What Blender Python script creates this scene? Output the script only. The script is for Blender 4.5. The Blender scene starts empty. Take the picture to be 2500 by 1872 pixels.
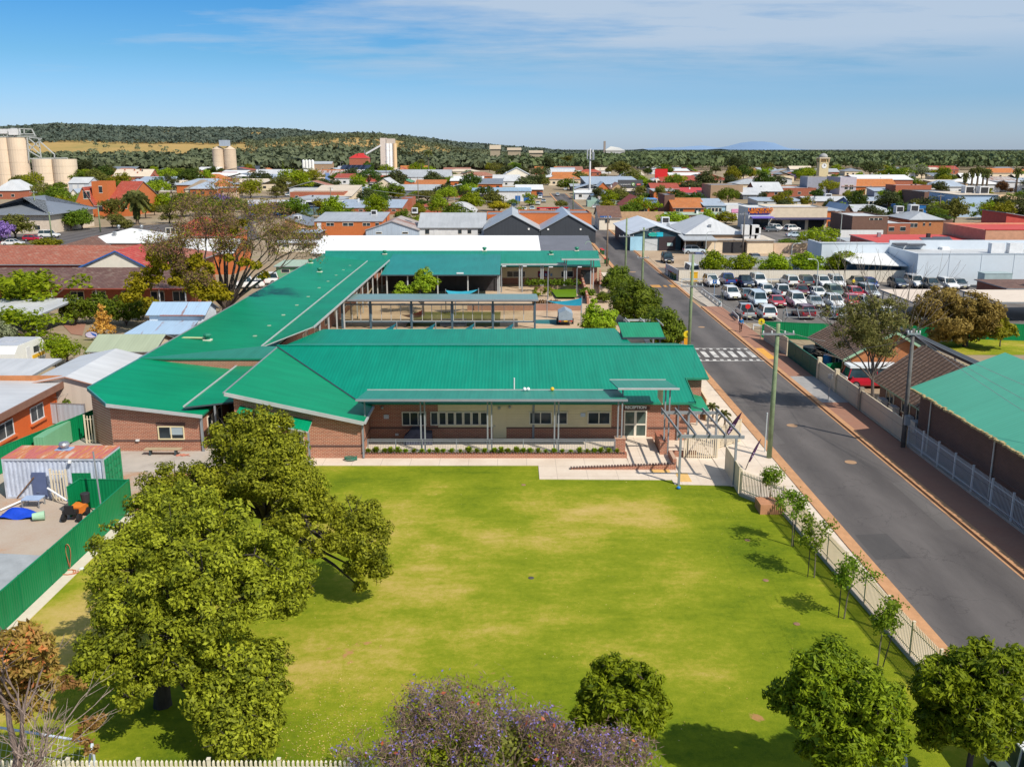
import bpy,math,random
import numpy as np
from mathutils import Vector,Matrix
random.seed(7);RNG=np.random.default_rng(7)
R=math.radians
SC=bpy.context.scene
COL=SC.collection
CAM_H,FPX,PCX,PCY,YHOR=21.0,2300.0,1250.0,936.0,365.0
PITCH=math.atan((PCY-YHOR)/FPX);CP,SP=math.cos(PITCH),math.sin(PITCH)
SHEET={'A':(0,250,3.38),'B':(600,290,3.38),'C':(1200,310,3.38),'D':(1850,310,3.38),'E':(0,650,2.587),'F':(800,590,2.587),'G':(1400,640,2.76),'H':(1700,640,2.76),'I':(0,1050,2.015),'J':(850,1100,2.1447),'K':(1600,1100,2.1456),'L':(850,900,2.212),'Z':(0,0,.8848),'M':(750,600,4.424),'N':(1200,580,4.424),'O':(0,700,5.019),'Q':(0,1060,4.6),'R':(1750,480,7.373),'S':(1450,420,11.06),'U':(590,460,8.508),'V':(1900,660,5.53),'W':(300,430,4.809),'T':(1560,530,11.04),'P':(0,1500,4.45),'X':(1750,980,9.2)}
def ray(s,x,y):
 a=SHEET[s];u=a[0]+x/a[2]-PCX;v=a[1]+y/a[2]-PCY
 return u,FPX*CP-v*SP,-(FPX*SP+v*CP)
def onz(s,x,y,z=0.0):
 d=ray(s,x,y);t=(z-CAM_H)/d[2]
 return Vector((d[0]*t,d[1]*t,z))
def ony(s,x,y,Y):
 d=ray(s,x,y);t=Y/d[1]
 return Vector((d[0]*t,Y,CAM_H+d[2]*t))
class MB:
 def __init__(self):self.v=[];self.f=[];self.m=[]
 def poly(self,pts,m=0):
  n=len(self.v);self.v+=[tuple(p)for p in pts];self.f.append(tuple(range(n,n+len(pts))));self.m.append(m)
 def box(self,x0,x1,y0,y1,z0,z1,m=0,skip=''):
  if x0>x1:x0,x1=x1,x0
  if y0>y1:y0,y1=y1,y0
  if z0>z1:z0,z1=z1,z0
  n=len(self.v)
  self.v+=[(x0,y0,z0),(x1,y0,z0),(x1,y1,z0),(x0,y1,z0),(x0,y0,z1),(x1,y0,z1),(x1,y1,z1),(x0,y1,z1)]
  F={'b':(0,3,2,1),'t':(4,5,6,7),'f':(0,1,5,4),'k':(2,3,7,6),'l':(3,0,4,7),'r':(1,2,6,5)}
  for k,q in F.items():
   if k not in skip:self.f.append(tuple(n+i for i in q));self.m.append(m)
  return self
 def obox(self,c,sz,rz=0,m=0,tilt=None):
  M=Matrix.Rotation(rz,4,'Z')
  if tilt:M=M@Matrix.Rotation(tilt[1],4,tilt[0])
  n=len(self.v);c=Vector(c)
  for x,y,z in((-1,-1,-1),(1,-1,-1),(1,1,-1),(-1,1,-1),(-1,-1,1),(1,-1,1),(1,1,1),(-1,1,1)):
   self.v.append(tuple(c+M@Vector((x*sz[0]/2,y*sz[1]/2,z*sz[2]/2))))
  for q in((0,3,2,1),(4,5,6,7),(0,1,5,4),(2,3,7,6),(3,0,4,7),(1,2,6,5)):self.f.append(tuple(n+i for i in q));self.m.append(m)
  return self
 def bar(self,a,b,w,h=None,m=0):
  a,b=Vector(a),Vector(b);h=h or w;d=(b-a)
  if d.length<1e-6:return self
  d.normalize();up=Vector((0,0,1))if abs(d.z)<.95 else Vector((0,1,0))
  s=d.cross(up).normalized();u=s.cross(d);n=len(self.v)
  for p in(a,b):
   for i,j in((-1,-1),(1,-1),(1,1),(-1,1)):self.v.append(tuple(p+s*i*w/2+u*j*h/2))
  for q in((0,3,2,1),(4,5,6,7),(0,1,5,4),(1,2,6,5),(2,3,7,6),(3,0,4,7)):self.f.append(tuple(n+i for i in q));self.m.append(m)
  return self
 def slab(self,pts,t=.12,m=0,ms=None):
  ms=m if ms is None else ms
  pts=[Vector(p)for p in pts];k=len(pts)
  nz=sum((pts[i].x-pts[i-1].x)*(pts[i].y+pts[i-1].y)for i in range(k))
  if nz>0:pts.reverse()
  lo=[p-Vector((0,0,t))for p in pts]
  self.poly(pts,m);self.poly(lo[::-1],ms)
  for i in range(k):
   j=(i+1)%k;self.poly([lo[i],lo[j],pts[j],pts[i]],ms)
  return self
 def wallpoly(self,prof,a,b,th=.1,m=0):
  """vertical panel: prof = list of (s, z) along a->b (xy), thickness th behind"""
  a,b=Vector(a),Vector(b);d=(b-a);d.z=0;L=d.length;d.normalize();nrm=Vector((d.y,-d.x,0))
  fr=[Vector((a.x,a.y,0))+d*s+Vector((0,0,z))for s,z in prof];bk=[p-nrm*th for p in fr]
  self.poly(fr,m);self.poly(bk[::-1],m);k=len(fr)
  for i in range(k):
   j=(i+1)%k;self.poly([bk[i],bk[j],fr[j],fr[i]],m)
  return self
 def tube(self,pts,r,n=6,m=0,cap=True):
  pts=[Vector(p)for p in pts];rr=r if isinstance(r,(list,tuple))else[r]*len(pts);base=len(self.v)
  prev=None
  for i,p in enumerate(pts):
   d=(pts[min(i+1,len(pts)-1)]-pts[max(i-1,0)])
   if d.length<1e-9:d=Vector((0,0,1))
   d.normalize()
   if prev is None:
    up=Vector((0,0,1))if abs(d.z)<.9 else Vector((1,0,0));s=d.cross(up).normalized()
   else:
    s=prev-d*prev.dot(d)
    s=s.normalized()if s.length>1e-6 else d.orthogonal().normalized()
   prev=s;u=s.cross(d)
   for k in range(n):
    a=2*math.pi*k/n;self.v.append(tuple(p+(s*math.cos(a)+u*math.sin(a))*rr[i]))
  for i in range(len(pts)-1):
   for k in range(n):
    k2=(k+1)%n;self.f.append((base+i*n+k,base+(i+1)*n+k,base+(i+1)*n+k2,base+i*n+k2));self.m.append(m)
  if cap:
   self.f.append(tuple(base+k for k in range(n)));self.m.append(m)
   self.f.append(tuple(base+(len(pts)-1)*n+k for k in range(n-1,-1,-1)));self.m.append(m)
  return self
 def lathe(self,c,prof,n=16,m=0):
  c=Vector(c);base=len(self.v)
  for r,z in prof:
   for k in range(n):
    a=2*math.pi*k/n;self.v.append((c.x+r*math.cos(a),c.y+r*math.sin(a),c.z+z))
  for i in range(len(prof)-1):
   for k in range(n):
    k2=(k+1)%n;self.f.append((base+i*n+k,base+i*n+k2,base+(i+1)*n+k2,base+(i+1)*n+k));self.m.append(m)
  self.f.append(tuple(base+k for k in range(n-1,-1,-1)));self.m.append(m)
  self.f.append(tuple(base+(len(prof)-1)*n+k for k in range(n)));self.m.append(m)
  return self
 def build(self,name,mats,parent=None,smooth=False):
  me=bpy.data.meshes.new(name);me.from_pydata(self.v,[],self.f)
  if not isinstance(mats,(list,tuple)):mats=[mats]
  for mt in mats:me.materials.append(mt)
  if len(mats)>1:me.polygons.foreach_set('material_index',self.m)
  if smooth:me.polygons.foreach_set('use_smooth',[True]*len(self.f))
  me.update()
  o=bpy.data.objects.new(name,me);COL.objects.link(o)
  if parent is not None:
   o.parent=parent;g=parent;off=Vector((0,0,0))
   while g is not None:
    off-=Vector(g.location);g=g.parent
   o.location=off if parent.type=='EMPTY' or parent.parent is None else(0,0,0)
  return o
def tag(o,label,cat,group=None,kind=None):
 if label:o['label']=label
 if cat:o['category']=cat
 if group:o['group']=group
 if kind:o['kind']=kind
 return o
def thing(name,label,cat,loc=(0,0,0),group=None,rz=0):
 o=bpy.data.objects.new(name,None);COL.objects.link(o);o.location=loc;o.rotation_euler=(0,0,rz);o.empty_display_size=.3
 return tag(o,label,cat,group)
def struct(name,mb,mats,label=None):
 o=mb.build(name,mats);o['kind']='structure'
 if label:o['label']=label
 return o
def sub(mb,name,mats,parent,smooth=False):
 """a sub-part: child of a mesh part whose own local offset already cancels the root"""
 me_o=mb.build(name,mats,None,smooth);me_o.parent=parent;me_o.location=(0,0,0)
 return me_o
def dup(o,parent=None,mats=None):
 c=o.copy();COL.objects.link(c);c.parent=parent
 for ch in o.children:dup(ch,c)
 return c
def override(o,i,mat):
 o.material_slots[i].link='OBJECT';o.material_slots[i].material=mat
def NT(name):
 m=bpy.data.materials.new(name);m.use_nodes=True;nt=m.node_tree;b=nt.nodes['Principled BSDF']
 return m,nt,b
def N(nt,t,**kw):
 n=nt.nodes.new(t)
 for k,v in kw.items():
  if k in n.inputs:n.inputs[k].default_value=v
  else:setattr(n,k,v)
 return n
def L(nt,a,b):nt.links.new(a,b)
def rgba(c):return(c[0],c[1],c[2],1)
def mixc(nt,fac,a,b,mode='MIX'):
 n=nt.nodes.new('ShaderNodeMix');n.data_type='RGBA';n.blend_type=mode
 for sock,val in((n.inputs[0],fac),(n.inputs[6],a),(n.inputs[7],b)):
  if hasattr(val,'is_linked'):L(nt,val,sock)
  elif isinstance(val,(tuple,list)):sock.default_value=rgba(val)
  else:sock.default_value=val
 return n.outputs[2]
def math_(nt,op,a,b=None,c=None):
 n=nt.nodes.new('ShaderNodeMath');n.operation=op
 for i,val in enumerate((a,b,c)):
  if val is None:continue
  if hasattr(val,'is_linked'):L(nt,val,n.inputs[i])
  else:n.inputs[i].default_value=val
 return n.outputs[0]
def ramp(nt,fac,stops):
 n=nt.nodes.new('ShaderNodeValToRGB');L(nt,fac,n.inputs[0]);e=n.color_ramp.elements
 while len(e)<len(stops):e.new(.5)
 for i,(p,c)in enumerate(stops):
  e[i].position=p;e[i].color=rgba(c)if not isinstance(c,float)else(c,c,c,1)
 return n.outputs[0]
def pos(nt):
 return N(nt,'ShaderNodeNewGeometry').outputs['Position']
def noise(nt,vec,scale,detail=3,rough=.55):
 n=N(nt,'ShaderNodeTexNoise');n.inputs['Scale'].default_value=scale;n.inputs['Detail'].default_value=detail;n.inputs['Roughness'].default_value=rough
 L(nt,vec,n.inputs['Vector']);return n.outputs[0]
def vscale(nt,vec,s):
 n=N(nt,'ShaderNodeVectorMath',operation='MULTIPLY');L(nt,vec,n.inputs[0]);n.inputs[1].default_value=s;return n.outputs[0]
def bump(nt,b,h,strength=.3,dist=.05):
 n=N(nt,'ShaderNodeBump');n.inputs['Strength'].default_value=strength;n.inputs['Distance'].default_value=dist
 L(nt,h,n.inputs['Height']);L(nt,n.outputs[0],b.inputs['Normal'])
CACHE={}
def cached(fn):
 def w(*a,**k):
  key=(fn.__name__,a,tuple(sorted(k.items())))
  if key not in CACHE:CACHE[key]=fn(*a,**k)
  return CACHE[key]
 return w
@cached
def plain(c,rough=.6,var=.12,metal=0.0,sc=1.3):
 m,nt,b=NT('painted_surface');p=pos(nt)
 n=noise(nt,p,sc,4);n2=noise(nt,p,sc*7,2)
 f=math_(nt,'ADD',math_(nt,'MULTIPLY',n,.7),math_(nt,'MULTIPLY',n2,.3))
 L(nt,ramp(nt,f,[(.25,tuple(x*(1-var*1.6)for x in c)),(.75,tuple(min(1,x*(1+var))for x in c))]),b.inputs['Base Color'])
 b.inputs['Roughness'].default_value=rough;b.inputs['Metallic'].default_value=metal;b.inputs['Specular IOR Level'].default_value=.3
 return m
def axis_coord(nt):
 """coordinate across the ribs: X on faces that look along Y, Y on faces that look along X"""
 g=N(nt,'ShaderNodeNewGeometry');sp=N(nt,'ShaderNodeSeparateXYZ');L(nt,g.outputs['Position'],sp.inputs[0])
 sn=N(nt,'ShaderNodeSeparateXYZ');L(nt,g.outputs['True Normal'],sn.inputs[0])
 w=math_(nt,'GREATER_THAN',math_(nt,'ABSOLUTE',sn.outputs[0]),math_(nt,'ABSOLUTE',sn.outputs[1]))
 a=math_(nt,'ADD',math_(nt,'MULTIPLY',sp.outputs[0],math_(nt,'SUBTRACT',1.0,w)),math_(nt,'MULTIPLY',sp.outputs[1],w))
 o=math_(nt,'ADD',math_(nt,'MULTIPLY',sp.outputs[1],math_(nt,'SUBTRACT',1.0,w)),math_(nt,'MULTIPLY',sp.outputs[0],w))
 return a,o,sp,g
@cached
def metal_roof(c,rough=.42,period=.3,rib=.25,grime=.18,rust=0.0,dark=.10):
 m,nt,b=NT('ribbed_metal_sheet');a,o,sp,g=axis_coord(nt);p=g.outputs['Position']
 s=math_(nt,'SINE',math_(nt,'MULTIPLY',a,2*math.pi/period))
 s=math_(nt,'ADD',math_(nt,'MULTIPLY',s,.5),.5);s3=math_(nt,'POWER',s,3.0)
 cv=N(nt,'ShaderNodeCombineXYZ');L(nt,math_(nt,'MULTIPLY',a,1.0),cv.inputs[0]);L(nt,math_(nt,'MULTIPLY',o,.12),cv.inputs[1])
 n1=noise(nt,cv.outputs[0],1.6,4);n2=noise(nt,p,.18,3)
 f=math_(nt,'ADD',math_(nt,'MULTIPLY',n1,.5),math_(nt,'MULTIPLY',n2,.5))
 col=ramp(nt,f,[(.3,tuple(x*(1-grime)for x in c)),(.7,tuple(min(1,x*(1+grime*.6))for x in c))])
 lap=math_(nt,'LESS_THAN',math_(nt,'FRACT',math_(nt,'MULTIPLY',a,1/.762)),.06)
 col=mixc(nt,math_(nt,'MULTIPLY',lap,.12),col,tuple(x*.55 for x in c))
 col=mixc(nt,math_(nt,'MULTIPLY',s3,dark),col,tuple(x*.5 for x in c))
 if rust>0:
  nr=noise(nt,cv.outputs[0],1.1,6,.7);rr=ramp(nt,nr,[(.62-rust*.3,0.0),(.72-rust*.25,1.0)])
  col=mixc(nt,rr,col,(.24,.085,.04))
 L(nt,col,b.inputs['Base Color']);b.inputs['Roughness'].default_value=rough;b.inputs['Specular IOR Level'].default_value=.2
 bump(nt,b,s,rib,.03)
 return m
@cached
def brick(c,c2,mortar,sx=.24,sz=.086,ms=.012,rough=.85,var=.5):
 m,nt,b=NT('brickwork');g=N(nt,'ShaderNodeNewGeometry');sp=N(nt,'ShaderNodeSeparateXYZ');L(nt,g.outputs['Position'],sp.inputs[0])
 sn=N(nt,'ShaderNodeSeparateXYZ');L(nt,g.outputs['True Normal'],sn.inputs[0])
 h=math_(nt,'ADD',sp.outputs[0],sp.outputs[1])
 cv=N(nt,'ShaderNodeCombineXYZ');L(nt,h,cv.inputs[0]);L(nt,sp.outputs[2],cv.inputs[1])
 bt=N(nt,'ShaderNodeTexBrick');L(nt,cv.outputs[0],bt.inputs['Vector'])
 bt.inputs['Color1'].default_value=rgba(c);bt.inputs['Color2'].default_value=rgba(c2);bt.inputs['Mortar'].default_value=rgba(mortar)
 bt.inputs['Scale'].default_value=1;bt.inputs['Mortar Size'].default_value=ms;bt.inputs['Brick Width'].default_value=sx;bt.inputs['Row Height'].default_value=sz
 bt.inputs['Bias'].default_value=-.2
 n=noise(nt,g.outputs['Position'],.9,4)
 col=mixc(nt,math_(nt,'MULTIPLY',n,var),bt.outputs[0],tuple(x*.55 for x in c))
 L(nt,col,b.inputs['Base Color']);b.inputs['Roughness'].default_value=rough
 bump(nt,b,bt.outputs['Fac'],-.25,.01)
 return m
@cached
def tile_roof(c,c2,row=.34,ridge=False,lich=.3,rough=.75):
 m,nt,b=NT('roof_tiles');a,o,sp,g=axis_coord(nt)
 cv=N(nt,'ShaderNodeCombineXYZ');L(nt,a,cv.inputs[0]);L(nt,o,cv.inputs[1])
 bt=N(nt,'ShaderNodeTexBrick');L(nt,cv.outputs[0],bt.inputs['Vector'])
 bt.inputs['Color1'].default_value=rgba(c);bt.inputs['Color2'].default_value=rgba(c2);bt.inputs['Mortar'].default_value=rgba(tuple(x*.35 for x in c))
 bt.inputs['Scale'].default_value=1;bt.inputs['Mortar Size'].default_value=.03;bt.inputs['Brick Width'].default_value=.5;bt.inputs['Row Height'].default_value=row
 n=noise(nt,g.outputs['Position'],1.4,5,.65)
 col=mixc(nt,ramp(nt,n,[(.5,0.0),(.72,lich)]),bt.outputs[0],(.36,.31,.24))
 n2=noise(nt,g.outputs['Position'],.35,3)
 col=mixc(nt,ramp(nt,n2,[(.35,.35),(.65,0.0)]),col,tuple(x*.5 for x in c))
 L(nt,col,b.inputs['Base Color']);b.inputs['Roughness'].default_value=rough
 fr=math_(nt,'FRACT',math_(nt,'MULTIPLY',o,1/row));bump(nt,b,fr,.4,.04)
 return m
@cached
def glass(c=(.02,.028,.035),rough=.08):
 m,nt,b=NT('window_glass');p=pos(nt);n=noise(nt,p,.8,2)
 L(nt,ramp(nt,n,[(.4,c),(.7,tuple(x*2.2+.01 for x in c))]),b.inputs['Base Color']);b.inputs['Roughness'].default_value=rough
 b.inputs['Specular IOR Level'].default_value=.3
 return m
@cached
def car_paint(c,metal=.0):
 m,nt,b=NT('car_paint');p=N(nt,'ShaderNodeTexCoord').outputs['Object'];n=noise(nt,p,1.2,3)
 L(nt,ramp(nt,n,[(.3,tuple(x*.86 for x in c)),(.7,c)]),b.inputs['Base Color'])
 b.inputs['Roughness'].default_value=.28;b.inputs['Metallic'].default_value=metal;b.inputs['Coat Weight'].default_value=.6;b.inputs['Coat Roughness'].default_value=.06
 return m
@cached
def leafmat(c,c2,trans=.3,hue=.5):
 m,nt,b=NT('foliage');at=N(nt,'ShaderNodeAttribute');at.attribute_name='tint'
 oi=N(nt,'ShaderNodeObjectInfo')
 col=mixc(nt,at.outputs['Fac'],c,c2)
 hs=N(nt,'ShaderNodeHueSaturation');L(nt,col,hs.inputs['Color'])
 L(nt,math_(nt,'ADD',.485,math_(nt,'MULTIPLY',oi.outputs['Random'],.03)),hs.inputs['Hue'])
 L(nt,math_(nt,'ADD',.8,math_(nt,'MULTIPLY',oi.outputs['Random'],.4)),hs.inputs['Value'])
 L(nt,hs.outputs[0],b.inputs['Base Color']);b.inputs['Roughness'].default_value=.55;b.inputs['Specular IOR Level'].default_value=.12
 tr=N(nt,'ShaderNodeBsdfTranslucent');mx=N(nt,'ShaderNodeMixShader');mx.inputs[0].default_value=trans
 L(nt,mixc(nt,.5,hs.outputs[0],tuple(min(1,x*1.6)for x in c2)),tr.inputs['Color'])
 L(nt,b.outputs[0],mx.inputs[1]);L(nt,tr.outputs[0],mx.inputs[2]);L(nt,mx.outputs[0],nt.nodes['Material Output'].inputs[0])
 return m
@cached
def bark(c=(.11,.08,.06)):
 m,nt,b=NT('bark');p=vscale(nt,pos(nt),(6,6,1.2));n=noise(nt,p,1.5,5,.65)
 L(nt,ramp(nt,n,[(.3,tuple(x*.55 for x in c)),(.7,tuple(x*1.35 for x in c))]),b.inputs['Base Color']);b.inputs['Roughness'].default_value=.9
 bump(nt,b,n,.6,.05);return m
@cached
def ground_mat(stops,sc=.3,fine=6.0,bstr=.25,rough=.95,fw=.3):
 m,nt,b=NT('ground_surface');p=pos(nt);n=noise(nt,p,sc,5,.6);n2=noise(nt,p,fine,4,.65)
 f=math_(nt,'ADD',math_(nt,'MULTIPLY',n,1-fw),math_(nt,'MULTIPLY',n2,fw))
 L(nt,ramp(nt,f,list(stops)),b.inputs['Base Color']);b.inputs['Roughness'].default_value=rough;b.inputs['Specular IOR Level'].default_value=.2;bump(nt,b,n2,bstr,.03);return m
GREEN=metal_roof((.001,.255,.115),.4,.26,.25,.26,0.0,.16)
GREEN2=metal_roof((.001,.24,.115),.4,.26,.25,.3,0.0,.16)
GREEN_TEAL=metal_roof((.001,.235,.148),.36,.26,.25,.22,0.0,.22)  # same roof green, bluer for camera-facing slopes; light put into the colour
GREEN_GREY=metal_roof((.03,.23,.165),.42,.3,.15,.2)  # same roof green, greyed by sky reflection painted into the colour
TRIM=plain((.25,.27,.29),.5);TRIM_L=plain((.44,.46,.46),.45);TRIM_D=plain((.05,.075,.09),.5);TRIM_G=plain((.02,.22,.13),.5)
BRICK=brick((.42,.13,.07),(.24,.07,.042),(.56,.40,.29),.27,.1,.016);BRICK_D=brick((.12,.05,.04),(.09,.038,.032),(.17,.13,.11),.11,.2)
BRICK_OR=brick((.50,.17,.05),(.40,.12,.04),(.45,.26,.14),.26,.1);BRICK_RED=brick((.42,.10,.045),(.34,.08,.04),(.40,.22,.15),.26,.1)
BRICK_ORG=brick((.62,.16,.035),(.54,.12,.03),(.50,.2,.08),.26,.1);BRICK_TAN=brick((.40,.26,.16),(.33,.21,.13),(.42,.32,.22),.26,.1)
BRICK_BRN=brick((.19,.09,.06),(.14,.065,.045),(.2,.14,.11),.26,.1)
CREAM=plain((.74,.63,.40),.6,.06);CREAM_L=plain((.72,.60,.44),.7,.1);CREAM_W=plain((.78,.72,.60),.6,.08)
WHITE=plain((.78,.78,.77),.5,.06);WHITE_R=metal_roof((.74,.74,.73),.45,.3,.15,.12);OFFW=plain((.66,.67,.68),.6,.1)
GREYROOF=metal_roof((.40,.42,.44),.4,.3,.2,.2);GREYROOF_L=metal_roof((.55,.56,.57),.4,.3,.2,.2);GREYROOF_D=metal_roof((.20,.22,.25),.4,.3,.2,.2)
GREYROOF_B=metal_roof((.36,.42,.50),.4,.3,.2,.18);RUSTROOF=metal_roof((.46,.44,.42),.5,.3,.25,.25,.55);RUSTROOF_L=metal_roof((.52,.52,.52),.5,.3,.25,.2,.25)
BLUEROOF=metal_roof((.13,.20,.30),.4,.3,.2,.15);SKYROOF=metal_roof((.36,.50,.66),.4,.3,.2,.12,.12);CREAMROOF=metal_roof((.64,.54,.42),.5,.3,.2,.12)
REDROOF=metal_roof((.52,.04,.035),.45,.3,.2,.15);GREENROOF_P=metal_roof((.38,.48,.36),.45,.3,.2,.15);GREENROOF_O=metal_roof((.08,.26,.12),.45,.3,.2,.15)
TILE_RED=tile_roof((.46,.075,.04),(.36,.06,.035));TILE_OR=tile_roof((.58,.20,.045),(.50,.15,.04));TILE_BR=tile_roof((.21,.105,.075),(.15,.08,.06));TILE_SALM=tile_roof((.46,.19,.12),(.36,.14,.09),lich=.6)
TILE_BEIGE=tile_roof((.38,.30,.21),(.32,.25,.18));CHAR=plain((.045,.052,.062),.55,.15);CHAR_M=metal_roof((.055,.062,.075),.5,.35,.3,.15)
ASPH_R=plain((.13,.135,.145),.8,.1);CONC=plain((.46,.40,.33),.85,.14,0.0,.9);CONC_L=plain((.66,.57,.47),.85,.12,0.0,.7);CONC_G=plain((.34,.33,.32),.85,.15)
GL=glass();GL_B=glass((.03,.07,.11));BLACK=plain((.02,.02,.022),.5);DARK=plain((.035,.035,.04),.7);STEEL=plain((.40,.42,.44),.35,.1,.6)
BLUE=plain((.03,.13,.38),.5);BLUE_P=plain((.34,.52,.66),.6);NAVY=plain((.03,.035,.16),.5);RED=plain((.62,.03,.03),.45);ORANGE=plain((.72,.20,.03),.5);YELLOW=plain((.75,.45,.03),.5)
PINK=plain((.68,.28,.48),.5);TEALSAIL=plain((.02,.22,.28),.7);WOOD=plain((.22,.12,.06),.8,.25,0.0,3.0);POLEG=plain((.21,.27,.15),.8,.25,0.0,2.0);POLEB=plain((.20,.15,.11),.8,.25,0.0,2.0);POLEGREY=plain((.13,.125,.12),.8,.3,0.0,2.0)
FENCE_G=metal_roof((.003,.215,.075),.5,.2,.4,.22);FENCE_GL=metal_roof((.18,.42,.24),.5,.2,.3,.1);FENCE_C=metal_roof((.60,.53,.40),.55,.22,.35,.06);FENCE_DG=metal_roof((.018,.11,.075),.5,.2,.35,.1)
PICKET=plain((.70,.60,.44),.5,.05);PICKET_W=plain((.66,.67,.66),.5,.05);KERB=plain((.52,.28,.14),.85,.15);TYRE=plain((.018,.018,.02),.8);SKIN=plain((.45,.26,.18),.6)
cam=bpy.data.cameras.new('camera');co=bpy.data.objects.new('camera',cam);COL.objects.link(co)
co.location=(0,0,CAM_H);co.rotation_euler=(math.pi/2-PITCH,0,0)
cam.sensor_width=36;cam.lens=FPX/2500*36;cam.clip_start=.5;cam.clip_end=60000;SC.camera=co
SUN_EL,SUN_AZ=R(46),R(136)
sd=Vector((math.sin(SUN_AZ)*math.cos(SUN_EL),math.cos(SUN_AZ)*math.cos(SUN_EL),math.sin(SUN_EL)))
sl=bpy.data.lights.new('sun','SUN');sl.energy=5.0;sl.angle=R(.5);sl.color=(1,.93,.82)
so=bpy.data.objects.new('sun',sl);COL.objects.link(so);so.rotation_euler=sd.to_track_quat('Z','Y').to_euler()
w=bpy.data.worlds.new('World');SC.world=w;w.use_nodes=True;nt=w.node_tree;bg=nt.nodes['Background']
sky=nt.nodes.new('ShaderNodeTexSky');sky.sky_type='NISHITA';sky.sun_disc=False;sky.sun_elevation=SUN_EL;sky.sun_rotation=SUN_AZ
sky.air_density=1.15;sky.dust_density=.6;sky.ozone_density=2.2;sky.altitude=300
tc=nt.nodes.new('ShaderNodeTexCoord');sep=nt.nodes.new('ShaderNodeSeparateXYZ');L(nt,tc.outputs['Generated'],sep.inputs[0])
hz=ramp(nt,sep.outputs[2],[(0.0,(.80,1.06,1.78)),(.04,(.57,.86,1.45)),(.0875,(.37,.73,1.14)),(.145,(.23,.64,1.08)),(.30,(.3,.62,.98)),(.55,(.85,.95,1.05))])
col=mixc(nt,1.0,sky.outputs[0],hz,'MULTIPLY')
zc=math_(nt,'ADD',math_(nt,'MAXIMUM',sep.outputs[2],0.0),.05)
cvx=nt.nodes.new('ShaderNodeCombineXYZ');L(nt,math_(nt,'DIVIDE',sep.outputs[0],zc),cvx.inputs[0]);L(nt,math_(nt,'DIVIDE',sep.outputs[1],zc),cvx.inputs[1])
c1=noise(nt,vscale(nt,cvx.outputs[0],(.55,.9,1)),1.0,7,.62);c2=noise(nt,vscale(nt,cvx.outputs[0],(.22,.3,1)),1.0,3,.5)
side=math_(nt,'MULTIPLY',math_(nt,'ADD',sep.outputs[0],.02),.30)
cf=math_(nt,'ADD',math_(nt,'ADD',math_(nt,'MULTIPLY',c1,.6),math_(nt,'MULTIPLY',c2,.45)),side)
up=ramp(nt,sep.outputs[2],[(.05,0.0),(.078,.45),(.105,1.0)])
cmask=math_(nt,'MULTIPLY',ramp(nt,cf,[(.43,0.0),(.60,.92)]),up)
col=mixc(nt,cmask,col,(5.0,6.1,7.5))
L(nt,col,bg.inputs['Color']);bg.inputs['Strength'].default_value=.10
SC.view_settings.view_transform='Standard';SC.view_settings.look='None';SC.view_settings.exposure=0;SC.view_settings.gamma=1
SC.render.engine='CYCLES';SC.cycles.use_denoising=True;SC.cycles.max_bounces=5;SC.cycles.transparent_max_bounces=8;SC.cycles.caustics_reflective=False;SC.cycles.caustics_refractive=False
GR=ground_mat(((.30,(.16,.13,.06)),(.42,(.28,.21,.13)),(.55,(.33,.26,.18)),(.66,(.19,.20,.06)),(.78,(.12,.16,.04))),.035,1.2,.2)
g=MB();xs=[-30000,-3000,-800,-200,-60,0,60,200,800,3000,30000];ys=[-500,0,100,300,900,3000,12000,50000]
for i in range(len(xs)-1):
 for j in range(len(ys)-1):g.poly([(xs[i],ys[j],0),(xs[i+1],ys[j],0),(xs[i+1],ys[j+1],0),(xs[i],ys[j+1],0)])
struct('ground',g,GR,'sheet of dusty ground and dry grass under the whole town')
def flat(name,pts,z,mat,label):
 m=MB();m.poly([(p[0],p[1],z)for p in pts]);return struct(name,m,mat,label)
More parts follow.
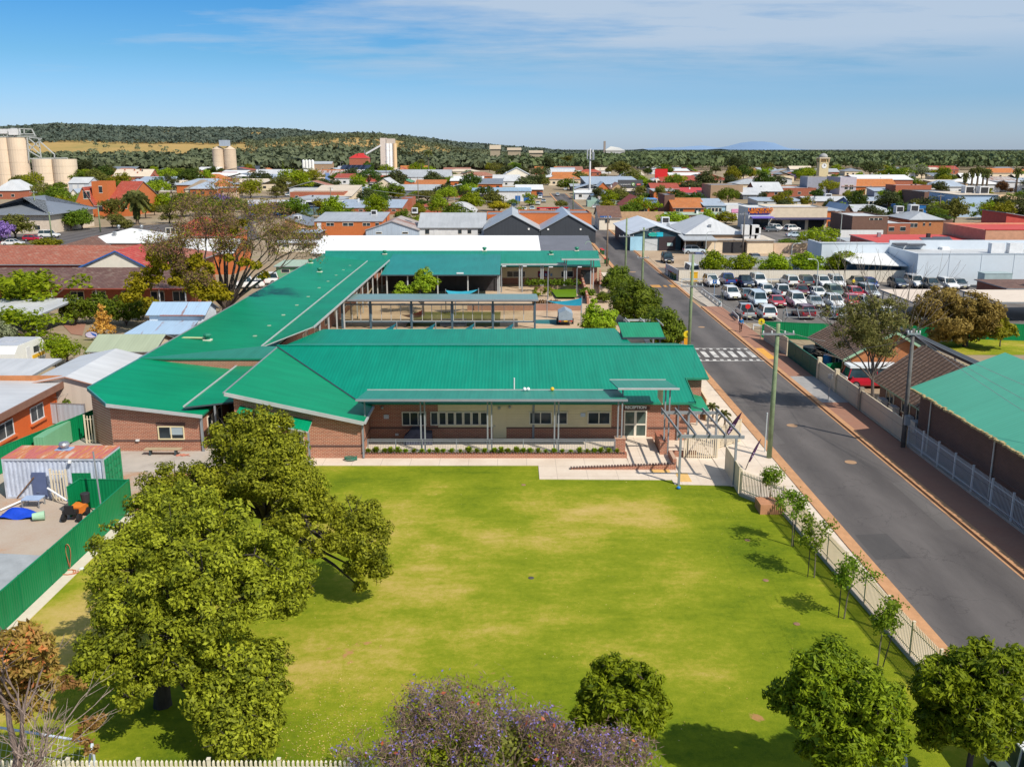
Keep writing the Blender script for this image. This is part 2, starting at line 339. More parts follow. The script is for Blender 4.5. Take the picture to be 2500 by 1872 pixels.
def lawn_mat():
 m,nt,b=NT('lawn_grass');p=pos(nt)
 n=noise(nt,vscale(nt,p,(.13,.16,1)),1.0,7,.68);st=noise(nt,vscale(nt,p,(.3,1.1,1)),1.0,4,.65);n3=noise(nt,p,3.2,5,.75);n4=noise(nt,p,26,3,.8)
 f=math_(nt,'ADD',math_(nt,'ADD',math_(nt,'MULTIPLY',n,.85),math_(nt,'MULTIPLY',st,.22)),math_(nt,'ADD',math_(nt,'MULTIPLY',n3,.30),math_(nt,'MULTIPLY',n4,.26)));f=math_(nt,'SUBTRACT',f,.322)
 sp=N(nt,'ShaderNodeSeparateXYZ');L(nt,p,sp.inputs[0])
 def patch(cx,cy,rx,ry,amp):
  dx=math_(nt,'DIVIDE',math_(nt,'SUBTRACT',sp.outputs[0],cx),rx);dy=math_(nt,'DIVIDE',math_(nt,'SUBTRACT',sp.outputs[1],cy),ry)
  return math_(nt,'MULTIPLY',math_(nt,'EXPONENT',math_(nt,'MULTIPLY',math_(nt,'ADD',math_(nt,'MULTIPLY',dx,dx),math_(nt,'MULTIPLY',dy,dy)),-1.0)),amp)
 acc=None
 for a in((-5.5,50,4.5,5,.13),(4.5,53.5,5,2.2,.13),(8.5,51.5,3,2.5,.12),(-19.5,38,2.4,9,.2),(-8,35.5,3.5,4,.09),(-3,36,4,2.5,.10),(9,41,3,5,.04),(-4,59,14,2.2,-.13),(12,56,3,5,-.12),(1,42,5,2,-.06),(11,33,5,6,-.05),(2,34,4,3,-.04),(-2,46,7,1,-.05),(3,30,12,2.5,-.10),(-10,31,5,3,-.08),(14,45,2.5,12,-.06),(-4,44,8,5,.03)):
  q=patch(*a);acc=q if acc is None else math_(nt,'ADD',acc,q)
 f=math_(nt,'ADD',f,acc)
 col=ramp(nt,f,[(.26,(.085,.14,.004)),(.40,(.165,.215,.007)),(.50,(.225,.262,.012)),(.58,(.325,.305,.03)),(.66,(.44,.345,.075)),(.80,(.54,.39,.14))])
 bare=ramp(nt,math_(nt,'ADD',noise(nt,p,.9,4,.7),math_(nt,'ADD',patch(-7.2,36.5,2.6,1.6,.16),math_(nt,'ADD',patch(-4.6,33.8,1.5,1.2,.12),patch(onz('K',530,1400).x,onz('K',530,1400).y,.45,.4,.42)))),[(.70,0.0),(.78,.8)])
 col=mixc(nt,bare,col,(.46,.22,.10))
 L(nt,col,b.inputs['Base Color']);b.inputs['Roughness'].default_value=.95;b.inputs['Specular IOR Level'].default_value=.15
 bump(nt,b,math_(nt,'ADD',n3,n4),.55,.06);return m
flat('lawn',[(-22.2,24),(17.6,24),(16.95,36),onz('K',672,330)[:2],(14.25,55.6),(14.2,57.2),(10.5,57.45),(10.45,58.3),(1.8,58.45),(1.8,61.2),(-17.0,61.2),(-19.5,60),(-22.2,52)],.012,lawn_mat(),'mown school lawn with dry yellow patches')
DIRT=ground_mat(((.3,(.40,.16,.06)),(.5,(.50,.24,.11)),(.7,(.52,.33,.2))),.5,5,.3)
GRAV=ground_mat(((.3,(.34,.29,.25)),(.5,(.44,.39,.34)),(.7,(.5,.44,.38))),.6,14,.4)
flat('yard_ground',[(-42,26),(-23.0,26),(-23.0,62),(-42,62)],.008,ground_mat(((.32,(.44,.22,.11)),(.46,(.42,.33,.26)),(.6,(.45,.38,.31)),(.75,(.36,.33,.29))),.3,9,.35),'gravel and red dirt of the neighbouring yard')
flat('gravel_court',[(-22.9,59.9),(-30.6,60),(-36,66),(-31,80),(-19.3,64.4),(-20.8,64.4),(-21.8,60.2)],.016,GRAV,'grey gravel beside the left wing')
flat('dirt_patch',[(-22.7,53),(-19.4,53.4),(-19.6,59.7),(-22.7,59.6)],.02,DIRT,'bare red dirt behind the green fence')
def conc_mat():
 m,nt,b=NT('concrete_paving');p=pos(nt);sp=N(nt,'ShaderNodeSeparateXYZ');L(nt,p,sp.inputs[0])
 n=noise(nt,p,.5,5,.6);n2=noise(nt,p,9,3)
 f=math_(nt,'ADD',math_(nt,'MULTIPLY',n,.75),math_(nt,'MULTIPLY',n2,.25))
 col=ramp(nt,f,[(.3,(.58,.47,.37)),(.7,(.74,.64,.53))])
 j=math_(nt,'MINIMUM',math_(nt,'ABSOLUTE',math_(nt,'SUBTRACT',math_(nt,'FRACT',math_(nt,'MULTIPLY',sp.outputs[0],.5)),.5)),math_(nt,'ABSOLUTE',math_(nt,'SUBTRACT',math_(nt,'FRACT',math_(nt,'MULTIPLY',sp.outputs[1],.5)),.5)))
 col=mixc(nt,math_(nt,'MULTIPLY',math_(nt,'LESS_THAN',j,.012),.35),col,(.25,.2,.16))
 L(nt,col,b.inputs['Base Color']);b.inputs['Roughness'].default_value=.85;return m
PAVE=conc_mat()
m=MB();m.slab([(-17.5,61.2,.05),(1.8,61.2,.05),(1.8,58.45,.05),(10.45,58.3,.05),(10.5,57.45,.05),(14.2,57.2,.05),(14.2,70,.05),(8.0,70,.05),(8.0,62.8,.05),(-17.5,62.75,.05)],.1)
struct('path',m,PAVE,'pale concrete path along the front of the school')
m=MB();m.slab([(-22.85,26,.03),(-22.2,26,.03),(-22.2,52.6,.03),(-22.85,52.6,.03)],.06);struct('garden_edge',m,CONC_L,'concrete mowing strip at the foot of the green fence')
m=MB();m.slab([(-22.0,59.6,.06),(-20.0,59.6,.06),(-19.3,64.5,.06),(-21.6,66,.06)],.1);struct('side_path',m,CONC,'concrete walk to the breezeway')
def asph(c0,c1,sc=.25):
 m,nt,b=NT('asphalt');p=pos(nt);sp=N(nt,'ShaderNodeSeparateXYZ');L(nt,p,sp.inputs[0])
 n=noise(nt,vscale(nt,p,(1,.25,1)),sc*2,5,.65);n2=noise(nt,p,22,3,.7);wl=math_(nt,'SINE',math_(nt,'MULTIPLY',sp.outputs[0],1.77))
 f=math_(nt,'ADD',math_(nt,'ADD',math_(nt,'MULTIPLY',n,.7),math_(nt,'MULTIPLY',n2,.3)),math_(nt,'MULTIPLY',wl,.10))
 col=ramp(nt,f,[(.32,c0),(.68,c1)])
 ck=N(nt,'ShaderNodeTexVoronoi');ck.feature='DISTANCE_TO_EDGE';ck.inputs['Scale'].default_value=.22
 pw=N(nt,'ShaderNodeVectorMath',operation='ADD');L(nt,p,pw.inputs[0])
 nn=N(nt,'ShaderNodeTexNoise');nn.inputs['Scale'].default_value=.5;nn.inputs['Detail'].default_value=4;L(nt,p,nn.inputs['Vector'])
 sc_=N(nt,'ShaderNodeVectorMath',operation='SCALE');L(nt,nn.outputs[1],sc_.inputs[0]);sc_.inputs['Scale'].default_value=4.0
 L(nt,sc_.outputs[0],pw.inputs[1]);L(nt,pw.outputs[0],ck.inputs['Vector'])
 col=mixc(nt,math_(nt,'MULTIPLY',math_(nt,'LESS_THAN',ck.outputs[0],.006),.3),col,tuple(x*.4 for x in c0))
 L(nt,col,b.inputs['Base Color']);b.inputs['Roughness'].default_value=.85;bump(nt,b,n2,.3,.02);return m
ASPH=asph((.070,.062,.060),(.128,.114,.108));ASPH_P=asph((.12,.108,.098),(.17,.153,.14))
flat('road',[(18.85,20),(25.95,20),(25.95,470),(18.85,470)],.004,ASPH,'grey asphalt street running away beside the school')
def kerb(name,x0,x1,ya,yb,label):
 m=MB();m.box(x0,x1,ya,yb,0,.13);struct(name,m,KERB,label)
kerb('kerb',18.2,18.55,20,470,'reddish concrete kerb on the school side of the street')
kerb('kerb',25.95,26.35,20,128,'reddish concrete kerb on the shed side of the street');kerb('kerb',25.95,26.35,136,470,'reddish kerb past the car park entry')
flat('gutter',[(18.55,20),(18.98,20),(18.98,470),(18.55,470)],.009,KERB,'stained concrete gutter on the school side');flat('gutter',[(25.75,20),(25.95,20),(25.95,470),(25.75,470)],.009,KERB,'narrow stained gutter on the shed side')
PATCH=asph((.058,.053,.052),(.09,.083,.08));PATCH2=asph((.09,.082,.078),(.14,.127,.12))
for x0,x1,y0,y1,k,lb in((19.4,20.6,104,112,0,'dark asphalt patch by the crossing'),(23.4,25.3,81,86.5,1,'pale asphalt patch beside the driveway'),(19.3,20.1,66,79,1,'long pale trench patch in the school side lane'),(22.4,24.8,121,125,0,'dark asphalt patch opposite the car park'),(24.6,25.7,50,58,1,'pale repair along the far gutter'),(19.2,21.2,46,49.5,0,'dark repair near the bottom of the street'),(21.5,23.5,160,168,1,'pale patch before the workshop')):
 flat('road_patch',[(x0,y0),(x1,y0+.2),(x1-.1,y1),(x0+.05,y1-.2)],.0075,PATCH2 if k else PATCH,lb)
def paver_mat():
 m,nt,b=NT('brick_paving');p=pos(nt);bt=N(nt,'ShaderNodeTexBrick');L(nt,p,bt.inputs['Vector'])
 bt.inputs['Color1'].default_value=(.36,.145,.085,1);bt.inputs['Color2'].default_value=(.30,.12,.075,1);bt.inputs['Mortar'].default_value=(.24,.14,.1,1)
 bt.inputs['Scale'].default_value=1;bt.inputs['Brick Width'].default_value=.23;bt.inputs['Row Height'].default_value=.115;bt.inputs['Mortar Size'].default_value=.01
 n=noise(nt,p,.5,4);L(nt,mixc(nt,math_(nt,'MULTIPLY',n,.5),bt.outputs[0],(.33,.22,.15)),b.inputs['Base Color']);b.inputs['Roughness'].default_value=.9;return m
PAVER=paver_mat()
flat('pavement',[(26.35,20),(31.5,20),(28.6,66),(28.75,128),(26.35,128)],.10,PAVER,'red brick paved footpath on the shed side')
flat('pavement',[(26.35,77.5),(28.7,77.5),(28.7,87),(26.35,87)],.106,CONC_G,'concrete driveway crossing the brick footpath')
m=MB();m.slab([(14.2,55.7,.08),(*onz('K',678,330)[:2],.08),(17.0,36,.08),(17.6,20,.08),(18.45,20,.08),(18.45,165,.08),(15.6,165,.08),(14.6,70,.08)],.08);struct('pavement',m,CONC_L,'pale concrete verge between school fence and kerb')
flat('forecourt',[(14.0,56.9),(18.4,56.9),(18.4,72),(14.0,72)],.09,PAVE,'concrete forecourt outside the school gate')
flat('car_park',[(26.4,128),(27.6,116.9),(33,114.5),(48,113),(90,116),(90,156),(26.4,156)],.008,ASPH_P,'asphalt car park full of cars')
flat('pavement',[(26.35,136),(27.6,117),(28.4,112),(28.9,112),(28.3,150),(26.35,156)],.085,CONC,'concrete footpath beside the car park')
flat('driveway',[(26.35,156),(90,156),(90,232),(26.35,232)],.009,ground_mat(((.3,(.30,.22,.15)),(.5,(.42,.31,.21)),(.7,(.47,.37,.27))),.15,5,.2),'pale forecourt in front of the workshops')
flat('driveway',[(26.4,157),(60,157),(60,178),(26.4,172)],.014,ASPH_P,'asphalt apron beside the white fence')
flat('side_street',[(-200,430),(200,430),(200,446),(-200,446)],.006,ASPH,'cross street through the shops')
flat('side_street',[(-150,235),(-95,205),(-60,228),(-75,275),(-72,420),(-84,420),(-90,285)],.006,ASPH,'street past the church')
flat('car_park',[(-20,285),(17,285),(17,330),(-20,330)],.006,ASPH_P,'rear car park behind the sheds')
flat('car_park',[(58,215),(120,215),(120,262),(58,262)],.016,ASPH_P,'sloping car park before the shops')
PAINT=ground_mat(((.38,(.30,.29,.28)),(.55,(.64,.62,.59))),.8,9,.1,.7)
m=MB()
for i in range(7):
 x=19.15+i*.98;m.poly([(x,95.9,.012),(x+.52,95.9,.012),(x+.52,98.9,.012),(x,98.9,.012)])
for y0,s in((94.1,1),(100.3,-1)):
 m.poly([(18.95,y0,.012),(25.85,y0,.012),(25.85,y0+.18,.012),(18.95,y0+.18,.012)]if s>0 else[(18.95,y0,.012),(25.85,y0,.012),(25.85,y0+.18,.012),(18.95,y0+.18,.012)])
 for i in range(9):
  x=19.15+i*.75;a,b_=(y0+.18,y0+.75)if s>0 else(y0-.57,y0);m.poly([(x,a,.012),(x+.34,a,.012),(x+.34,b_,.012),(x,b_,.012)])
struct('road_marking',m,PAINT,'white stripes of the raised zebra crossing')
m=MB()
for x in range(31,78,3):
 m.poly([(x,147.6,.014),(x+.1,147.6,.014),(x+.1,152.6,.014),(x,152.6,.014)])
 if x>33:m.poly([(x,131.5,.014),(x+.1,131.5,.014),(x+.1,142,.014),(x,142,.014)]);m.poly([(x,117,.014),(x+.1,117,.014),(x+.1,122,.014),(x,122,.014)])
m.poly([(34,136.8,.015),(78,136.8,.015),(78,136.9,.015),(34,136.9,.015)]);m.poly([(29.6,141,.014),(33.4,129,.014),(33.55,129,.014),(29.75,141,.014)])
struct('road_marking',m,PAINT,'white bay lines of the car park')
m=MB();a=onz('C',1340,1305);
for q in((0,0,1.5,2.8),(2.0,.4,.5,2.0),(3.0,0,1.2,2.8)):m.poly([(22+q[0],147+q[1],.013),(22+q[0]+q[2],147+q[1],.013),(22+q[0]+q[2],147+q[1]+q[3],.013),(22+q[0],147+q[1]+q[3],.013)])
struct('road_marking',m,plain((.55,.28,.08),.8,.3),'worn orange speed patch on the asphalt')
m=MB();m.box(26.0,27.2,94.6,100.0,.09,.118);struct('tactile_paving',m,plain((.72,.36,.07),.8,.1),'yellow tactile strip at the crossing')
m=MB();m.box(9.35,10.6,59.7,61.3,.04,.06);m.box(10.9,11.7,57.9,59.6,.04,.06);struct('tactile_paving',m,plain((.72,.45,.16),.8,.1),'yellow tactile paving at the ramp foot')
cnt=0
for s,x,y,r,lb in(('H',645,1100,.42,'round orange manhole cover beside the leaning tree shadow'),('H',1040,1347,.4,'round pale manhole cover in the nearer lane'),('H',35,438,.4,'round orange manhole cover past the crossing'),('C',1165,1197,.6,'round worn manhole cover down the street')):
 p=onz(s,x,y);m=MB();m.lathe((p.x,p.y,.005),[(r,0),(r,.012),(r*.75,.016),(r*.7,.012)],18);tag(m.build('manhole_cover',plain((.42,.26,.15),.8,.2)),lb,'manhole cover','manhole covers in the street')
def hill_h(X,Y):
 d=np.sqrt(X*X+Y*Y)*0+Y
 px=PCX+FPX*X/np.maximum(Y,1)
 sil=np.interp(px,[-400,0,59,178,325,444,600,720,807,870,970,1044,1133,1192,1260,1377,1480,1560],[318,308,303,297,302,305,306,309,316,321,322,328,339,343,349,357,363,370])
 ridge=(YHOR-sil)/FPX*2600+CAM_H-21
 s=np.clip((Y-1250)/(2600-1250),0,1);s=s*s*(3-2*s)
 s=np.where(Y>2600,np.clip(1-(Y-2600)/2500,0,1),s)
 kn=26*np.exp(-((X+285)/150)**2-((Y-1750)/260)**2)
 return np.maximum(ridge,0)*s+kn
nx,ny=110,60
XX=np.linspace(-2600,700,nx);YY=np.linspace(1000,5000,ny)
gx,gy=np.meshgrid(XX,YY);hz_=hill_h(gx,gy)+np.where(gy>1300,(RNG.random(gx.shape)-.5)*1.5,0);hz_[0,:]=-1;hz_[:,-1]=np.minimum(hz_[:,-1],-1)
m=MB();m.v=[(float(a),float(b),float(c)-.5)for a,b,c in zip(gx.ravel(),gy.ravel(),hz_.ravel())]
for j in range(ny-1):
 for i in range(nx-1):m.f.append((j*nx+i,j*nx+i+1,(j+1)*nx+i+1,(j+1)*nx+i));m.m.append(0)
def hillmat():
 mt,nt,b=NT('dry_hill_grass');p=pos(nt);n=noise(nt,p,.006,5,.6);n2=noise(nt,p,.06,4,.7)
 f=math_(nt,'ADD',math_(nt,'MULTIPLY',n,.65),math_(nt,'MULTIPLY',n2,.35))
 L(nt,ramp(nt,f,[(.3,(.20,.20,.08)),(.45,(.36,.26,.10)),(.6,(.44,.29,.12)),(.75,(.40,.23,.11))]),b.inputs['Base Color']);b.inputs['Roughness'].default_value=1;b.inputs['Specular IOR Level'].default_value=0;return mt
o=m.build('hills',hillmat(),smooth=True);tag(o,'low hills of golden dry grass behind the town',None,None,'structure')
def mountain(name,pts,Y,mat,label):
 m=MB();n=len(pts)
 for s,dy,k in((0,-1500,0),(1,0,1),(2,3000,0)):
  for px,py in pts:
   z=max(0,(YHOR-py)/FPX*Y+CAM_H)*k;m.v.append(((px-PCX)/FPX*Y,Y+dy,z))
 for j in range(2):
  for i in range(n-1):m.f.append((j*n+i,j*n+i+1,(j+1)*n+i+1,(j+1)*n+i));m.m.append(0)
 o=m.build(name,mat,smooth=True);tag(o,label,None,None,'structure')
HAZE=plain((.19,.295,.455),1.0,.04,0.0,.001)  # distance haze put into the mountain's own colour
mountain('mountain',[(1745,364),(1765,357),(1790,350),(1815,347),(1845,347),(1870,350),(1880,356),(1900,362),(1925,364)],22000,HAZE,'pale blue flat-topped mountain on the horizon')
mountain('mountain',[(1560,364),(1600,360),(1640,361),(1670,358),(1700,356),(1725,359),(1760,364)],26000,plain((.22,.33,.50),1.0,.04,0.0,.001),'low hazy blue ridge left of the flat-topped mountain')  # ridge colour carries the blue of the distance haze
def quads(P,Nn,size,tint,name,mat,parent=None,asp=1.6):
 """leaf quads at points P with normals Nn"""
 n=len(P);rnd=RNG.normal(size=(n,3));a=np.cross(Nn,rnd);a/=np.linalg.norm(a,axis=1,keepdims=True)+1e-9
 b=np.cross(Nn,a);b/=np.linalg.norm(b,axis=1,keepdims=True)+1e-9
 s=(size*np.ones(n))[:,None];a=a*s*.5*asp;b=b*s*.5
 V=np.empty((n,4,3));V[:,0]=P-a;V[:,1]=P+b*.9-a*.1;V[:,2]=P+a;V[:,3]=P-b*.9-a*.1
 me=bpy.data.meshes.new(name);me.vertices.add(n*4);me.vertices.foreach_set('co',V.astype(np.float32).ravel())
 me.loops.add(n*4);me.loops.foreach_set('vertex_index',np.arange(n*4,dtype=np.int32))
 me.polygons.add(n);me.polygons.foreach_set('loop_start',np.arange(0,n*4,4,dtype=np.int32));me.polygons.foreach_set('loop_total',np.full(n,4,dtype=np.int32))
 at=me.attributes.new('tint','FLOAT','POINT');at.data.foreach_set('value',np.repeat(tint,4).astype(np.float32))
 me.materials.append(mat);me.update(calc_edges=True);me.validate()
 o=bpy.data.objects.new(name,me);COL.objects.link(o)
 if parent is not None:
  o.parent=parent;o.location=-Vector(parent.location)
 return o
def sphere_dirs(n):
 d=RNG.normal(size=(n,3));return d/np.linalg.norm(d,axis=1,keepdims=True)
def lobes_cloud(lobes,per_m2,shell=(.55,1.02),jitter=.75,clump=.36,flat=1.0):
 """leaf points on small clumps that are themselves spread over ellipsoid lobes; returns P, N, tint"""
 Ps,Ns,Ts=[],[],[]
 for lb in lobes:
  c=np.array(lb[:3],float);r=np.array(lb[3:6],float);area=4*math.pi*((r[0]*r[1])**1.6/3+(r[0]*r[2])**1.6/3+(r[1]*r[2])**1.6/3)**(1/1.6)
  n=max(10,int(area*per_m2));K=int(np.clip(4/clump**2*.75,10,46));D=sphere_dirs(K);low=D[:,2]<-.55;D[low,2]*=.5
  rc=RNG.uniform(.62,1.04,K);C=c+D*r*rc[:,None];cr=r.mean()*clump*RNG.uniform(.6,1.35,K);ct=RNG.normal(0,.16,K)
  k=RNG.choice(K,n,p=cr**2/(cr**2).sum());d=sphere_dirs(n);rad=RNG.uniform(shell[0]**3,shell[1]**3,n)**(1/3)
  P=C[k]+d*cr[k][:,None]*rad[:,None]*np.array((1,1,.85));nn=d*.75+D[k]*.45+RNG.normal(size=(n,3))*jitter*.7;nn[:,2]+=.25;nn/=np.linalg.norm(nn,axis=1,keepdims=True)
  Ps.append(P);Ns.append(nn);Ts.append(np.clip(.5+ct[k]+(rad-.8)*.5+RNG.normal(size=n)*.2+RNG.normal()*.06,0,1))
 return np.concatenate(Ps),np.concatenate(Ns),np.concatenate(Ts)
def limbs(mb,base,targets,r0,n=6,fork=None,wob=.25):
 """trunk to fork height then a limb to each target"""
 base=Vector(base);fork=Vector(fork)if fork else base+Vector((0,0,.35*(max(t[2]for t in targets)-base.z)))
 mid=base.lerp(fork,.5)+Vector((random.uniform(-1,1),random.uniform(-1,1),0))*wob*.15
 mb.tube([base-Vector((0,0,.15)),base+Vector((0,0,.1)),mid,fork],[r0*1.25,r0*1.05,r0*.9,r0*.75],n)
 for t in targets:
  t=Vector(t[:3]);a=fork.lerp(t,.35)+Vector((random.uniform(-1,1),random.uniform(-1,1),random.uniform(.2,1)))*wob;b_=fork.lerp(t,.7)+Vector((random.uniform(-1,1),random.uniform(-1,1),random.uniform(-.2,.6)))*wob
  mb.tube([fork-Vector((0,0,.05)),a,b_,t],[r0*.55,r0*.4,r0*.26,r0*.1],max(4,n-1))
LF={'dark':((.030,.058,.010),(.085,.135,.018)),'mid':((.045,.085,.008),(.17,.235,.016)),'bright':((.11,.175,.006),(.29,.36,.012)),'lime':((.15,.23,.008),(.30,.37,.02)),'olive':((.075,.085,.018),(.21,.205,.04)),'gum':((.050,.065,.022),(.12,.135,.042)),'gumd':((.035,.048,.018),(.085,.10,.032)),'yellow':((.22,.17,.008),(.42,.33,.015)),'ygreen':((.14,.15,.008),(.27,.26,.015)),'brown':((.10,.048,.022),(.20,.10,.045)),'rust':((.09,.045,.02),(.19,.105,.04)),'gold':((.42,.20,.04),(.62,.34,.08)),'purple':((.16,.10,.30),(.34,.24,.55)),'palm':((.10,.12,.03),(.26,.27,.09)),'pale':((.15,.17,.09),(.26,.28,.16)),'hero':((.050,.068,.006),(.36,.392,.026)),'ash':((.04,.085,.004),(.24,.32,.012))}
def lm(k,trans=.3):return leafmat(LF[k][0],LF[k][1],trans)
PROTO={}
def proto(kind):
 if kind in PROTO:return PROTO[kind]
 st=random.getstate();k=kind;lobes=[]
 if k.startswith('round'):
  v=int(k[-1]);rr=random.Random(v)
  lobes=[(0,0,.54,.38,.38,.34)]+[(.31*math.cos(a+v),.31*math.sin(a+v),.47+rr.uniform(-.14,.18),.24,.24,.22)for a in[i*.9 for i in range(7)]]+[(.12*rr.uniform(-1,1),.12*rr.uniform(-1,1),.78,.24,.24,.2)]
  dens,size,fork=420,.046,.22
 elif k.startswith('gum'):
  v=int(k[-1]);rr=random.Random(10+v)
  lobes=[(rr.uniform(-.34,.34),rr.uniform(-.34,.34),rr.uniform(.26,.86),rr.uniform(.15,.25),rr.uniform(.15,.25),rr.uniform(.11,.2))for i in range(14)]
  dens,size,fork=380,.042,.25
 elif k=='bush':
  lobes=[(0,0,.5,.42,.42,.46)]+[(.34*math.cos(a),.34*math.sin(a),.42,.2,.2,.36)for a in[i*1.25 for i in range(5)]];dens,size,fork=300,.06,.1
 elif k=='spread':
  lobes=[(.36*math.cos(a),.36*math.sin(a),.66+.08*math.sin(3*a),.22,.22,.20)for a in[i*.9 for i in range(7)]]+[(0,0,.78,.3,.3,.2)];dens,size,fork=330,.045,.36
 elif k=='cone':
  lobes=[(0,0,.2+i*.13,.34-.05*i,.34-.05*i,.13)for i in range(6)];dens,size,fork=360,.045,.15
 c=MB();limbs(c,(0,0,0),[(l[0],l[1],l[2])for l in lobes],.03 if k!='bush' else.02,6,(0,0,fork),.04)
 root=bpy.data.objects.new('tree_source',None)
 P,Nn,T=lobes_cloud(lobes,dens)
 crown=quads(P,Nn,size*RNG.uniform(.7,1.3,len(P)),T,'crown',lm('mid'))
 trunk=c.build('trunk',bark())
 PROTO[kind]=(crown,trunk);random.setstate(st)
 crown['fresh']=1
 return PROTO[kind]
def plant(name,kind,p,w,h,leaf,label,cat='tree',group=None,barkm=None,rz=None):
 fresh=kind not in PROTO;crown,trunk=proto(kind)
 root=thing(name,label,cat,(p[0],p[1],p[2]if len(p)>2 else 0),group,random.uniform(0,6.28)if rz is None else rz)
 root.scale=(w,w,h)
 if not fresh:
  c2=crown.copy();COL.objects.link(c2);t2=trunk.copy();COL.objects.link(t2)
 else:c2,t2=crown,trunk;del c2['fresh']
 c2 .parent=root;t2 .parent=root;c2 .location=(0,0,0);t2 .location=(0,0,0)
 override(c2,0,lm(leaf)if isinstance(leaf,str)else leaf)
 if barkm:override(t2,0,barkm)
 return root
def tree(s,x,yb,yt,wpx,kind,leaf,label,name='tree',group=None,cat='tree',barkm=None):
 """tree standing on the ground at sheet point (x,yb), top at yt, crown wpx wide"""
 p=onz(s,x,yb);h=ony(s,x,yt,p.y).z;wd=abs(ony(s,x+wpx/2,yb,p.y).x-ony(s,x-wpx/2,yb,p.y).x)
 return plant(name,kind,p,wd,max(h,1),leaf,label,cat,group,barkm)
def palm(s,x,yb,yt,rpx,label,group=None,fr=26,thick=.35,name='palm_tree',skirt=False,trunkz=None):
 p=onz(s,x,yb);top=ony(s,x,yt,p.y).z;r=abs(ony(s,x+rpx,yb,p.y).x-p.x)
 root=thing(name,label,'palm tree',p,group);hz0=top-r*.35
 m=MB();m.tube([(p.x,p.y,-.1),(p.x+.1,p.y,hz0*.5),(p.x,p.y,hz0)],[thick*1.2,thick*.9,thick*.85],8);m.build('trunk',bark((.16,.12,.085)),root)
 Ps,Ns,Ts=[],[],[]
 for i in range(fr):
  a=2.4*i;el=1.25-1.75*(i/fr);d=Vector((math.cos(a)*math.cos(el),math.sin(a)*math.cos(el),math.sin(el)));q=Vector((p.x,p.y,hz0))
  side=d.cross(Vector((0,0,1))).normalized()
  for k in range(16):
   u=(k+1)/16;q2=q+d*r*u+Vector((0,0,-r*.55*u*u))
   for sgn in(-1,0,1):
    Ps.append(q2+side*sgn*r*.11*(1-u*.5));n=(side*sgn*.5+d.cross(side)*1.0+Vector((0,0,.3)));Ns.append(n.normalized());Ts.append(random.random()*.5+(.45 if el>.1 else.1))
 if skirt:
  for k in range(260):
   a=random.random()*6.28;zz=hz0-random.random()*r*1.5;rr=thick*1.6+random.random()*r*.25*(1-(hz0-zz)/(r*1.6));Ps.append(Vector((p.x+math.cos(a)*rr,p.y+math.sin(a)*rr,zz)));Ns.append(Vector((math.cos(a),math.sin(a),.2)).normalized());Ts.append(0.0)
 quads(np.array([tuple(q)for q in Ps]),np.array([tuple(q)for q in Ns]),r*.17,np.array(Ts),'crown',lm('palm',.2),root,2.0)
 return root
def window_on(root,x0,x1,z0,z1,Y,frame=CREAM_W,pane=GL,mull=1,deep=.06,fw=.07,panes=True,name='window'):
 """framed window on a wall that faces the street camera side (-Y); the pane is a sub-part"""
 f=MB()
 f.box(x0,x1,Y-deep,Y+.02,z1-fw,z1);f.box(x0,x1,Y-deep-.03,Y+.02,z0,z0+fw)
 f.box(x0,x0+fw,Y-deep,Y+.02,z0+fw,z1-fw);f.box(x1-fw,x1,Y-deep,Y+.02,z0+fw,z1-fw)
 for i in range(mull):
  xm=x0+(x1-x0)*(i+1)/(mull+1);f.box(xm-fw/2,xm+fw/2,Y-deep+.005,Y+.02,z0+fw,z1-fw)
 fo=f.build(name,frame,root)
 p=MB();p.box(x0+fw*.8,x1-fw*.8,Y-deep*.4,Y+.01,z0+fw*.8,z1-fw*.8);p.build('pane',pane,fo)
 return fo
def window_x(root,y0,y1,z0,z1,X,sgn,frame=CREAM_W,pane=GL,mull=1,deep=.06,fw=.07,name='window'):
 """same on a wall facing sgn*X"""
 f=MB();a,b=(X,X+sgn*deep)
 f.box(a,b,y0,y1,z1-fw,z1);f.box(a,b+sgn*.03,y0,y1,z0,z0+fw);f.box(a,b,y0,y0+fw,z0+fw,z1-fw);f.box(a,b,y1-fw,y1,z0+fw,z1-fw)
 for i in range(mull):
  ym=y0+(y1-y0)*(i+1)/(mull+1);f.box(a,b-sgn*.005,ym-fw/2,ym+fw/2,z0+fw,z1-fw)
 fo=f.build(name,frame,root);p=MB();p.box(a-sgn*.01,X+sgn*deep*.4,y0+fw*.8,y1-fw*.8,z0+fw*.8,z1-fw*.8);p.build('pane',pane,fo);return fo
def lettering(txt,loc,size,mat,parent,name='lettering',rot=(math.pi/2,0,0),align='CENTER',ext=.01,bold=0.0):
 cu=bpy.data.curves.new(name,'FONT');cu.body=txt;cu.size=size;cu.align_x=align;cu.align_y='CENTER';cu.extrude=ext;cu.offset=bold
 o=bpy.data.objects.new(name,cu);COL.objects.link(o);me=bpy.data.meshes.new_from_object(o);bpy.data.objects.remove(o);me.materials.clear();me.materials.append(mat);o=bpy.data.objects.new(name,me);COL.objects.link(o);o.rotation_euler=rot
 off=Vector(loc);g=parent
 while g is not None:off-=Vector(g.location);g=g.parent
 o.parent=parent;o.location=off;return o
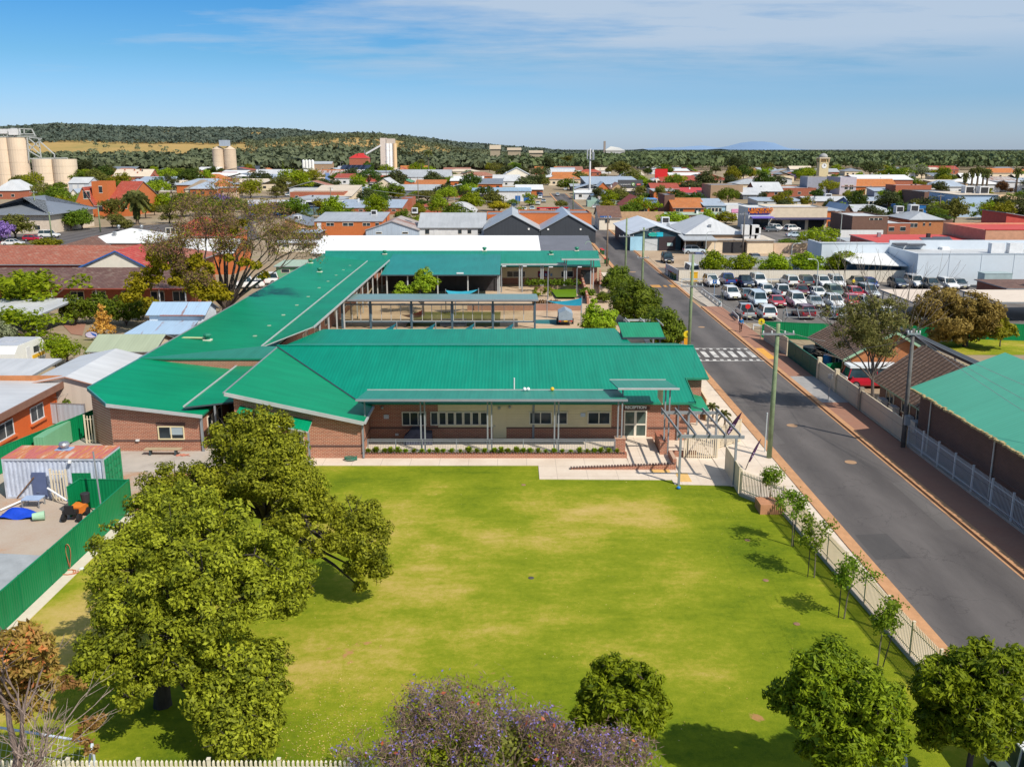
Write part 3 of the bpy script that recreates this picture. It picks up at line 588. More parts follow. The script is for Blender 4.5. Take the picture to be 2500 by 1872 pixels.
def roof_pts(kind,x0,x1,y0,y1,ze,zr,oh,inset=None):
 a,b,c,d=x0-oh,x1+oh,y0-oh,y1+oh;xm,ym=(x0+x1)/2,(y0+y1)/2
 zl=ze
 if kind=='gx':
  zl=ze-oh*(zr-ze)/max(.1,(y1-y0)/2);return[[(a,c,zl),(b,c,zl),(b,ym,zr),(a,ym,zr)],[(a,ym,zr),(b,ym,zr),(b,d,zl),(a,d,zl)]]
 if kind=='gy':
  zl=ze-oh*(zr-ze)/max(.1,(x1-x0)/2);return[[(a,c,zl),(xm,c,zr),(xm,d,zr),(a,d,zl)],[(xm,c,zr),(b,c,zl),(b,d,zl),(xm,d,zr)]]
 if kind=='hip':
  W,D=b-a,d-c;
  if W>=D:
   i=inset if inset is not None else D/2*.95;return[[(a,c,ze),(b,c,ze),(b-i,ym,zr),(a+i,ym,zr)],[(b,d,ze),(a,d,ze),(a+i,ym,zr),(b-i,ym,zr)],[(a,d,ze),(a,c,ze),(a+i,ym,zr)],[(b,c,ze),(b,d,ze),(b-i,ym,zr)]]
  i=inset if inset is not None else W/2*.95;return[[(a,c,ze),(b,c,ze),(xm,c+i,zr)],[(b,d,ze),(a,d,ze),(xm,d-i,zr)],[(a,d,ze),(a,c,ze),(xm,c+i,zr),(xm,d-i,zr)],[(b,c,ze),(b,d,ze),(xm,d-i,zr),(xm,c+i,zr)]]
 if kind=='sk':return[[(a,c,ze),(b,c,ze),(b,d,zr),(a,d,zr)]]
 if kind=='skl':return[[(a,c,zr),(b,c,ze),(b,d,ze),(a,d,zr)]]
 if kind=='skr':return[[(a,c,ze),(b,c,zr),(b,d,zr),(a,d,ze)]]
 return[[(x0+.15,y0+.15,ze-.35),(x1-.15,y0+.15,ze-.35),(x1-.15,y1-.15,ze-.30),(x0+.15,y1-.15,ze-.30)]]
FOOT=[]
def absorb(dst,src):
 a,b=dst['root'],src['root']
 for ch in list(b.children):off=Vector(b.location)-Vector(a.location);ch.parent=a;ch.location=Vector(ch.location)+off
 bpy.data.objects.remove(b)
def house(name,s,xl,xr,yb,ye,yr,depth,kind,wall,roof,label,cat='building',win=(),group=None,oh=.35,t=.14,chim=(),ac=(),trim=None,inset=None,fasc=None,flatwin=True,frame=CREAM_W,vents=0):
 p=onz(s,(xl+xr)/2,yb);Y=p.y;x0=ony(s,xl,yb,Y).x;x1=ony(s,xr,yb,Y).x;xm=(xl+xr)/2
 ze=max(2.0,ony(s,xm,ye,Y).z);FOOT.append((min(x0,x1)-1.5,max(x0,x1)+1.5,Y-2,Y+depth+1))
 if kind=='flat':zr=ze;oh=0
 else:
  yy={'gx':Y+depth/2,'gy':Y,'hip':Y+(depth/2 if(x1-x0)>=depth else(x1-x0)*.5),'sk':Y+depth,'skl':Y,'skr':Y}[kind]
  zr=ony(s,xm,yr,yy).z;zr=max(zr,ze+.15)
 root=thing(name,label,cat,((x0+x1)/2,Y,0),group);y1=Y+depth
 m=MB();e=.02
 if kind=='gx':
  for x in(x0,x1):pass
  m.poly([(x0,Y,0),(x1,Y,0),(x1,Y,ze-e),(x0,Y,ze-e)]);m.poly([(x1,y1,0),(x0,y1,0),(x0,y1,ze-e),(x1,y1,ze-e)])
  m.poly([(x0,y1,0),(x0,Y,0),(x0,Y,ze-e),(x0,(Y+y1)/2,zr-e-t*.5),(x0,y1,ze-e)]);m.poly([(x1,Y,0),(x1,y1,0),(x1,y1,ze-e),(x1,(Y+y1)/2,zr-e-t*.5),(x1,Y,ze-e)])
 elif kind=='gy':
  xc=(x0+x1)/2
  m.poly([(x0,Y,0),(x1,Y,0),(x1,Y,ze-e),(xc,Y,zr-e-t*.5),(x0,Y,ze-e)]);m.poly([(x1,y1,0),(x0,y1,0),(x0,y1,ze-e),(xc,y1,zr-e-t*.5),(x1,y1,ze-e)])
  m.poly([(x0,y1,0),(x0,Y,0),(x0,Y,ze-e),(x0,y1,ze-e)]);m.poly([(x1,Y,0),(x1,y1,0),(x1,y1,ze-e),(x1,Y,ze-e)])
 else:
  zz={'sk':(ze,ze,zr,zr),'skl':(zr,ze,ze,zr),'skr':(ze,zr,zr,ze)}.get(kind,(ze,)*4);zz=[z-e-(0 if kind=='flat' else t*.5)for z in zz]
  c=[(x0,Y),(x1,Y),(x1,y1),(x0,y1)]
  for i in range(4):
   j=(i+1)%4;m.poly([(*c[i],0),(*c[j],0),(*c[j],zz[j]),(*c[i],zz[i])])
  if kind=='flat':
   for i in range(4):
    j=(i+1)%4;ci=[(x0+.18,Y+.18),(x1-.18,Y+.18),(x1-.18,y1-.18),(x0+.18,y1-.18)]
    m.poly([(*c[i],ze-e),(*c[j],ze-e),(*ci[j],ze-e),(*ci[i],ze-e)]);m.poly([(*ci[j],ze-.6),(*ci[i],ze-.6),(*ci[i],ze-e),(*ci[j],ze-e)])
 m.build('wall',wall,root)
 r=MB()
 for q in roof_pts(kind,x0,x1,Y,y1,ze,zr,oh,inset):r.slab(q,t if kind!='flat' else.06,0,1)
 ro=r.build('roof',[roof,trim or TRIM],root)
 if kind=='flat' and trim:
  k=MB();k.box(x0-.06,x1+.06,Y-.08,Y+.24,ze-.02,ze+.1);k.build('coping',trim,root)
 if not win and name[-4:]!='wall' and x1-x0>6:
  k=max(2,int((x1-x0)/5));nr=random.Random(int(x0*7));win_z=(1.0,min(2.2,ze-.5))
  for i in range(k):
   xx=x0+(x1-x0)*(i+.5)/k;q=MB();q.box(xx-.75,xx+.75,Y-.05,Y+.02,*win_z);fo=q.build('window',frame,root);q=MB();q.box(xx-.66,xx+.66,Y-.07,Y-.052,win_z[0]+.08,win_z[1]-.08);q.build('pane',GL,fo)
  sl=roof_pts(kind,x0,x1,Y,y1,ze,zr,oh,inset)[0]
  for i in range(nr.randint(0,2)):
   u,v=nr.uniform(.2,.8),nr.uniform(.25,.75);A=Vector(sl[0]).lerp(Vector(sl[1]),u);B=Vector(sl[-1]).lerp(Vector(sl[2]),u);P=A.lerp(B,v);q=MB();q.box(P.x-.3,P.x+.3,P.y-.3,P.y+.3,P.z-.2,P.z+nr.choice((.5,.8,1.1)));q.build('roof_vent',nr.choice((OFFW,STEEL,DARK)),ro)
 for wv in win:
  a,b_,ya,yb_=wv[:4];k=wv[4]if len(wv)>4 else 'w';q0=ony(s,a,yb_,Y);q1=ony(s,b_,ya,Y);xa,xb,za,zb=q0 .x,q1 .x,max(.05,q0 .z),q1 .z
  if zb-za<.3:zb=za+.3
  if k=='w':
   if flatwin:
    q=MB();q.box(xa,xb,Y-.05,Y+.02,za,zb,0);fo=q.build('window',frame,root);q=MB();n=max(1,min(4,int((xb-xa)/1.1+.4)));fw=(xb-xa)*.04
    for i in range(n):
     u0=xa+(xb-xa)*i/n+fw;u1=xa+(xb-xa)*(i+1)/n-fw*.3;q.box(u0,u1,Y-.075,Y-.052,za+(zb-za)*.08,zb-(zb-za)*.08)
    q.build('pane',GL,fo)
   else:window_on(root,xa,xb,za,zb,Y,frame)
  elif k=='d':q=MB();q.box(xa,xb,Y-.06,Y+.02,0.02,zb);q.build('door',wv[5]if len(wv)>5 else OFFW,root)
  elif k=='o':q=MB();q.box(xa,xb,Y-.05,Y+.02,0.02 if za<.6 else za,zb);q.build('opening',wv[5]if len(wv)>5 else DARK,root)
  elif k=='s':
   q=MB();q.box(xa,xb,Y-.14,Y-.02,za,zb);so_=q.build('sign_panel',wv[5],root)
   if len(wv)>6:lettering(wv[6],((xa+xb)/2,Y-.15,(za+zb)/2),(zb-za)*(wv[8]if len(wv)>8 else.6),wv[7],so_)
  elif k=='a':
   q=MB();q.slab([(xa,Y-2.4,zb-.25),(xb,Y-2.4,zb-.25),(xb,Y,zb),(xa,Y,zb)],.18);q.build('awning',wv[5],root)
 for cx,cy in chim:
  q0=ony(s,cx,cy,Y+depth*.4);q=MB();q.box(q0 .x-.35,q0 .x+.35,Y+depth*.4-.35,Y+depth*.4+.35,ze-.3,q0 .z);q.box(q0 .x-.42,q0 .x+.42,Y+depth*.4-.42,Y+depth*.4+.42,q0 .z,q0 .z+.12);q.build('chimney',BRICK_RED,ro)
 for cx,cy,sz in ac:
  best=None
  for q in roof_pts(kind,x0,x1,Y,y1,ze,zr,oh,inset):
   A,B,C=Vector(q[0]),Vector(q[1]),Vector(q[2]);nn=(B-A).cross(C-A);d=Vector(ray(s,cx,cy));o0=Vector((0,0,CAM_H))
   if abs(nn.dot(d))<1e-6:continue
   tt=nn.dot(A-o0)/nn.dot(d);P=o0+d*tt
   if x0-1<=P.x<=x1+1 and Y-1<=P.y<=y1+1:best=P
  if best is not None:
   q=MB();q.box(best.x-sz/2,best.x+sz/2,best.y-sz/2,best.y+sz/2,best.z-.3,best.z+sz*.75);q.box(best.x-sz*.4,best.x+sz*.4,best.y-sz/2-.02,best.y-sz/2,best.z+.1,best.z+sz*.65,1);q.build('air_conditioner',[OFFW,DARK],ro)
 for i in range(vents):
  q=MB();xx=x0+(x1-x0)*(.2+.6*(i+.5)/vents);yy=Y+depth*.5;q.lathe((xx,yy,zr-.1),[(.18,0),(.18,.35),(.34,.4),(.38,.6),(.2,.8)],10);q.build('roof_vent',STEEL,ro,True)
 return dict(root=root,roof=ro,x0=x0,x1=x1,Y=Y,y1=y1,ze=ze,zr=zr)
def panel_fence(name,pts,h,mat,post,label,bay=2.4,cap=True,cat='fence',pt=.08):
 """sheet fence along a polyline; bays and posts are parts"""
 root=thing(name,label,cat,(pts[0][0],pts[0][1],0))
 for a,b in zip(pts[:-1],pts[1:]):
  a=Vector((a[0],a[1],0));b=Vector((b[0],b[1],0));Ln=(b-a).length;n=max(1,round(Ln/bay));d=(b-a)/n
  for i in range(n):
   q=MB();u,v=a+d*i,a+d*(i+1);q.bar(u+Vector((0,0,h/2)),v+Vector((0,0,h/2)),.05,h-.04)
   if cap:q.bar(u+Vector((0,0,h)),v+Vector((0,0,h)),.09,.05,1);q.bar(u+Vector((0,0,.06)),v+Vector((0,0,.06)),.08,.05,1)
   q.build('panel',[mat,post],root);q=MB();q.box(u.x-pt/2,u.x+pt/2,u.y-pt/2,u.y+pt/2,0,h+.05);q.build('post',post,root)
  last=b
 b=last;q=MB();q.box(b.x-pt/2,b.x+pt/2,b.y-pt/2,b.y+pt/2,0,h+.05);q.build('post',post,root)
 return root
def picket_fence(name,pts,h,mat,label,bay=2.4,gap=.13,r=.022,plinth=0,cat='fence',post=.1,base=None):
 root=thing(name,label,cat,(pts[0][0],pts[0][1],0))
 for a,b in zip(pts[:-1],pts[1:]):
  a=Vector((a[0],a[1],0));b=Vector((b[0],b[1],0));Ln=(b-a).length;n=max(1,round(Ln/bay));d=(b-a)/n;dn=d.normalized()
  for i in range(n):
   q=MB();u,v=a+d*i,a+d*(i+1)
   for z in(plinth+.22,h-.25):q.bar(u+Vector((0,0,z)),v+Vector((0,0,z)),.04,.045)
   k=int(d.length/gap)
   for j in range(1,k):
    w_=u+d*(j/k);q.box(w_.x-r,w_.x+r,w_.y-r,w_.y+r,plinth+.05,h-.04);n0=len(q.v);q.v+=[(w_.x-r,w_.y-r,h-.04),(w_.x+r,w_.y-r,h-.04),(w_.x+r,w_.y+r,h-.04),(w_.x-r,w_.y+r,h-.04),(w_.x,w_.y,h+.03)]
    for t_ in((0,1,4),(1,2,4),(2,3,4),(3,0,4)):q.f.append(tuple(n0+x for x in t_));q.m.append(0)
   q.build('panel',mat,root)
   q=MB();q.box(u.x-post/2,u.x+post/2,u.y-post/2,u.y+post/2,0,h+.06);q.box(u.x-post*.62,u.x+post*.62,u.y-post*.62,u.y+post*.62,h+.06,h+.09);q.build('post',mat,root)
  last=b
  if plinth:
   q=MB();q.bar(a+Vector((0,0,plinth/2)),b+Vector((0,0,plinth/2)),.14,plinth);q.build('plinth',base or CONC,root)
 b=last;q=MB();q.box(b.x-post/2,b.x+post/2,b.y-post/2,b.y+post/2,0,h+.06);q.build('post',mat,root)
 return root
def power_pole(p,h,mat,label,arms=((.35,2.4),),lamp=False,group='timber power poles',r=.16,lean=0):
 root=thing('power_pole',label,'power pole',(p[0],p[1],0),group);m=MB()
 m.tube([(p[0],p[1],-.2),(p[0]+lean*.5,p[1],h*.5),(p[0]+lean,p[1],h)],[r*1.12,r,r*.8],10);m.build('pole',mat,root,True)
 for dz,wd in arms:
  m=MB();z=h-dz;m.bar((p[0]+lean-wd/2,p[1]-r,z),(p[0]+lean+wd/2,p[1]-r,z),.1,.12);c=m.build('crossarm',STEEL,root)
  for k in(-.46,-.2,.2,.46):
   m=MB();m.lathe((p[0]+lean+wd*k,p[1]-r,z+.06),[(.03,0),(.06,.04),(.035,.09),(.06,.13),(.02,.18)],8);m.build('insulator',OFFW,c)
 if lamp:
  m=MB();m.tube([(p[0],p[1],h*.72),(p[0]+.9,p[1]-.1,h*.76),(p[0]+1.6,p[1]-.1,h*.77)],.035,6);a=m.build('lamp_arm',STEEL,root);m=MB();m.obox((p[0]+1.8,p[1]-.1,h*.77),(.55,.22,.12));m.build('lamp_head',OFFW,a)
 return root
def street_light(p,h,label,reach=1.2,side=-1,mat=STEEL,cat='light pole',group=None):
 root=thing('light_pole',label,cat,(p[0],p[1],0),group);m=MB();m.tube([(p[0],p[1],0),(p[0],p[1],h*.9),(p[0]+side*reach*.3,p[1],h*.985),(p[0]+side*reach,p[1],h)],[.09,.06,.05,.04],8);m.build('pole',mat,root)
 m=MB();m.obox((p[0]+side*(reach+.25),p[1],h),(.6,.25,.12));m.build('lamp_head',OFFW,root);return root
def cable(a,b,sag,label,r=.018,mat=None,group='overhead wires'):
 a,b=Vector(a),Vector(b);m=MB();pts=[]
 for i in range(13):
  u=i/12;q=a.lerp(b,u);q.z-=sag*4*u*(1-u);pts.append(q)
 m.tube(pts,r,4);o=m.build('overhead_wire',mat or BLACK);tag(o,label,'overhead wire',group);return o
CARP={}
def car_proto(kind):
 if kind in CARP:return CARP[kind]
 S=dict(sedan=(4.7,1.82,.92,1.45),hatch=(4.2,1.78,.95,1.5),suv=(4.75,1.9,1.08,1.74),wagon=(4.9,1.92,1.10,1.85),ute=(5.25,1.88,1.1,1.78),van=(4.9,1.9,1.15,1.98),kombi=(4.9,1.9,1.05,2.0))[kind]
 Ln,W,belt,H=S;h=Ln/2;gc=.2 if kind=='sedan' else.26
 root=bpy.data.objects.new('parked_car',None);COL.objects.link(root)
 if kind in('van','kombi'):st=[(-h,.5,.72,.86),(-h+.12,.34,belt*.8,.93),(-h+.55,.28,belt,.98),(-h+.9,gc,belt,1),(0,gc,belt,1),(h-.35,gc,belt,1),(h-.06,.32,belt,.95),(h,.42,belt*.92,.9)]
 else:
  hood=belt*.9
  st=[(-h,.42,.60,.80),(-h+.1,.30,hood*.86,.90),(-h+.45,gc+.02,hood*.95,.97),(-h+1.25,gc,belt,1),(0,gc,belt*1.01,1),(h-1.0,gc,belt*1.02,1),(h-.3,gc+.03,belt*1.0,.97),(h-.05,.34,belt*.92,.92),(h,.45,belt*.75,.86)]
 b=MB()
 for y,zb,zt,k in st:
  w=W/2*k;mid=zb+(zt-zb)*.5
  b.v+=[(-w*.9,y,zb),(-w,y,zb+.14),(-w,y,mid+.05),(-w*.93,y,zt-.03),(-w*.82,y,zt),(w*.82,y,zt),(w*.93,y,zt-.03),(w,y,mid+.05),(w,y,zb+.14),(w*.9,y,zb)]
 n=10
 for i in range(len(st)-1):
  for k in range(n):b.f.append((i*n+k,i*n+(k+1)%n,(i+1)*n+(k+1)%n,(i+1)*n+k));b.m.append(0)
 b.f.append(tuple(range(n-1,-1,-1)));b.m.append(0);b.f.append(tuple((len(st)-1)*n+k for k in range(n)));b.m.append(0)
 G=dict(sedan=(-h+1.25,-h+2.0,h-1.55,h-.75),hatch=(-h+1.05,-h+1.75,h-.55,h-.12),suv=(-h+1.3,-h+1.95,h-.55,h-.12),wagon=(-h+1.3,-h+1.85,h-.32,h-.1),ute=(-h+1.35,-h+2.0,.55,.75),van=(-h+.5,-h+1.05,h-.3,h-.1),kombi=(-h+.12,-h+.42,h-.25,h-.08))[kind]
 yb0,yt0,yt1,yb1=G;wb,wt=W/2*.90,W/2*.72;zt=H-.05;zb=belt-.02
 gl=MB();B=[(-wb,yb0,zb),(wb,yb0,zb),(wb,yb1,zb),(-wb,yb1,zb)];T=[(-wt,yt0,zt),(wt,yt0,zt),(wt,yt1,zt),(-wt,yt1,zt)]
 gl.v+=B+T
 for q in((0,1,5,4),(1,2,6,5),(2,3,7,6),(3,0,4,7)):gl.f.append(q);gl.m.append(0)
 b.slab([(-wt-.02,yt0-.03,H),(wt+.02,yt0-.03,H),(wt+.02,yt1+.03,H-.01),(-wt-.02,yt1+.03,H-.01)],.06)
 for sx in(-1,1):
  b.bar((sx*wb,yb0,zb),(sx*wt,yt0,zt+.01),.08,.06);b.bar((sx*wb,yb1,zb),(sx*wt,yt1,zt+.01),.12 if kind!='sedan' else.09,.08)
  ym=yb0*.45+yb1*.55;b.bar((sx*(wb+.004),ym,zb),(sx*(wt+.012),yt0*.45+yt1*.55,zt+.01),.07,.05)
  b.obox((sx*(W/2+.08),yb0+.35,belt+.06),(.2,.1,.14))
  if kind in('suv','wagon'):b.bar((sx*wt*.92,yt0+.3,H+.05),(sx*wt*.92,yt1-.2,H+.05),.04,.04)
 if kind=='ute':
  t=MB();t.box(-W/2*.82,W/2*.82,.85,h-.12,belt-.02,belt+.035);t.build('tray_cover',BLACK,root)
 body=b.build('body',car_paint((.7,.7,.7)),root)
 gl.build('windows',glass((.015,.03,.04),.05),root)
 for sx in(-1,1):
  for yy in(-h+.85,h-.95 if kind!='ute' else h-1.15):
   r=.33 if kind in('sedan','hatch')else.37;q=MB();ww=.22
   base=len(q.v)
   for k in range(16):
    a=2*math.pi*k/16
    for xx in(-1,1):q.v.append((sx*(W/2-.10)+xx*ww/2,yy+r*math.cos(a),r+r*math.sin(a)))
   for k in range(16):
    k2=(k+1)%16;q.f.append((base+2*k,base+2*k+1,base+2*k2+1,base+2*k2));q.m.append(0)
   q.f.append(tuple(base+2*k for k in range(16)));q.m.append(0);q.f.append(tuple(base+2*k+1 for k in range(15,-1,-1)));q.m.append(0)
   wh=q.build('wheel',TYRE,root);q=MB()
   base=len(q.v)
   for k in range(12):a=2*math.pi*k/12;q.v.append((sx*(W/2-.10+ww/2+.008),yy+r*.62*math.cos(a),r+r*.62*math.sin(a)))
   q.f.append(tuple(base+k for k in(range(12)if sx>0 else range(11,-1,-1))));q.m.append(0);q.build('rim',STEEL,wh)
  q=MB();q.obox((sx*W*.33,-h+.09,.68),(.42,.16,.17));q.build('headlight',plain((.75,.77,.8),.15,.05),root)
  q=MB();q.obox((sx*W*.40,h-.05,belt*.86),(.2,.12,.26));q.build('tail_light',plain((.4,.01,.01),.25,.05),root)
 q=MB();q.obox((0,-h+.03,.56),(W*.42,.1,.2));q.build('grille',BLACK,root)
 q=MB();q.obox((0,-h-.0,.40),(W*.82,.14,.16));q.obox((0,h-.02,.48),(W*.82,.12,.16));q.build('bumper',DARK,root)
 for yy in(-h-.06,h+.045):q=MB();q.obox((0,yy,.52),(.46,.02,.12));q.build('number_plate',plain((.72,.68,.4),.5,.05),root)
 CARP[kind]=root;root['fresh']=1
 return root
CC=dict(white=(.78,.78,.77),silver=(.42,.45,.47),grey=(.16,.175,.19),dark=(.035,.045,.055),blue=(.025,.06,.26),navy=(.02,.035,.075),red=(.48,.012,.03),maroon=(.16,.012,.03),pale=(.52,.62,.70),gold=(.42,.38,.28),green=(.10,.16,.12),black=(.012,.013,.015),bronze=(.17,.15,.12))
def car(p,kind,colour,label,rz=0.0,group=None,cat='car',name=None):
 fresh=kind not in CARP;r=car_proto(kind)
 if not fresh:r=dup(r)
 elif 'fresh' in r:del r['fresh']
 nm=name or{'ute':'parked_ute','van':'parked_van','kombi':'parked_van'}.get(kind,'parked_car');r.name=nm
 r.location=(p[0],p[1],.012);r.rotation_euler=(0,0,rz);tag(r,label,cat,group)
 for ch in r.children:
  if ch.name.split('.')[0]=='body':override(ch,0,car_paint(CC[colour],.25 if colour in('silver','grey','bronze','navy')else 0.0))
 return r
SG='green roofed school blocks'
rb=thing('reception_building','long brick reception block with green iron roof and cream clad veranda wall','school building',(0,66.9,0),SG)
sk=lambda X:4.92-.2223*(X+19.6)
mp=lambda Y:3.05+.177*(Y-66.6)
m=MB()
m.poly([(-19.2,62.74,0),(-10.5,62.74,0),(-10.5,62.74,sk(-10.5)-.14),(-19.2,62.74,sk(-19.2)-.14)])
m.poly([(-10.5,62.74,0),(-10.5,66.95,0),(-10.5,66.95,2.78),(-10.5,62.74,sk(-10.5)-.14)])
m.poly([(-10.5,66.95,0),(13.0,66.95,0),(13.0,66.95,2.96),(-10.5,66.95,2.96)])
m.poly([(13.0,66.95,0),(13.0,71.4,0),(13.0,71.4,3.74),(13.0,66.95,2.96)]);m.poly([(13.0,71.4,0),(14.8,71.4,0),(14.8,71.4,3.75),(13.0,71.4,3.75)])
m.poly([(14.8,71.4,0),(14.8,86,0),(14.8,86,3.3),(14.8,77.6,4.84),(14.8,71.4,3.75)])
m.poly([(-19.2,86,0),(-19.2,62.74,0),(-19.2,62.74,4.72),(-19.2,77,4.72),(-19.2,86,3.4)]);m.poly([(14.8,86,0),(-19.2,86,0),(-19.2,86,3.3),(14.8,86,3.3)])
m.build('wall',BRICK,rb)
m=MB();
m.box(-19.21,-10.49,62.715,62.745,.86,1.0);m.box(-10.515,-10.485,62.75,66.94,.86,1.0);m.box(-10.48,-5.42,66.92,66.96,.92,1.06);m.box(-5.41,7.35,66.9,66.955,.95,1.06);m.box(7.35,8.2,66.92,66.96,.92,1.06);m.box(10.06,12.99,66.92,66.96,.92,1.06);m.box(8.1,10.15,66.915,66.955,2.4,2.62)
m.build('brick_band',BRICK_D,rb)
m=MB();n=9
for i in range(n):z0=1.06+i*.205;m.box(-5.41,7.29,66.915+.006*(i%2),66.955,z0,z0+.200)
m.box(-5.46,-5.40,66.90,66.955,1.06,2.9);m.box(7.28,7.34,66.90,66.955,1.06,2.9);m.build('cladding',CREAM,rb)
ro=MB()
ro.slab([(-11.2,66.6,3.05),(13.4,66.6,3.05),(13.4,71.0,mp(71.0)),(15.25,71.0,mp(71.0)),(15.25,77.6,5.0),(-19.75,77.6,5.0),(-19.6,77.2,4.92)],.16,0,1)
ro.slab([(-19.75,77.6,5.0),(15.25,77.6,5.0),(15.25,86.6,3.4),(-19.75,86.6,3.4)],.16,0,1)
roof=ro.build('roof',[GREEN_TEAL,TRIM_G],rb)
ro=MB();ro.slab([(-19.6,62.2,4.92),(-10.2,62.2,sk(-10.2)),(-10.2,66.6,sk(-10.2)),(-11.2,66.6,3.05),(-19.6,77.2,4.92)],.16,0,1);ro.build('roof',[GREEN,TRIM_G],rb)
m=MB();m.bar((-19.62,62.15,4.82),(-10.18,62.15,sk(-10.2)-.1),.07,.26);m.bar((-10.12,62.2,2.74),(-10.12,66.5,2.74),.14,.14);m.build('fascia',TRIM_L,rb)
m=MB();m.bar((-19.66,62.15,4.9),(-19.66,77.3,4.9),.12,.1);m.build('ridge_cap',TRIM,rb)
m=MB();m.tube([(-19.6,77.25,4.96),(-11.2,66.62,3.08)],.07,4);m.build('valley_gutter',TRIM_D,rb)
m=MB();m.bar((-19.75,77.6,5.03),(15.25,77.6,5.03),.3,.05);m.build('ridge_cap',GREEN_TEAL,rb)
m=MB();m.bar((-10.9,66.52,2.97),(13.4,66.52,2.97),.14,.14);m.bar((13.4,70.95,3.76),(15.25,70.95,3.76),.12,.16);m.bar((13.45,66.6,3.0),(13.45,71,3.78),.06,.2);m.build('gutter',TRIM_G,rb)
Yv=66.91
def vwin(x0,x1,y0,y1,mull):
 a,b=ony('F',x0,y1,Yv),ony('F',x1,y0,Yv);return window_on(rb,a.x,b.x,a.z,b.z,Yv,CREAM_W,GL,mull,.07,.07)
vwin(470,622,1073,1160,2)
for i in range(7):vwin(650+i*52,650+i*52+48,1073,1158,0)
vwin(1273,1416,1073,1152,1);vwin(1440,1516,1073,1152,0);vwin(1640,1786,1073,1152,1)
a,b=ony('F',1045,1240,Yv),ony('F',1128,1035,Yv);m=MB();m.box(a.x,b.x,Yv-.05,Yv+.03,.22,b.z);d=m.build('door',CREAM,rb);m=MB();m.box(a.x+.06,a.x+.1,Yv-.1,Yv-.05,1.1,1.25);m.box(a.x+.06,a.x+.2,Yv-.12,Yv-.09,1.17,1.2);m.build('handle',STEEL,d)
a,b=ony('F',1868,1232,Yv),ony('F',2017,1065,Yv);xm=(a.x+b.x)/2
m=MB()
for x0,x1 in((a.x,xm),(xm,b.x)):
 m.box(x0,x0+.09,Yv-.06,Yv+.03,.3,b.z);m.box(x1-.09,x1,Yv-.06,Yv+.03,.3,b.z);m.box(x0+.09,x1-.09,Yv-.06,Yv+.03,b.z-.1,b.z);m.box(x0+.09,x1-.09,Yv-.06,Yv+.03,.3,.42);m.box(x0+.09,x1-.09,Yv-.055,Yv+.03,1.22,1.34)
d=m.build('door',CREAM_W,rb);m=MB();m.box(a.x+.05,b.x-.05,Yv-.02,Yv+.02,.4,b.z-.08);m.build('pane',glass((.05,.07,.06),.06),d)
p=ony('F',1945,1046,66.9);lettering('RECEPTION',(p.x,66.88,p.z),.30,plain((.9,.9,.9),.4,.02),rb,'lettering',ext=.015,bold=.010)
for x0,x1,y0,y1 in((355,386,1092,1118),(1597,1628,1081,1104)):
 q,r_=ony('F',x0,y1,66.9),ony('F',x1,y0,66.9);m=MB();m.box(q.x,r_.x,66.87,66.90,q.z,r_.z);m.build('notice',plain((.55,.62,.72),.5,.15,0,8),rb)
for x,y in((1083,1050),(345,1048),(962,1022),(1150,1044)):
 q=ony('F',x,y,66.85);m=MB();m.lathe((q.x,66.8,q.z-.1),[(.05,0),(.11,.06),(.1,.16),(.05,.2)],10);m.box(q.x-.04,q.x+.04,66.8,66.92,q.z-.05,q.z+.05);m.build('wall_light',STEEL,rb)
q=ony('F',437,1217,66.9);m=MB();m.box(q.x-.12,q.x+.12,66.85,66.92,q.z-.08,q.z+.08);m.build('power_outlet',OFFW,rb)
for q in((1.5,1.66,66.84,66.95,.2,2.9),(-10.42,-10.3,62.62,62.74,.1,2.75),(12.2,12.32,66.83,66.94,.1,2.9)):m=MB();m.box(*q);m.build('downpipe',TRIM,rb)
m=MB();z1=ony('E',1500,900,62.2).z
h0,h1=ony('E',1500,905,62.0),ony('E',1960,1000,62.0);m.slab([(h0 .x,61.2,h0 .z-.25),(h1 .x,61.2,h1 .z-.25),(h1 .x,62.7,h1 .z+.1),(h0 .x,62.7,h0 .z+.1)],.1,0,1);m.build('door_hood',[GREEN,TRIM_L],rb)
q0,q1=ony('E',1840,1135,62.72),ony('E',1918,1025,62.72);m=MB();m.box(q0 .x,q1 .x,62.66,62.75,.1,q1 .z);d=m.build('door',CREAM_W,rb);m=MB();m.box(q0 .x+.1,q1 .x-.25,62.63,62.665,.9,q1 .z-.3);m.build('pane',GL,d)
m=MB();m.box(h1 .x-.06,h1 .x+.06,61.2,61.32,0,h1 .z-.35);m.build('post',TRIM,rb)
m=MB();A=[onz('G',790,822,2.75),onz('G',838,822,2.75)];m.slab([(13.1,66.2,2.55),(14.55,66.2,2.3),(14.75,71,2.35),(13.1,71,2.75)],.1,0,1);m.build('side_awning',[GREEN,TRIM_G],rb)
for q in((14.3,14.42,66.3,66.42,0,2.25),(14.4,14.52,70.7,70.82,0,2.25)):m=MB();m.box(*q);m.build('post',TRIM_L,rb)
window_x(rb,68.2,69.6,1.0,2.1,13.0,1);window_x(rb,73,75,1.0,2.2,14.8,1)
m=MB();p=onz('F',1178,925,3.7);m.tube([(p.x,p.y,3.4),(p.x,p.y,4.5)],.05,8);m.build('vent_pipe',OFFW,roof)
ve=thing('veranda','raised veranda with grey twin posts, rail and floating green skillion canopy','veranda',(-1.3,64.5,0))
m=MB();m.box(-10.48,8.0,63.3,66.94,0,.2);m.build('floor',CONC_L,ve)
def col_pair(x,y,z0,z1):
 for dx in(-.14,.14):m=MB();m.box(x+dx-.05,x+dx+.05,y-.05,y+.05,z0,z1);m.build('post',TRIM,ve)
for fx in(606,1024,1443):p=onz('F',fx,1328,.2);col_pair(p.x,63.55,.2,4.06)
col_pair(7.62,63.9,1.18,4.06)
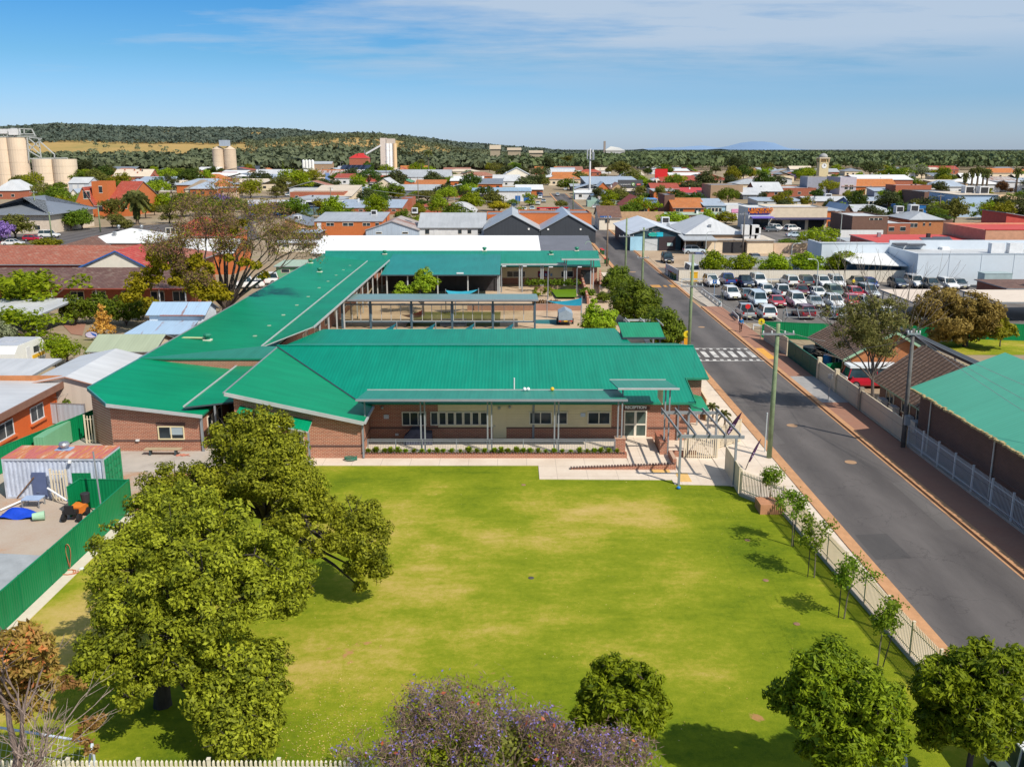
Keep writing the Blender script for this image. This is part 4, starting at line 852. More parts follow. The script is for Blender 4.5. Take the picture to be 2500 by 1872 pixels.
m=MB();m.box(-10.36,-10.26,63.5,63.6,2.7,4.05);m.build('post',TRIM,ve)
m=MB();m.slab([(-10.75,62.75,4.30),(7.95,62.75,4.30),(7.75,66.45,4.0),(-10.55,66.45,4.0)],.08,0,1);cn=m.build('canopy',[GREEN_GREY,TRIM],ve)
m=MB();m.box(-10.78,7.98,62.66,62.75,4.16,4.31);m.build('gutter',TRIM,cn);m=MB();m.bar((-10.55,66.47,4.02),(7.75,66.47,4.02),.05,.08);m.build('flashing',TRIM_L,cn)
m=MB()
for x in(-6.32,-1.56,3.16,7.62):m.bar((x,62.8,4.14),(x,66.3,3.86),.1,.16)
m.bar((-10.6,63.55,4.1),(7.8,63.55,4.1),.1,.16);m.build('beam',TRIM_D,cn)
m=MB();m.slab([(7.35,63.1,5.0),(11.55,63.1,5.0),(11.2,66.6,4.72),(7.1,66.6,4.72)],.08,0,1);c2=m.build('canopy',[GREEN_GREY,TRIM],ve);m=MB();m.bar((7.1,66.62,4.74),(11.2,66.62,4.74),.05,.08);m.build('flashing',TRIM_L,c2);m=MB();m.box(7.33,11.58,63.0,63.1,4.9,5.02);m.build('gutter',TRIM_L,c2)
for x,z0 in((7.75,4.1),(10.75,.1),(11.05,.1)):m=MB();m.box(x-.05,x+.05,63.7,63.8,z0,4.93);m.build('post',TRIM,ve)
m=MB();m.box(10.6,10.66,64.3,66.4,3.5,4.7);m.build('side_screen',CREAM,ve)
m=MB()
for z in(.32,1.08,1.2):m.bar((-10.2,63.42,z),(7.3,63.42,z),.045,.045)
x=-10.2
while x<7.3:m.box(x-.009,x+.009,63.41,63.43,.32,1.08);x+=.115
for x in(-10.15,-8.2,-6.3,-3.9,-1.56,.8,3.16,5.2,7.25):m.box(x-.025,x+.025,63.395,63.445,.2,1.2)
m.build('railing',TRIM,ve)
m=MB();m.box(7.3,8.02,63.62,64.3,0,1.1);m.box(7.27,8.05,63.59,64.33,1.1,1.2);m.build('pier',BRICK,ve)
m=MB();m.box(10.45,10.95,63.5,66.0,0,.95);m.box(10.42,10.98,63.47,66.03,.95,1.04);m.build('side_wall',BRICK,ve)
m=MB();m.slab([(8.05,61.6,.06),(10.4,61.6,.06),(10.4,66.9,.3),(8.05,66.9,.3)],.2);struct('ramp',m,PAVE,'concrete ramp up to the reception doors')
m=MB();m.box(-10.6,8.05,62.72,62.9,.03,.36);m.box(7.87,8.05,62.9,63.3,.03,.36);m.box(-10.6,-10.42,62.9,63.3,.03,.36);pl=m.build('planter',BRICK,None);tag(pl,'low brick planter edging along the veranda','planter')
m=MB();m.box(-10.42,7.87,62.9,63.3,.03,.3);m.build('soil',plain((.10,.05,.03),.95,.3),pl)
m=MB()
for i in range(96):x=-10.55+i*.193;m.box(x,x+.1,62.70,62.92,.36,.43)
m.build('brick_band',BRICK_D,pl)
def tuft(name,p,r,n,leaf,label,cat,group):
 P,Nn,T=[],[],[]
 for i in range(n):
  a=random.random()*6.28;e=random.uniform(.3,1.4);d=Vector((math.cos(a)*math.cos(e),math.sin(a)*math.cos(e),math.sin(e)))
  for u in(.35,.7,1):P.append(tuple(Vector(p)+d*r*u));nn=d.cross(Vector((0,0,1))).normalized().cross(d)+Vector((0,0,.4));Nn.append(tuple(nn.normalized()));T.append(random.random())
 root=quads(np.array(P),np.array(Nn),r*.36,np.array(T),name,lm(leaf,.3),None,2.0);return tag(root,label,cat,group)
xs_=[250,303,357,392,437,488,545,592,638,684,728,785,835,888,938,992,1055,1095,1137,1190,1238,1280,1330,1378,1430,1485,1537,1592,1640,1687,1732,1778,1830]
tf=None
for i,fx in enumerate(xs_):
 p=onz('F',fx,1345,.3);s_=random.uniform(.2,.36)
 if tf is None:tf=tuft('garden_plant',(0,0,0),1.0,46,'lime','small yellow green tufted plant in the veranda planter','plant','tufted plants in the veranda planter');o=tf
 else:o=tf.copy();COL.objects.link(o)
 o.location=(p.x,63.1,.3);o.scale=(s_,s_,s_*1.15);o.rotation_euler=(0,0,i*1.3)
a,b=ony('F',482,1243,65.6),ony('F',660,1145,65.6);m=MB();xm=(a.x+b.x)/2;w2=(b.x-a.x)/2
prof=[(-w2,.2),(-w2*.98,.75),(-w2*.72,1.02),(-w2*.45,1.36),(w2*.25,1.38),(w2*.5,1.12),(w2*.95,1.08),(w2,.2)]
for(u0,z0),(u1,z1)in zip(prof[:-1],prof[1:]):
 m.poly([(xm+u0,65.25,z0),(xm+u1,65.25,z1),(xm+u1,66.05,z1),(xm+u0,66.05,z0)][::-1])
m.poly([(xm+u,65.25,z)for u,z in prof][::-1]);m.poly([(xm+u,66.05,z)for u,z in prof])
o=m.build('covered_barbecue',plain((.055,.06,.10),.8,.3,0,3));tag(o,'barbecue under a dark blue fabric cover on the veranda','barbecue')
for i,(fx,fy,r,mt,lb)in enumerate(((1243,926,.14,WHITE,'white ball resting on the veranda canopy, left of a pair'),(1266,926,.14,WHITE,'white ball resting on the veranda canopy, right of a pair'),(1418,930,.15,YELLOW,'yellow ball resting alone on the veranda canopy'))):
 p=onz('F',fx,fy+10,4.05);bm_=MB();bm_.lathe((p.x,66.0,4.05),[(.02,0),(r*.7,r*.3),(r,r),(r*.7,r*1.7),(.02,r*2)],12);tag(bm_.build('ball',mt,None,True),lb,'ball')
p=onz('F',145,1380,.06);m=MB();m.tube([(p.x+.42*math.cos(a)*(1+.1*math.sin(3*a)),p.y+.3*math.sin(a),.09+.012*a)for a in[i*.5 for i in range(40)]],.03,5);tag(m.build('garden_hose',plain((.02,.16,.11),.5)),'coiled green hose lying by the corner of the brick wing','hose')
m=MB();m.wallpoly([(0,0),(7.1,0),(7.1,.42),(0,.12)],(3.95,60.3,0),(11.05,60.25,0),.22)
rw=m.build('ramp_wall',BRICK);tag(rw,'low brick kerb wall tapering along the ramp','garden wall');m=MB()
for i in range(36):u=i/36;x=3.95+7.1*u;m.box(x,x+.11,60.24,60.56,.125+.3*u,.19+.3*u)
m.build('brick_band',BRICK_D,rw)
m=MB();m.box(11.0,13.0,63.0,63.25,0,.45);m.box(11.0,11.25,61.2,63.0,0,.5);tag(m.build('garden_wall',BRICK),'low brick corner wall beside the reception posts','garden wall')
pg=thing('pergola','open grey steel pergola over the school entrance','pergola',(12.5,59,0));zt=ony('G',708,1172,57.4).z;yb_=onz('G',790,1014,zt).y
for x,y in((10.75,57.4),(14.25,57.2)):m=MB();m.box(x-.07,x+.07,y-.07,y+.07,0,zt-.1);m.build('post',TRIM,pg)
xa=onz('G',590,1014,zt).x;xb=onz('G',985,1014,zt).x
m=MB();m.box(xb-.25,xb-.11,yb_-.07,yb_+.07,0,zt-.1);m.build('post',TRIM,pg);m=MB();m.box(12.2,12.34,yb_-.07,yb_+.07,0,zt-.1);m.build('post',TRIM,pg)
m=MB();m.bar((10.5,57.4,zt),(14.75,57.2,zt),.12,.2);m.build('beam',TRIM,pg);m=MB();m.bar((xa,yb_,zt),(xb,yb_,zt),.12,.2);m.build('beam',TRIM,pg)
for i in range(5):m=MB();u=i/4;m.bar((10.72+u*3.75,57.1,zt+.16),(xa+.1+u*(xb-xa-.25),yb_+.5,zt+.16),.07,.16);m.build('rafter',TRIM,pg)
g0,g1=onz('G',745,1322),onz('G',965,1326);picket_fence('school_gate',[(g0 .x,g0 .y),(g1 .x,g1 .y)],1.75,PICKET,'wide cream slatted gate standing under the pergola',3,.14,.03,0,'gate')
e0,e1=onz('G',978,1262),onz('G',1120,1215);picket_fence('palisade_fence',[(e0 .x,e0 .y),(e1 .x,e1 .y)],1.75,PICKET,'short cream palisade panel behind the pergola gate',3,.14)
f0,f1=onz('G',1022,1405),onz('G',1112,1560);panel_fence('side_fence',[(f0 .x,f0 .y),(f1 .x,f1 .y)],1.75,plain((.72,.62,.46),.6,.05),PICKET,'solid cream panel fence beside the right pergola post',1.6)
c0=onz('K',668,330);picket_fence('boundary_fence',[(14.25,55.5),(c0 .x,c0 .y),(16.9,36.0),(17.55,26.9)],1.7,PICKET,'cream palisade fence along the lawn and street verge',2.4,.125,.02,.22)
picket_fence('front_fence',[(-19,26.75),(-3,26.75),(17.5,25.2)],1.75,plain((.72,.66,.52),.55,.1),'weathered cream picket fence across the front of the lawn',2.4,.15,.035)
panel_fence('boundary_fence',[(15.4,72),(15.75,80),(15.9,93)],1.8,metal_roof((.72,.55,.28),.6,.9,.5,.06),plain((.72,.6,.4),.6,.05),'warm cream ribbed fence between reception block and verge',2.4)
lw=thing('classroom_wing','brick left wing with chamfered corner and sloping green roof','school building',(-26,66,0),SG)
lz=lambda X:2.85-.124*(X+21.85)
m=MB();c=[(-28.55,64.45),(-22.1,64.45),(-22.1,80),(-30.8,80),(-30.8,66.7)]
for i in range(5):
 a,b=c[i],c[(i+1)%5];m.poly([(*a,0),(*b,0),(*b,lz(b[0])-.15),(*a,lz(a[0])-.15)])
m.build('wall',BRICK,lw)
m=MB();m.slab([(-31.1,67.05,lz(-31.1)),(-28.5,63.85,lz(-28.5)),(-21.85,63.85,2.85),(-21.85,79,2.85),(-31.1,79,lz(-31.1))],.16,0,1);m.build('roof',[GREEN,TRIM_G],lw)
m=MB();m.bar((-28.5,63.8,lz(-28.5)-.1),(-21.8,63.8,2.75),.07,.24);m.build('fascia',TRIM_L,lw);m=MB();m.bar((-31.15,67.0,lz(-31.1)-.06),(-28.5,63.8,lz(-28.5)-.06),.1,.26);m.bar((-31.15,67.05,lz(-31.1)-.02),(-31.15,79,lz(-31.1)-.02),.1,.2);m.build('gutter',plain((.05,.24,.24),.5),lw)
a,b=ony('E',1003,1092,64.45),ony('E',1162,1008,64.45);window_on(lw,a.x,b.x,a.z,b.z,64.45,CREAM,GL,1,.08,.08)
m=MB();m.box(a.x+.85,b.x-.12,64.40,64.42,a.z+.35,b.z-.1);m.build('blind',plain((.35,.42,.46),.7),lw)
m=MB();m.box(a.x-.1,b.x+.1,64.42,64.455,b.z+.02,b.z+.26);m.box(-28.5,-22.1,64.42,64.455,.72,.86);m.build('brick_band',BRICK_D,lw);m=MB();q=ony('E',870,1098,64.4);m.box(q.x-.12,q.x+.12,64.3,64.45,q.z-.06,q.z+.06);m.build('wall_light',OFFW,lw)
m=MB();m.box(-22.18,-22.02,64.3,64.46,0,2.7);m.build('downpipe',TRIM,lw)
for y0,y1 in((65.6,66.6),(66.8,67.8),(68.0,69.0)):window_x(lw,y0,y1,.9,2.2,-22.1,1,CREAM_W,GL,0)
bw=thing('breezeway_roof','green breezeway roof between the two front brick wings','canopy',(-21.3,66,0))
m=MB();z0=3.35;P0,P1=onz('E',1165,888,z0),onz('E',1460,852,z0-.1);m.slab([(P0 .x,P0 .y,z0),(P1 .x+.4,P1 .y,z0-.1),(-19.4,77.5,z0-.05),(-23.1,77.8,z0)],.12,0,1);m.build('canopy',[GREEN2,TRIM_D],bw)
m=MB();m.bar((P0 .x-.05,P0 .y,z0+.02),(-23.15,77.8,z0+.02),.12,.1);m.build('flashing',TRIM_L,bw)
for x,y in((-21.4,65.4),(-21.4,70.5)):m=MB();m.box(x-.06,x+.06,y-.06,y+.06,0,3.2);m.build('post',TRIM,bw)
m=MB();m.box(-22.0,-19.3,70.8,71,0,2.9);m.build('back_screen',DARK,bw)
lg=thing('long_wing','long brick wing with broad green roof running back from the street front','school building',(-26.5,110,0),SG)
m=MB();c=[(-30.8,77.2),(-20.8,77.2),(-20.8,158),(-30.8,158)];zz=[3.9,3.9,3.0,3.9]
m.poly([(-30.8,77.2,0),(-20.8,77.2,0),(-20.8,77.2,3.86),(-30.8,77.2,3.86)]);m.poly([(-22.0,77.3,0),(-22.0,158,0),(-22.0,158,3.0),(-22.0,77.3,3.0)]);m.poly([(-30.8,160,0),(-30.8,77.2,0),(-30.8,77.2,3.86),(-30.8,160,3.86)]);m.poly([(-20.8,77.2,0),(-20.8,82,0),(-20.8,82,3.8),(-20.8,77.2,3.86)])
m.build('wall',BRICK,lg)
m=MB();m.slab([(-31.2,77.2,4.02),(-22.0,81.6,3.3),(-21.9,149.8,3.3),(-24.5,157.9,3.55),(-31.5,158.6,4.05)],.16,0,1);lroof=m.build('roof',[GREEN2,TRIM_G],lg)
m=MB();m.slab([(-31.2,77.1,4.04),(-20.6,77.1,4.03),(-20.8,81.7,4.1),(-22.2,81.95,4.06)],.14,0,1);m.build('roof_strip',[GREEN_GREY,TRIM_G],lg)
m=MB();m.bar((-31.25,77.2,4.0),(-31.55,158.6,4.02),.12,.14);m.build('gutter',TRIM,lg)
m=MB();m.slab([(-22.3,82.3,3.95),(-19.5,91,4.15),(-19.3,148.3,4.15),(-22.7,148.3,3.95)],.1,0,1);ca=m.build('veranda_canopy',[GREEN2,TRIM_L],lg)
m=MB();m.bar((-22.32,82.3,3.99),(-22.72,148.3,3.99),.12,.1);m.build('flashing',TRIM_L,ca);m=MB();m.bar((-19.42,91,4.1),(-19.24,148.3,4.1),.1,.2);m.build('gutter',TRIM_L,ca)
for i in range(12):y=95+i*4.7;m=MB();m.box(-19.75,-19.6,y-.07,y+.07,0,4.0);m.build('post',TRIM_L,lg)
for y0 in range(97,146,6):window_x(lg,y0,y0+2.6,.9,2.2,-22.0,1,CREAM_W,GL,1)
zr_=lambda X:3.3+(-22-X)*.077
def whirly(x,y,z,lbl=None,par=None,mt=TRIM_G):
 m=MB();m.obox((x,y,z+.06),(.75,.6,.1),0,1);m.lathe((x,y,z+.1),[(.2,0),(.2,.22),(.34,.27),(.38,.42),(.3,.56),(.08,.6)],12,0);m.build('roof_vent',[mt,CREAM_W],par or lroof)
for s,x,y in(('B',535,1205),('B',610,1265),('E',1312,470)):
 p=onz(s,x,y,3.75);whirly(p.x,p.y,zr_(p.x)-.02)
p=onz('E',1230,470,3.7);m=MB();m.obox((p.x,p.y,zr_(p.x)+.1),(2.3,.55,.05),-.1);m.build('roof_plank',plain((.45,.55,.28),.6),lroof)
m=MB()
for s,x,y in(('B',860,1210),('B',805,1247),('B',745,1290),('B',678,1340),('B',605,1393),('B',515,1465),('B',420,1535),('B',310,1615),('B',800,1412),('E',1610,437),('E',1700,372),('E',1790,306),('E',1875,243)):
 p=onz(s,x,y,3.6);m.obox((p.x,p.y,zr_(p.x)+.04),(.35,.3,.06))
m.build('roof_sheet_clip',GREENROOF_P,lroof)
sr=thing('covered_walkway','narrow green roof strip behind the reception block','covered walkway',(-4,90,0))
m=MB();m.slab([(-21.4,85.9,3.22),(11.3,87.5,3.22),(10.3,93.3,3.55),(-18.9,92.8,3.55)],.12,0,1);m.build('roof',[GREEN_TEAL,TRIM_D],sr);m=MB();m.bar((-21.4,85.8,3.02),(11.3,87.4,3.02),.12,.42);m.build('gutter',TRIM_D,sr)
for i in range(9):x=-17+i*3.3;m=MB();m.box(x-.06,x+.06,92.2,92.32,0,3.4);m.build('post',TRIM,sr)
m=MB();m.box(-19,8.8,89.6,89.8,0,2.95);m.build('wall',CREAM,sr);m=MB();m.box(9.6,10.4,89.5,90.2,0,2.9);m.build('pier',BRICK_TAN,sr)
ss=thing('shelter','small freestanding green skillion shelter by the street hedge','shelter',(12.7,91,0))
m=MB();m.slab([(10.65,88.8,3.5),(14.68,88.8,3.5),(14.9,94.2,4.0),(10.75,94.2,4.0)],.12,0,1);r_=m.build('roof',[GREEN,TRIM],ss);m=MB();m.bar((10.6,88.72,3.45),(14.75,88.72,3.45),.1,.18);m.build('gutter',TRIM_D,r_)
for x in(11.0,14.3):
 for y in(89.3,93.6):m=MB();m.box(x-.08,x+.08,y-.08,y+.08,0,3.45);m.build('post',TRIM,ss)
pb=thing('pergola','small grey steel pergola behind the green shelter','pergola',(13.8,98,0))
for x in(12.2,15.6):m=MB();m.box(x-.06,x+.06,99,99.12,0,3.3);m.build('post',TRIM,pb)
m=MB();m.bar((11.9,99.05,3.35),(16.0,99.05,3.35),.1,.2);m.build('beam',TRIM_L,pb)
for i in range(3):x=12.1+i*1.6;m=MB();m.bar((x,99.4,3.5),(x+.2,95.2,3.5),.07,.15);m.build('rafter',TRIM_L,pb)
flat('courtyard',[(-20.5,93),(15.3,93),(15.3,150),(-20.5,150)],.02,ground_mat(((.3,(.36,.25,.16)),(.5,(.50,.37,.25)),(.7,(.56,.43,.31))),.35,5,.2),'tan concrete courtyard between the wings')
flat('lawn',[onz('N',640,585)[:2],onz('N',915,578)[:2],onz('N',918,668)[:2],onz('N',700,668)[:2]],.35,lm('bright',0),'small square of bright lawn in the courtyard')
flat('play_surface',[onz('N',470,890)[:2],onz('N',740,885)[:2],onz('N',740,940)[:2],onz('N',470,930)[:2]],.028,plain((.03,.16,.17),.8,.2),'teal painted play strip')
flat('lawn',[(-13,113.5),(-1.5,113.5),(-1.5,124),(-13,124)],.03,ground_mat(((.3,(.06,.08,.015)),(.7,(.13,.13,.03))),.5,6),'shaded turf square in the courtyard')
sc=thing('courtyard_shelter','courtyard shelter with grey green canopy and clear wind screens','shelter',(-9,112,0))
m=MB();m.slab([(-20.7,110.8,3.72),(3.15,110.8,3.72),(3.05,116.2,3.6),(-19.9,116.2,3.6)],.1,0,1);r_=m.build('canopy',[metal_roof((.16,.26,.25),.35,.3,.1,.1),TRIM],sc);m=MB();m.bar((-20.7,110.75,3.66),(3.15,110.75,3.66),.08,.2);m.build('gutter',TRIM,r_)
def clear_mat():
 m,nt,b=NT('clear_screen');tr=N(nt,'ShaderNodeBsdfTransparent');tr.inputs[0].default_value=(.82,.80,.70,1);mx=N(nt,'ShaderNodeMixShader');b.inputs['Base Color'].default_value=(.5,.42,.28,1);b.inputs['Roughness'].default_value=.1
 p=pos(nt);n=noise(nt,p,.8,2);L(nt,math_(nt,'MULTIPLY',n,.3),mx.inputs[0]);L(nt,tr.outputs[0],mx.inputs[1]);L(nt,b.outputs[0],mx.inputs[2]);L(nt,mx.outputs[0],nt.nodes['Material Output'].inputs[0]);return m
CLEAR=clear_mat();pxs=[onz('M',x,905).x for x in(376,683,1125,1565,2005)]+[2.75]
for x in pxs:m=MB();m.box(x-.12,x+.12,111.9,112.15,0,3.6);m.build('post',plain((.06,.11,.15),.5),sc)
m=MB();m.bar((pxs[0],112.02,3.4),(2.75,112.02,3.4),.14,.24);m.bar((pxs[0],112.02,2.98),(2.75,112.02,2.98),.1,.14);m.bar((pxs[0],112.02,.84),(2.75,112.02,.84),.1,.14);m.build('rail',plain((.06,.11,.15),.5),sc)
for a,b in zip(pxs[:-1],pxs[1:]):
 f=MB();k=3 if b-a<3.6 else 4
 for i in range(k+1):x=a+.16+(b-a-.32)*i/k;f.box(x-.035,x+.035,111.98,112.06,.92,2.9)
 f.box(a+.16,b-.16,111.98,112.06,2.84,2.91);f.box(a+.16,b-.16,111.98,112.06,.91,.98);fo=f.build('screen_frame',TRIM_L,sc);q=MB();q.poly([(a+.2,112.02,.95),(b-.2,112.02,.95),(b-.2,112.02,2.88),(a+.2,112.02,2.88)]);q.build('pane',CLEAR,fo)
def sail(pts,mat,label,posts=True):
 root=thing('shade_sail',label,'shade sail',(pts[0][0],pts[0][1],0),'courtyard shade sails');m=MB();n=6;A,B,C_=(Vector(p)for p in pts[:3])
 grid={}
 for i in range(n+1):
  for j in range(n+1-i):
   u,v=i/n,j/n;w_=1-u-v;p=A*u+B*v+C_*w_;p.z-=.9*(u*v+v*w_+u*w_);cen=(A+B+C_)/3;k=4*(u*v+v*w_+u*w_)/1.33;pull=.0;grid[i,j]=len(m.v);m.v.append(tuple(p))
 for i in range(n):
  for j in range(n-i):
   m.f.append((grid[i,j],grid[i+1,j],grid[i,j+1]));m.m.append(0)
   if(i+1,j+1)in grid and i+j+2<=n:m.f.append((grid[i+1,j],grid[i+1,j+1],grid[i,j+1]));m.m.append(0)
 m.build('cloth',mat,root)
 if posts:
  for p in pts[:3]:q=MB();q.tube([(p[0],p[1],0),(p[0],p[1],p[2]+.15)],.06,8);q.build('post',TRIM,root)
for i in range(4):
 x=-17.6+i*4.6;sail([(x,103,.35),(x+3.2,102.6,.3),(x+4.0,109.5,1.15)],plain((.012,.11,.14),.8),['dark teal shade sail at the far left below the clear screens','second dark teal shade sail from the left below the screens','third dark teal shade sail below the screens','last dark teal shade sail below the screens, by the grey steps'][i])  # cloth colour darkened to carry the shade around the sails
p0,p1,p2=onz('N',975,650,2.9),onz('N',970,735,2.2),onz('N',600,683,2.2);sail([tuple(p0),tuple(p1),tuple(p2)],plain((.02,.26,.36),.7),'blue shade sail stretched beside the courtyard lawn')
p0,p1,p2=onz('M',1495,480,3.0),onz('M',1850,470,3.0),onz('M',1600,560,2.4);sail([tuple(p0),tuple(p1),tuple(p2)],plain((.03,.30,.40),.7),'blue shade sail just behind the grey canopy')
p0,p1,p2=onz('M',1015,745,1.0),onz('M',1250,690,2.0),onz('M',1225,772,.4);sail([tuple(p0),tuple(p1),tuple(p2)],RED,'bright red sail over the sandpit behind the screens',False)
q=onz('M',1580,860);m=MB()
for i in range(3):m.box(q.x-1.6,q.x+1.6,q.y-.9+.6*i,q.y-.3+.6*i,.03,.25+.22*i)
tag(m.build('steps',TRIM),'grey bleacher steps under the third sail','steps')
rw0,rw1=onz('N',470,790),onz('N',975,790);m=MB();m.box(-6,rw1 .x,rw0 .y,rw0 .y+.3,0,.9);tag(m.build('retaining_wall',brick((.40,.2,.14),(.32,.16,.11),(.4,.3,.24),.3,.1)),'long low brick retaining wall behind the trailer','retaining wall')
rw0,rw1=onz('N',460,580),onz('N',915,580);m=MB();m.box(rw0 .x,rw1 .x,rw0 .y,rw0 .y+.3,0,.8);tag(m.build('retaining_wall',BRICK_TAN),'pale brick retaining wall under the clipped hedge','retaining wall')
def hedge(p0,p1,h,wd,leaf,label,cat='hedge',z0=0):
 a,b=Vector((p0[0],p0[1],0)),Vector((p1[0],p1[1],0));n=max(2,int((b-a).length/(wd*.7)));lob=[tuple(a.lerp(b,i/(n-1)))[:2]+(z0+h*.5,wd*.6,wd*.6,h*.55)for i in range(n)]
 P,Nn,T=lobes_cloud(lob,55);return tag(quads(P,Nn,.16*RNG.uniform(.7,1.3,len(P)),T,'hedge',lm(leaf)),label,cat)
a,b=onz('N',400,525,.8),onz('N',910,525,.8);hedge(a,b,1.1,1.0,'mid','clipped hedge on the brick wall before the back block',z0=.8)
a,b=onz('N',490,640),onz('N',600,640);hedge(a,b,1.3,1.2,'bright','loose green shrubs in the corner of the courtyard bed')
a,b=onz('N',480,720),onz('N',700,715);hedge(a,b,.5,.8,'brown','low brown groundcover along the courtyard wall')
for(x0,y0,x1,y1,lb)in((945,470,1030,720,'sloping brick stair wall on the courtyard side'),(1160,470,1170,600,'sloping brick stair wall on the street side')):
 a,b=onz('N',x0,y0),onz('N',x1,y1);m=MB();d=(b-a).length;m.wallpoly([(0,0),(d,0),(d,1.0),(0,1.9)],(a.x,a.y,0),(b.x,b.y,0),.3);tag(m.build('stair_wall',BRICK),lb,'garden wall')
q=onz('N',1240,610);m=MB();m.box(q.x-1,q.x+1,q.y,q.y+1.6,0,1.1);tag(m.build('planter_box',CREAM_L),'square cream planter box by the stair wall','planter')
for x,y,lb in((1030,650,'spiky palm like shrub in the dark planter beside the stairs'),(1210,700,'dark bushy shrub between stairs and street trees')):
 q=onz('N',x,y);plant('shrub','bush',(q.x,q.y,0),2.4,1.6,'mid',lb,'shrub')
q=onz('N',800,955);tr=thing('covered_trailer','grey canvas covered trailer parked in the courtyard','trailer',(q.x,q.y+1.2,0));x0,x1=q.x-.85,q.x+.85;y0,y1=q.y+.1,q.y+3.0
m=MB();m.poly([(x0,y0,.7),(x1,y0,.7),(x1,y0,1.55),(q.x,y0,1.95),(x0,y0,1.55)]);m.poly([(x1,y1,.7),(x0,y1,.7),(x0,y1,1.55),(q.x,y1,1.95),(x1,y1,1.55)]);m.poly([(x0,y1,.7),(x0,y0,.7),(x0,y0,1.55),(x0,y1,1.55)]);m.poly([(x1,y0,.7),(x1,y1,.7),(x1,y1,1.55),(x1,y0,1.55)]);m.poly([(x0,y0,1.55),(q.x,y0,1.95),(q.x,y1,1.95),(x0,y1,1.55)]);m.poly([(q.x,y0,1.95),(x1,y0,1.55),(x1,y1,1.55),(q.x,y1,1.95)]);m.build('canvas_cover',plain((.26,.33,.40),.7,.15),tr)
m=MB();m.box(x0-.05,x1+.05,y0-.1,y1+.05,.5,.69);m.bar((q.x,y1,.5),(q.x,y1+1.2,.5),.1,.1);m.build('chassis',plain((.16,.09,.05),.7),tr)
for sx in(-1,1):m=MB();m.obox((q.x+sx*.95,q.y+1.5,.34),(.2,.66,.66));m.build('wheel',TYRE,tr);m=MB();m.obox((q.x+sx*.7,y0-.12,.6),(.2,.05,.12));m.build('tail_light',RED,tr)
m=MB();m.obox((q.x,y0-.13,.6),(.45,.03,.12));m.build('number_plate',YELLOW,tr)
for fx,fy0,fy1,lb in((1228,320,155,'slim grey light pole left of the lawn square'),(1390,365,160,'slim grey light pole in the courtyard bed'),(1572,330,160,'slim grey light pole beside the stair wall'),(1098,320,155,'slim grey light pole at the mid roof corner')):
 q=onz('F',fx,fy0);street_light((q.x,q.y),max(2.5,ony('F',fx,fy1,q.y).z),lb,.15,1,TRIM,group='courtyard light poles')
md=thing('assembly_shelter','broad flat teal roof over a dark open assembly area','shelter',(-10.5,146,0))
m=MB();m.slab([(-19.0,136,3.42),(-1.72,136,3.42),(-1.85,157,4.2),(-19.7,157,4.2)],.14,0,1);r_=m.build('roof',[metal_roof((.012,.22,.19),.4,.3,.2,.2),TRIM_G],md);m=MB();m.bar((-19.0,135.93,3.35),(-1.72,135.93,3.35),.12,.16);m.build('gutter',TRIM_D,r_)  # teal cast is grazing sky reflection put into the roof colour
for x in(858,1083,1408,1735,2060,2078):p=onz('M',x,470);X_=ony('M',x,320,136.4).x;m=MB();m.box(X_-.09,X_+.09,136.4,136.58,0,3.4);m.build('post',TRIM_L,md)
m=MB();m.box(-19,-1.8,143.0,143.2,0,3.5);m.build('back_wall',plain((.05,.045,.05),.7,.3),md);m=MB();q=onz('M',1650,300,3.55);m.obox((q.x,136.6,3.56),(1.0,.5,.16));m.build('skylight',OFFW,r_)  # near-black back wall colour stands in for the shaded interior
bb=thing('back_block','back school block with green roof and cream clad front facing the courtyard','school building',(-8,154,0),SG)
m=MB();m.box(-30.8,13.6,150.47,164,0,2.9,0,'t');m.build('wall',BRICK,bb);m=MB();m.box(-1.6,9.6,150.42,150.49,1.05,2.85);m.build('cladding',CREAM,bb)
m=MB();m.slab([(-24,149.8,2.95),(14.1,149.8,2.95),(14.4,158.6,4.55),(-31.3,158.6,4.55),(-30,150,2.95)],.14,0,1);m.slab([(-31.3,158.6,4.55),(14.4,158.6,4.55),(14.1,165,3.4),(-31.5,165,3.4)],.14,0,1);broof=m.build('roof',[metal_roof((.012,.23,.16),.4,.3,.2,.2),TRIM_G],bb)
for x0,x1,y0,y1,mu in((165,365,362,428,2),(750,885,360,428,1)):
 a,b=ony('N',x0,y1,150.42),ony('N',x1,y0,150.42);window_on(bb,a.x,b.x,max(.9,a.z),b.z,150.42,CREAM_W,GL,mu)
a,b=ony('N',500,428,150.42),ony('N',620,362,150.42);m=MB();m.box(a.x,b.x,150.3,150.41,a.z,b.z);nb=m.build('noticeboard',plain((.20,.02,.06),.6,.2),bb);m=MB()
for i in range(5):m.box(a.x+.2+i*.45,a.x+.5+i*.45,150.27,150.30,a.z+.2+.3*(i%2),a.z+.6+.3*(i%2))
m.build('paper',plain((.2,.35,.6),.6,.4,0,3),nb)
a,b=ony('N',965,460,150.4),ony('N',1080,335,150.4);m=MB();m.box(a.x,b.x,150.36,150.48,.1,2.3);m.build('door',GL,bb)
m=MB();m.slab([(-1.7,145.3,3.85),(8.4,145.3,3.85),(8.4,149.9,3.6),(-1.7,149.9,3.6)],.1,0,1);cnp=m.build('canopy',[GREEN2,TRIM_L],bb);m=MB();m.bar((-1.7,145.22,3.82),(8.4,145.22,3.82),.1,.24);m.build('gutter',TRIM_L,cnp)
m=MB();m.slab([(7.6,144.5,4.7),(13.6,144.5,4.7),(13.6,149.9,4.4),(7.6,149.9,4.4)],.1,0,1);cnp=m.build('canopy',[GREEN2,TRIM_L],bb);m=MB();m.bar((7.6,144.42,4.66),(13.6,144.42,4.66),.1,.24);m.build('gutter',TRIM_L,cnp)
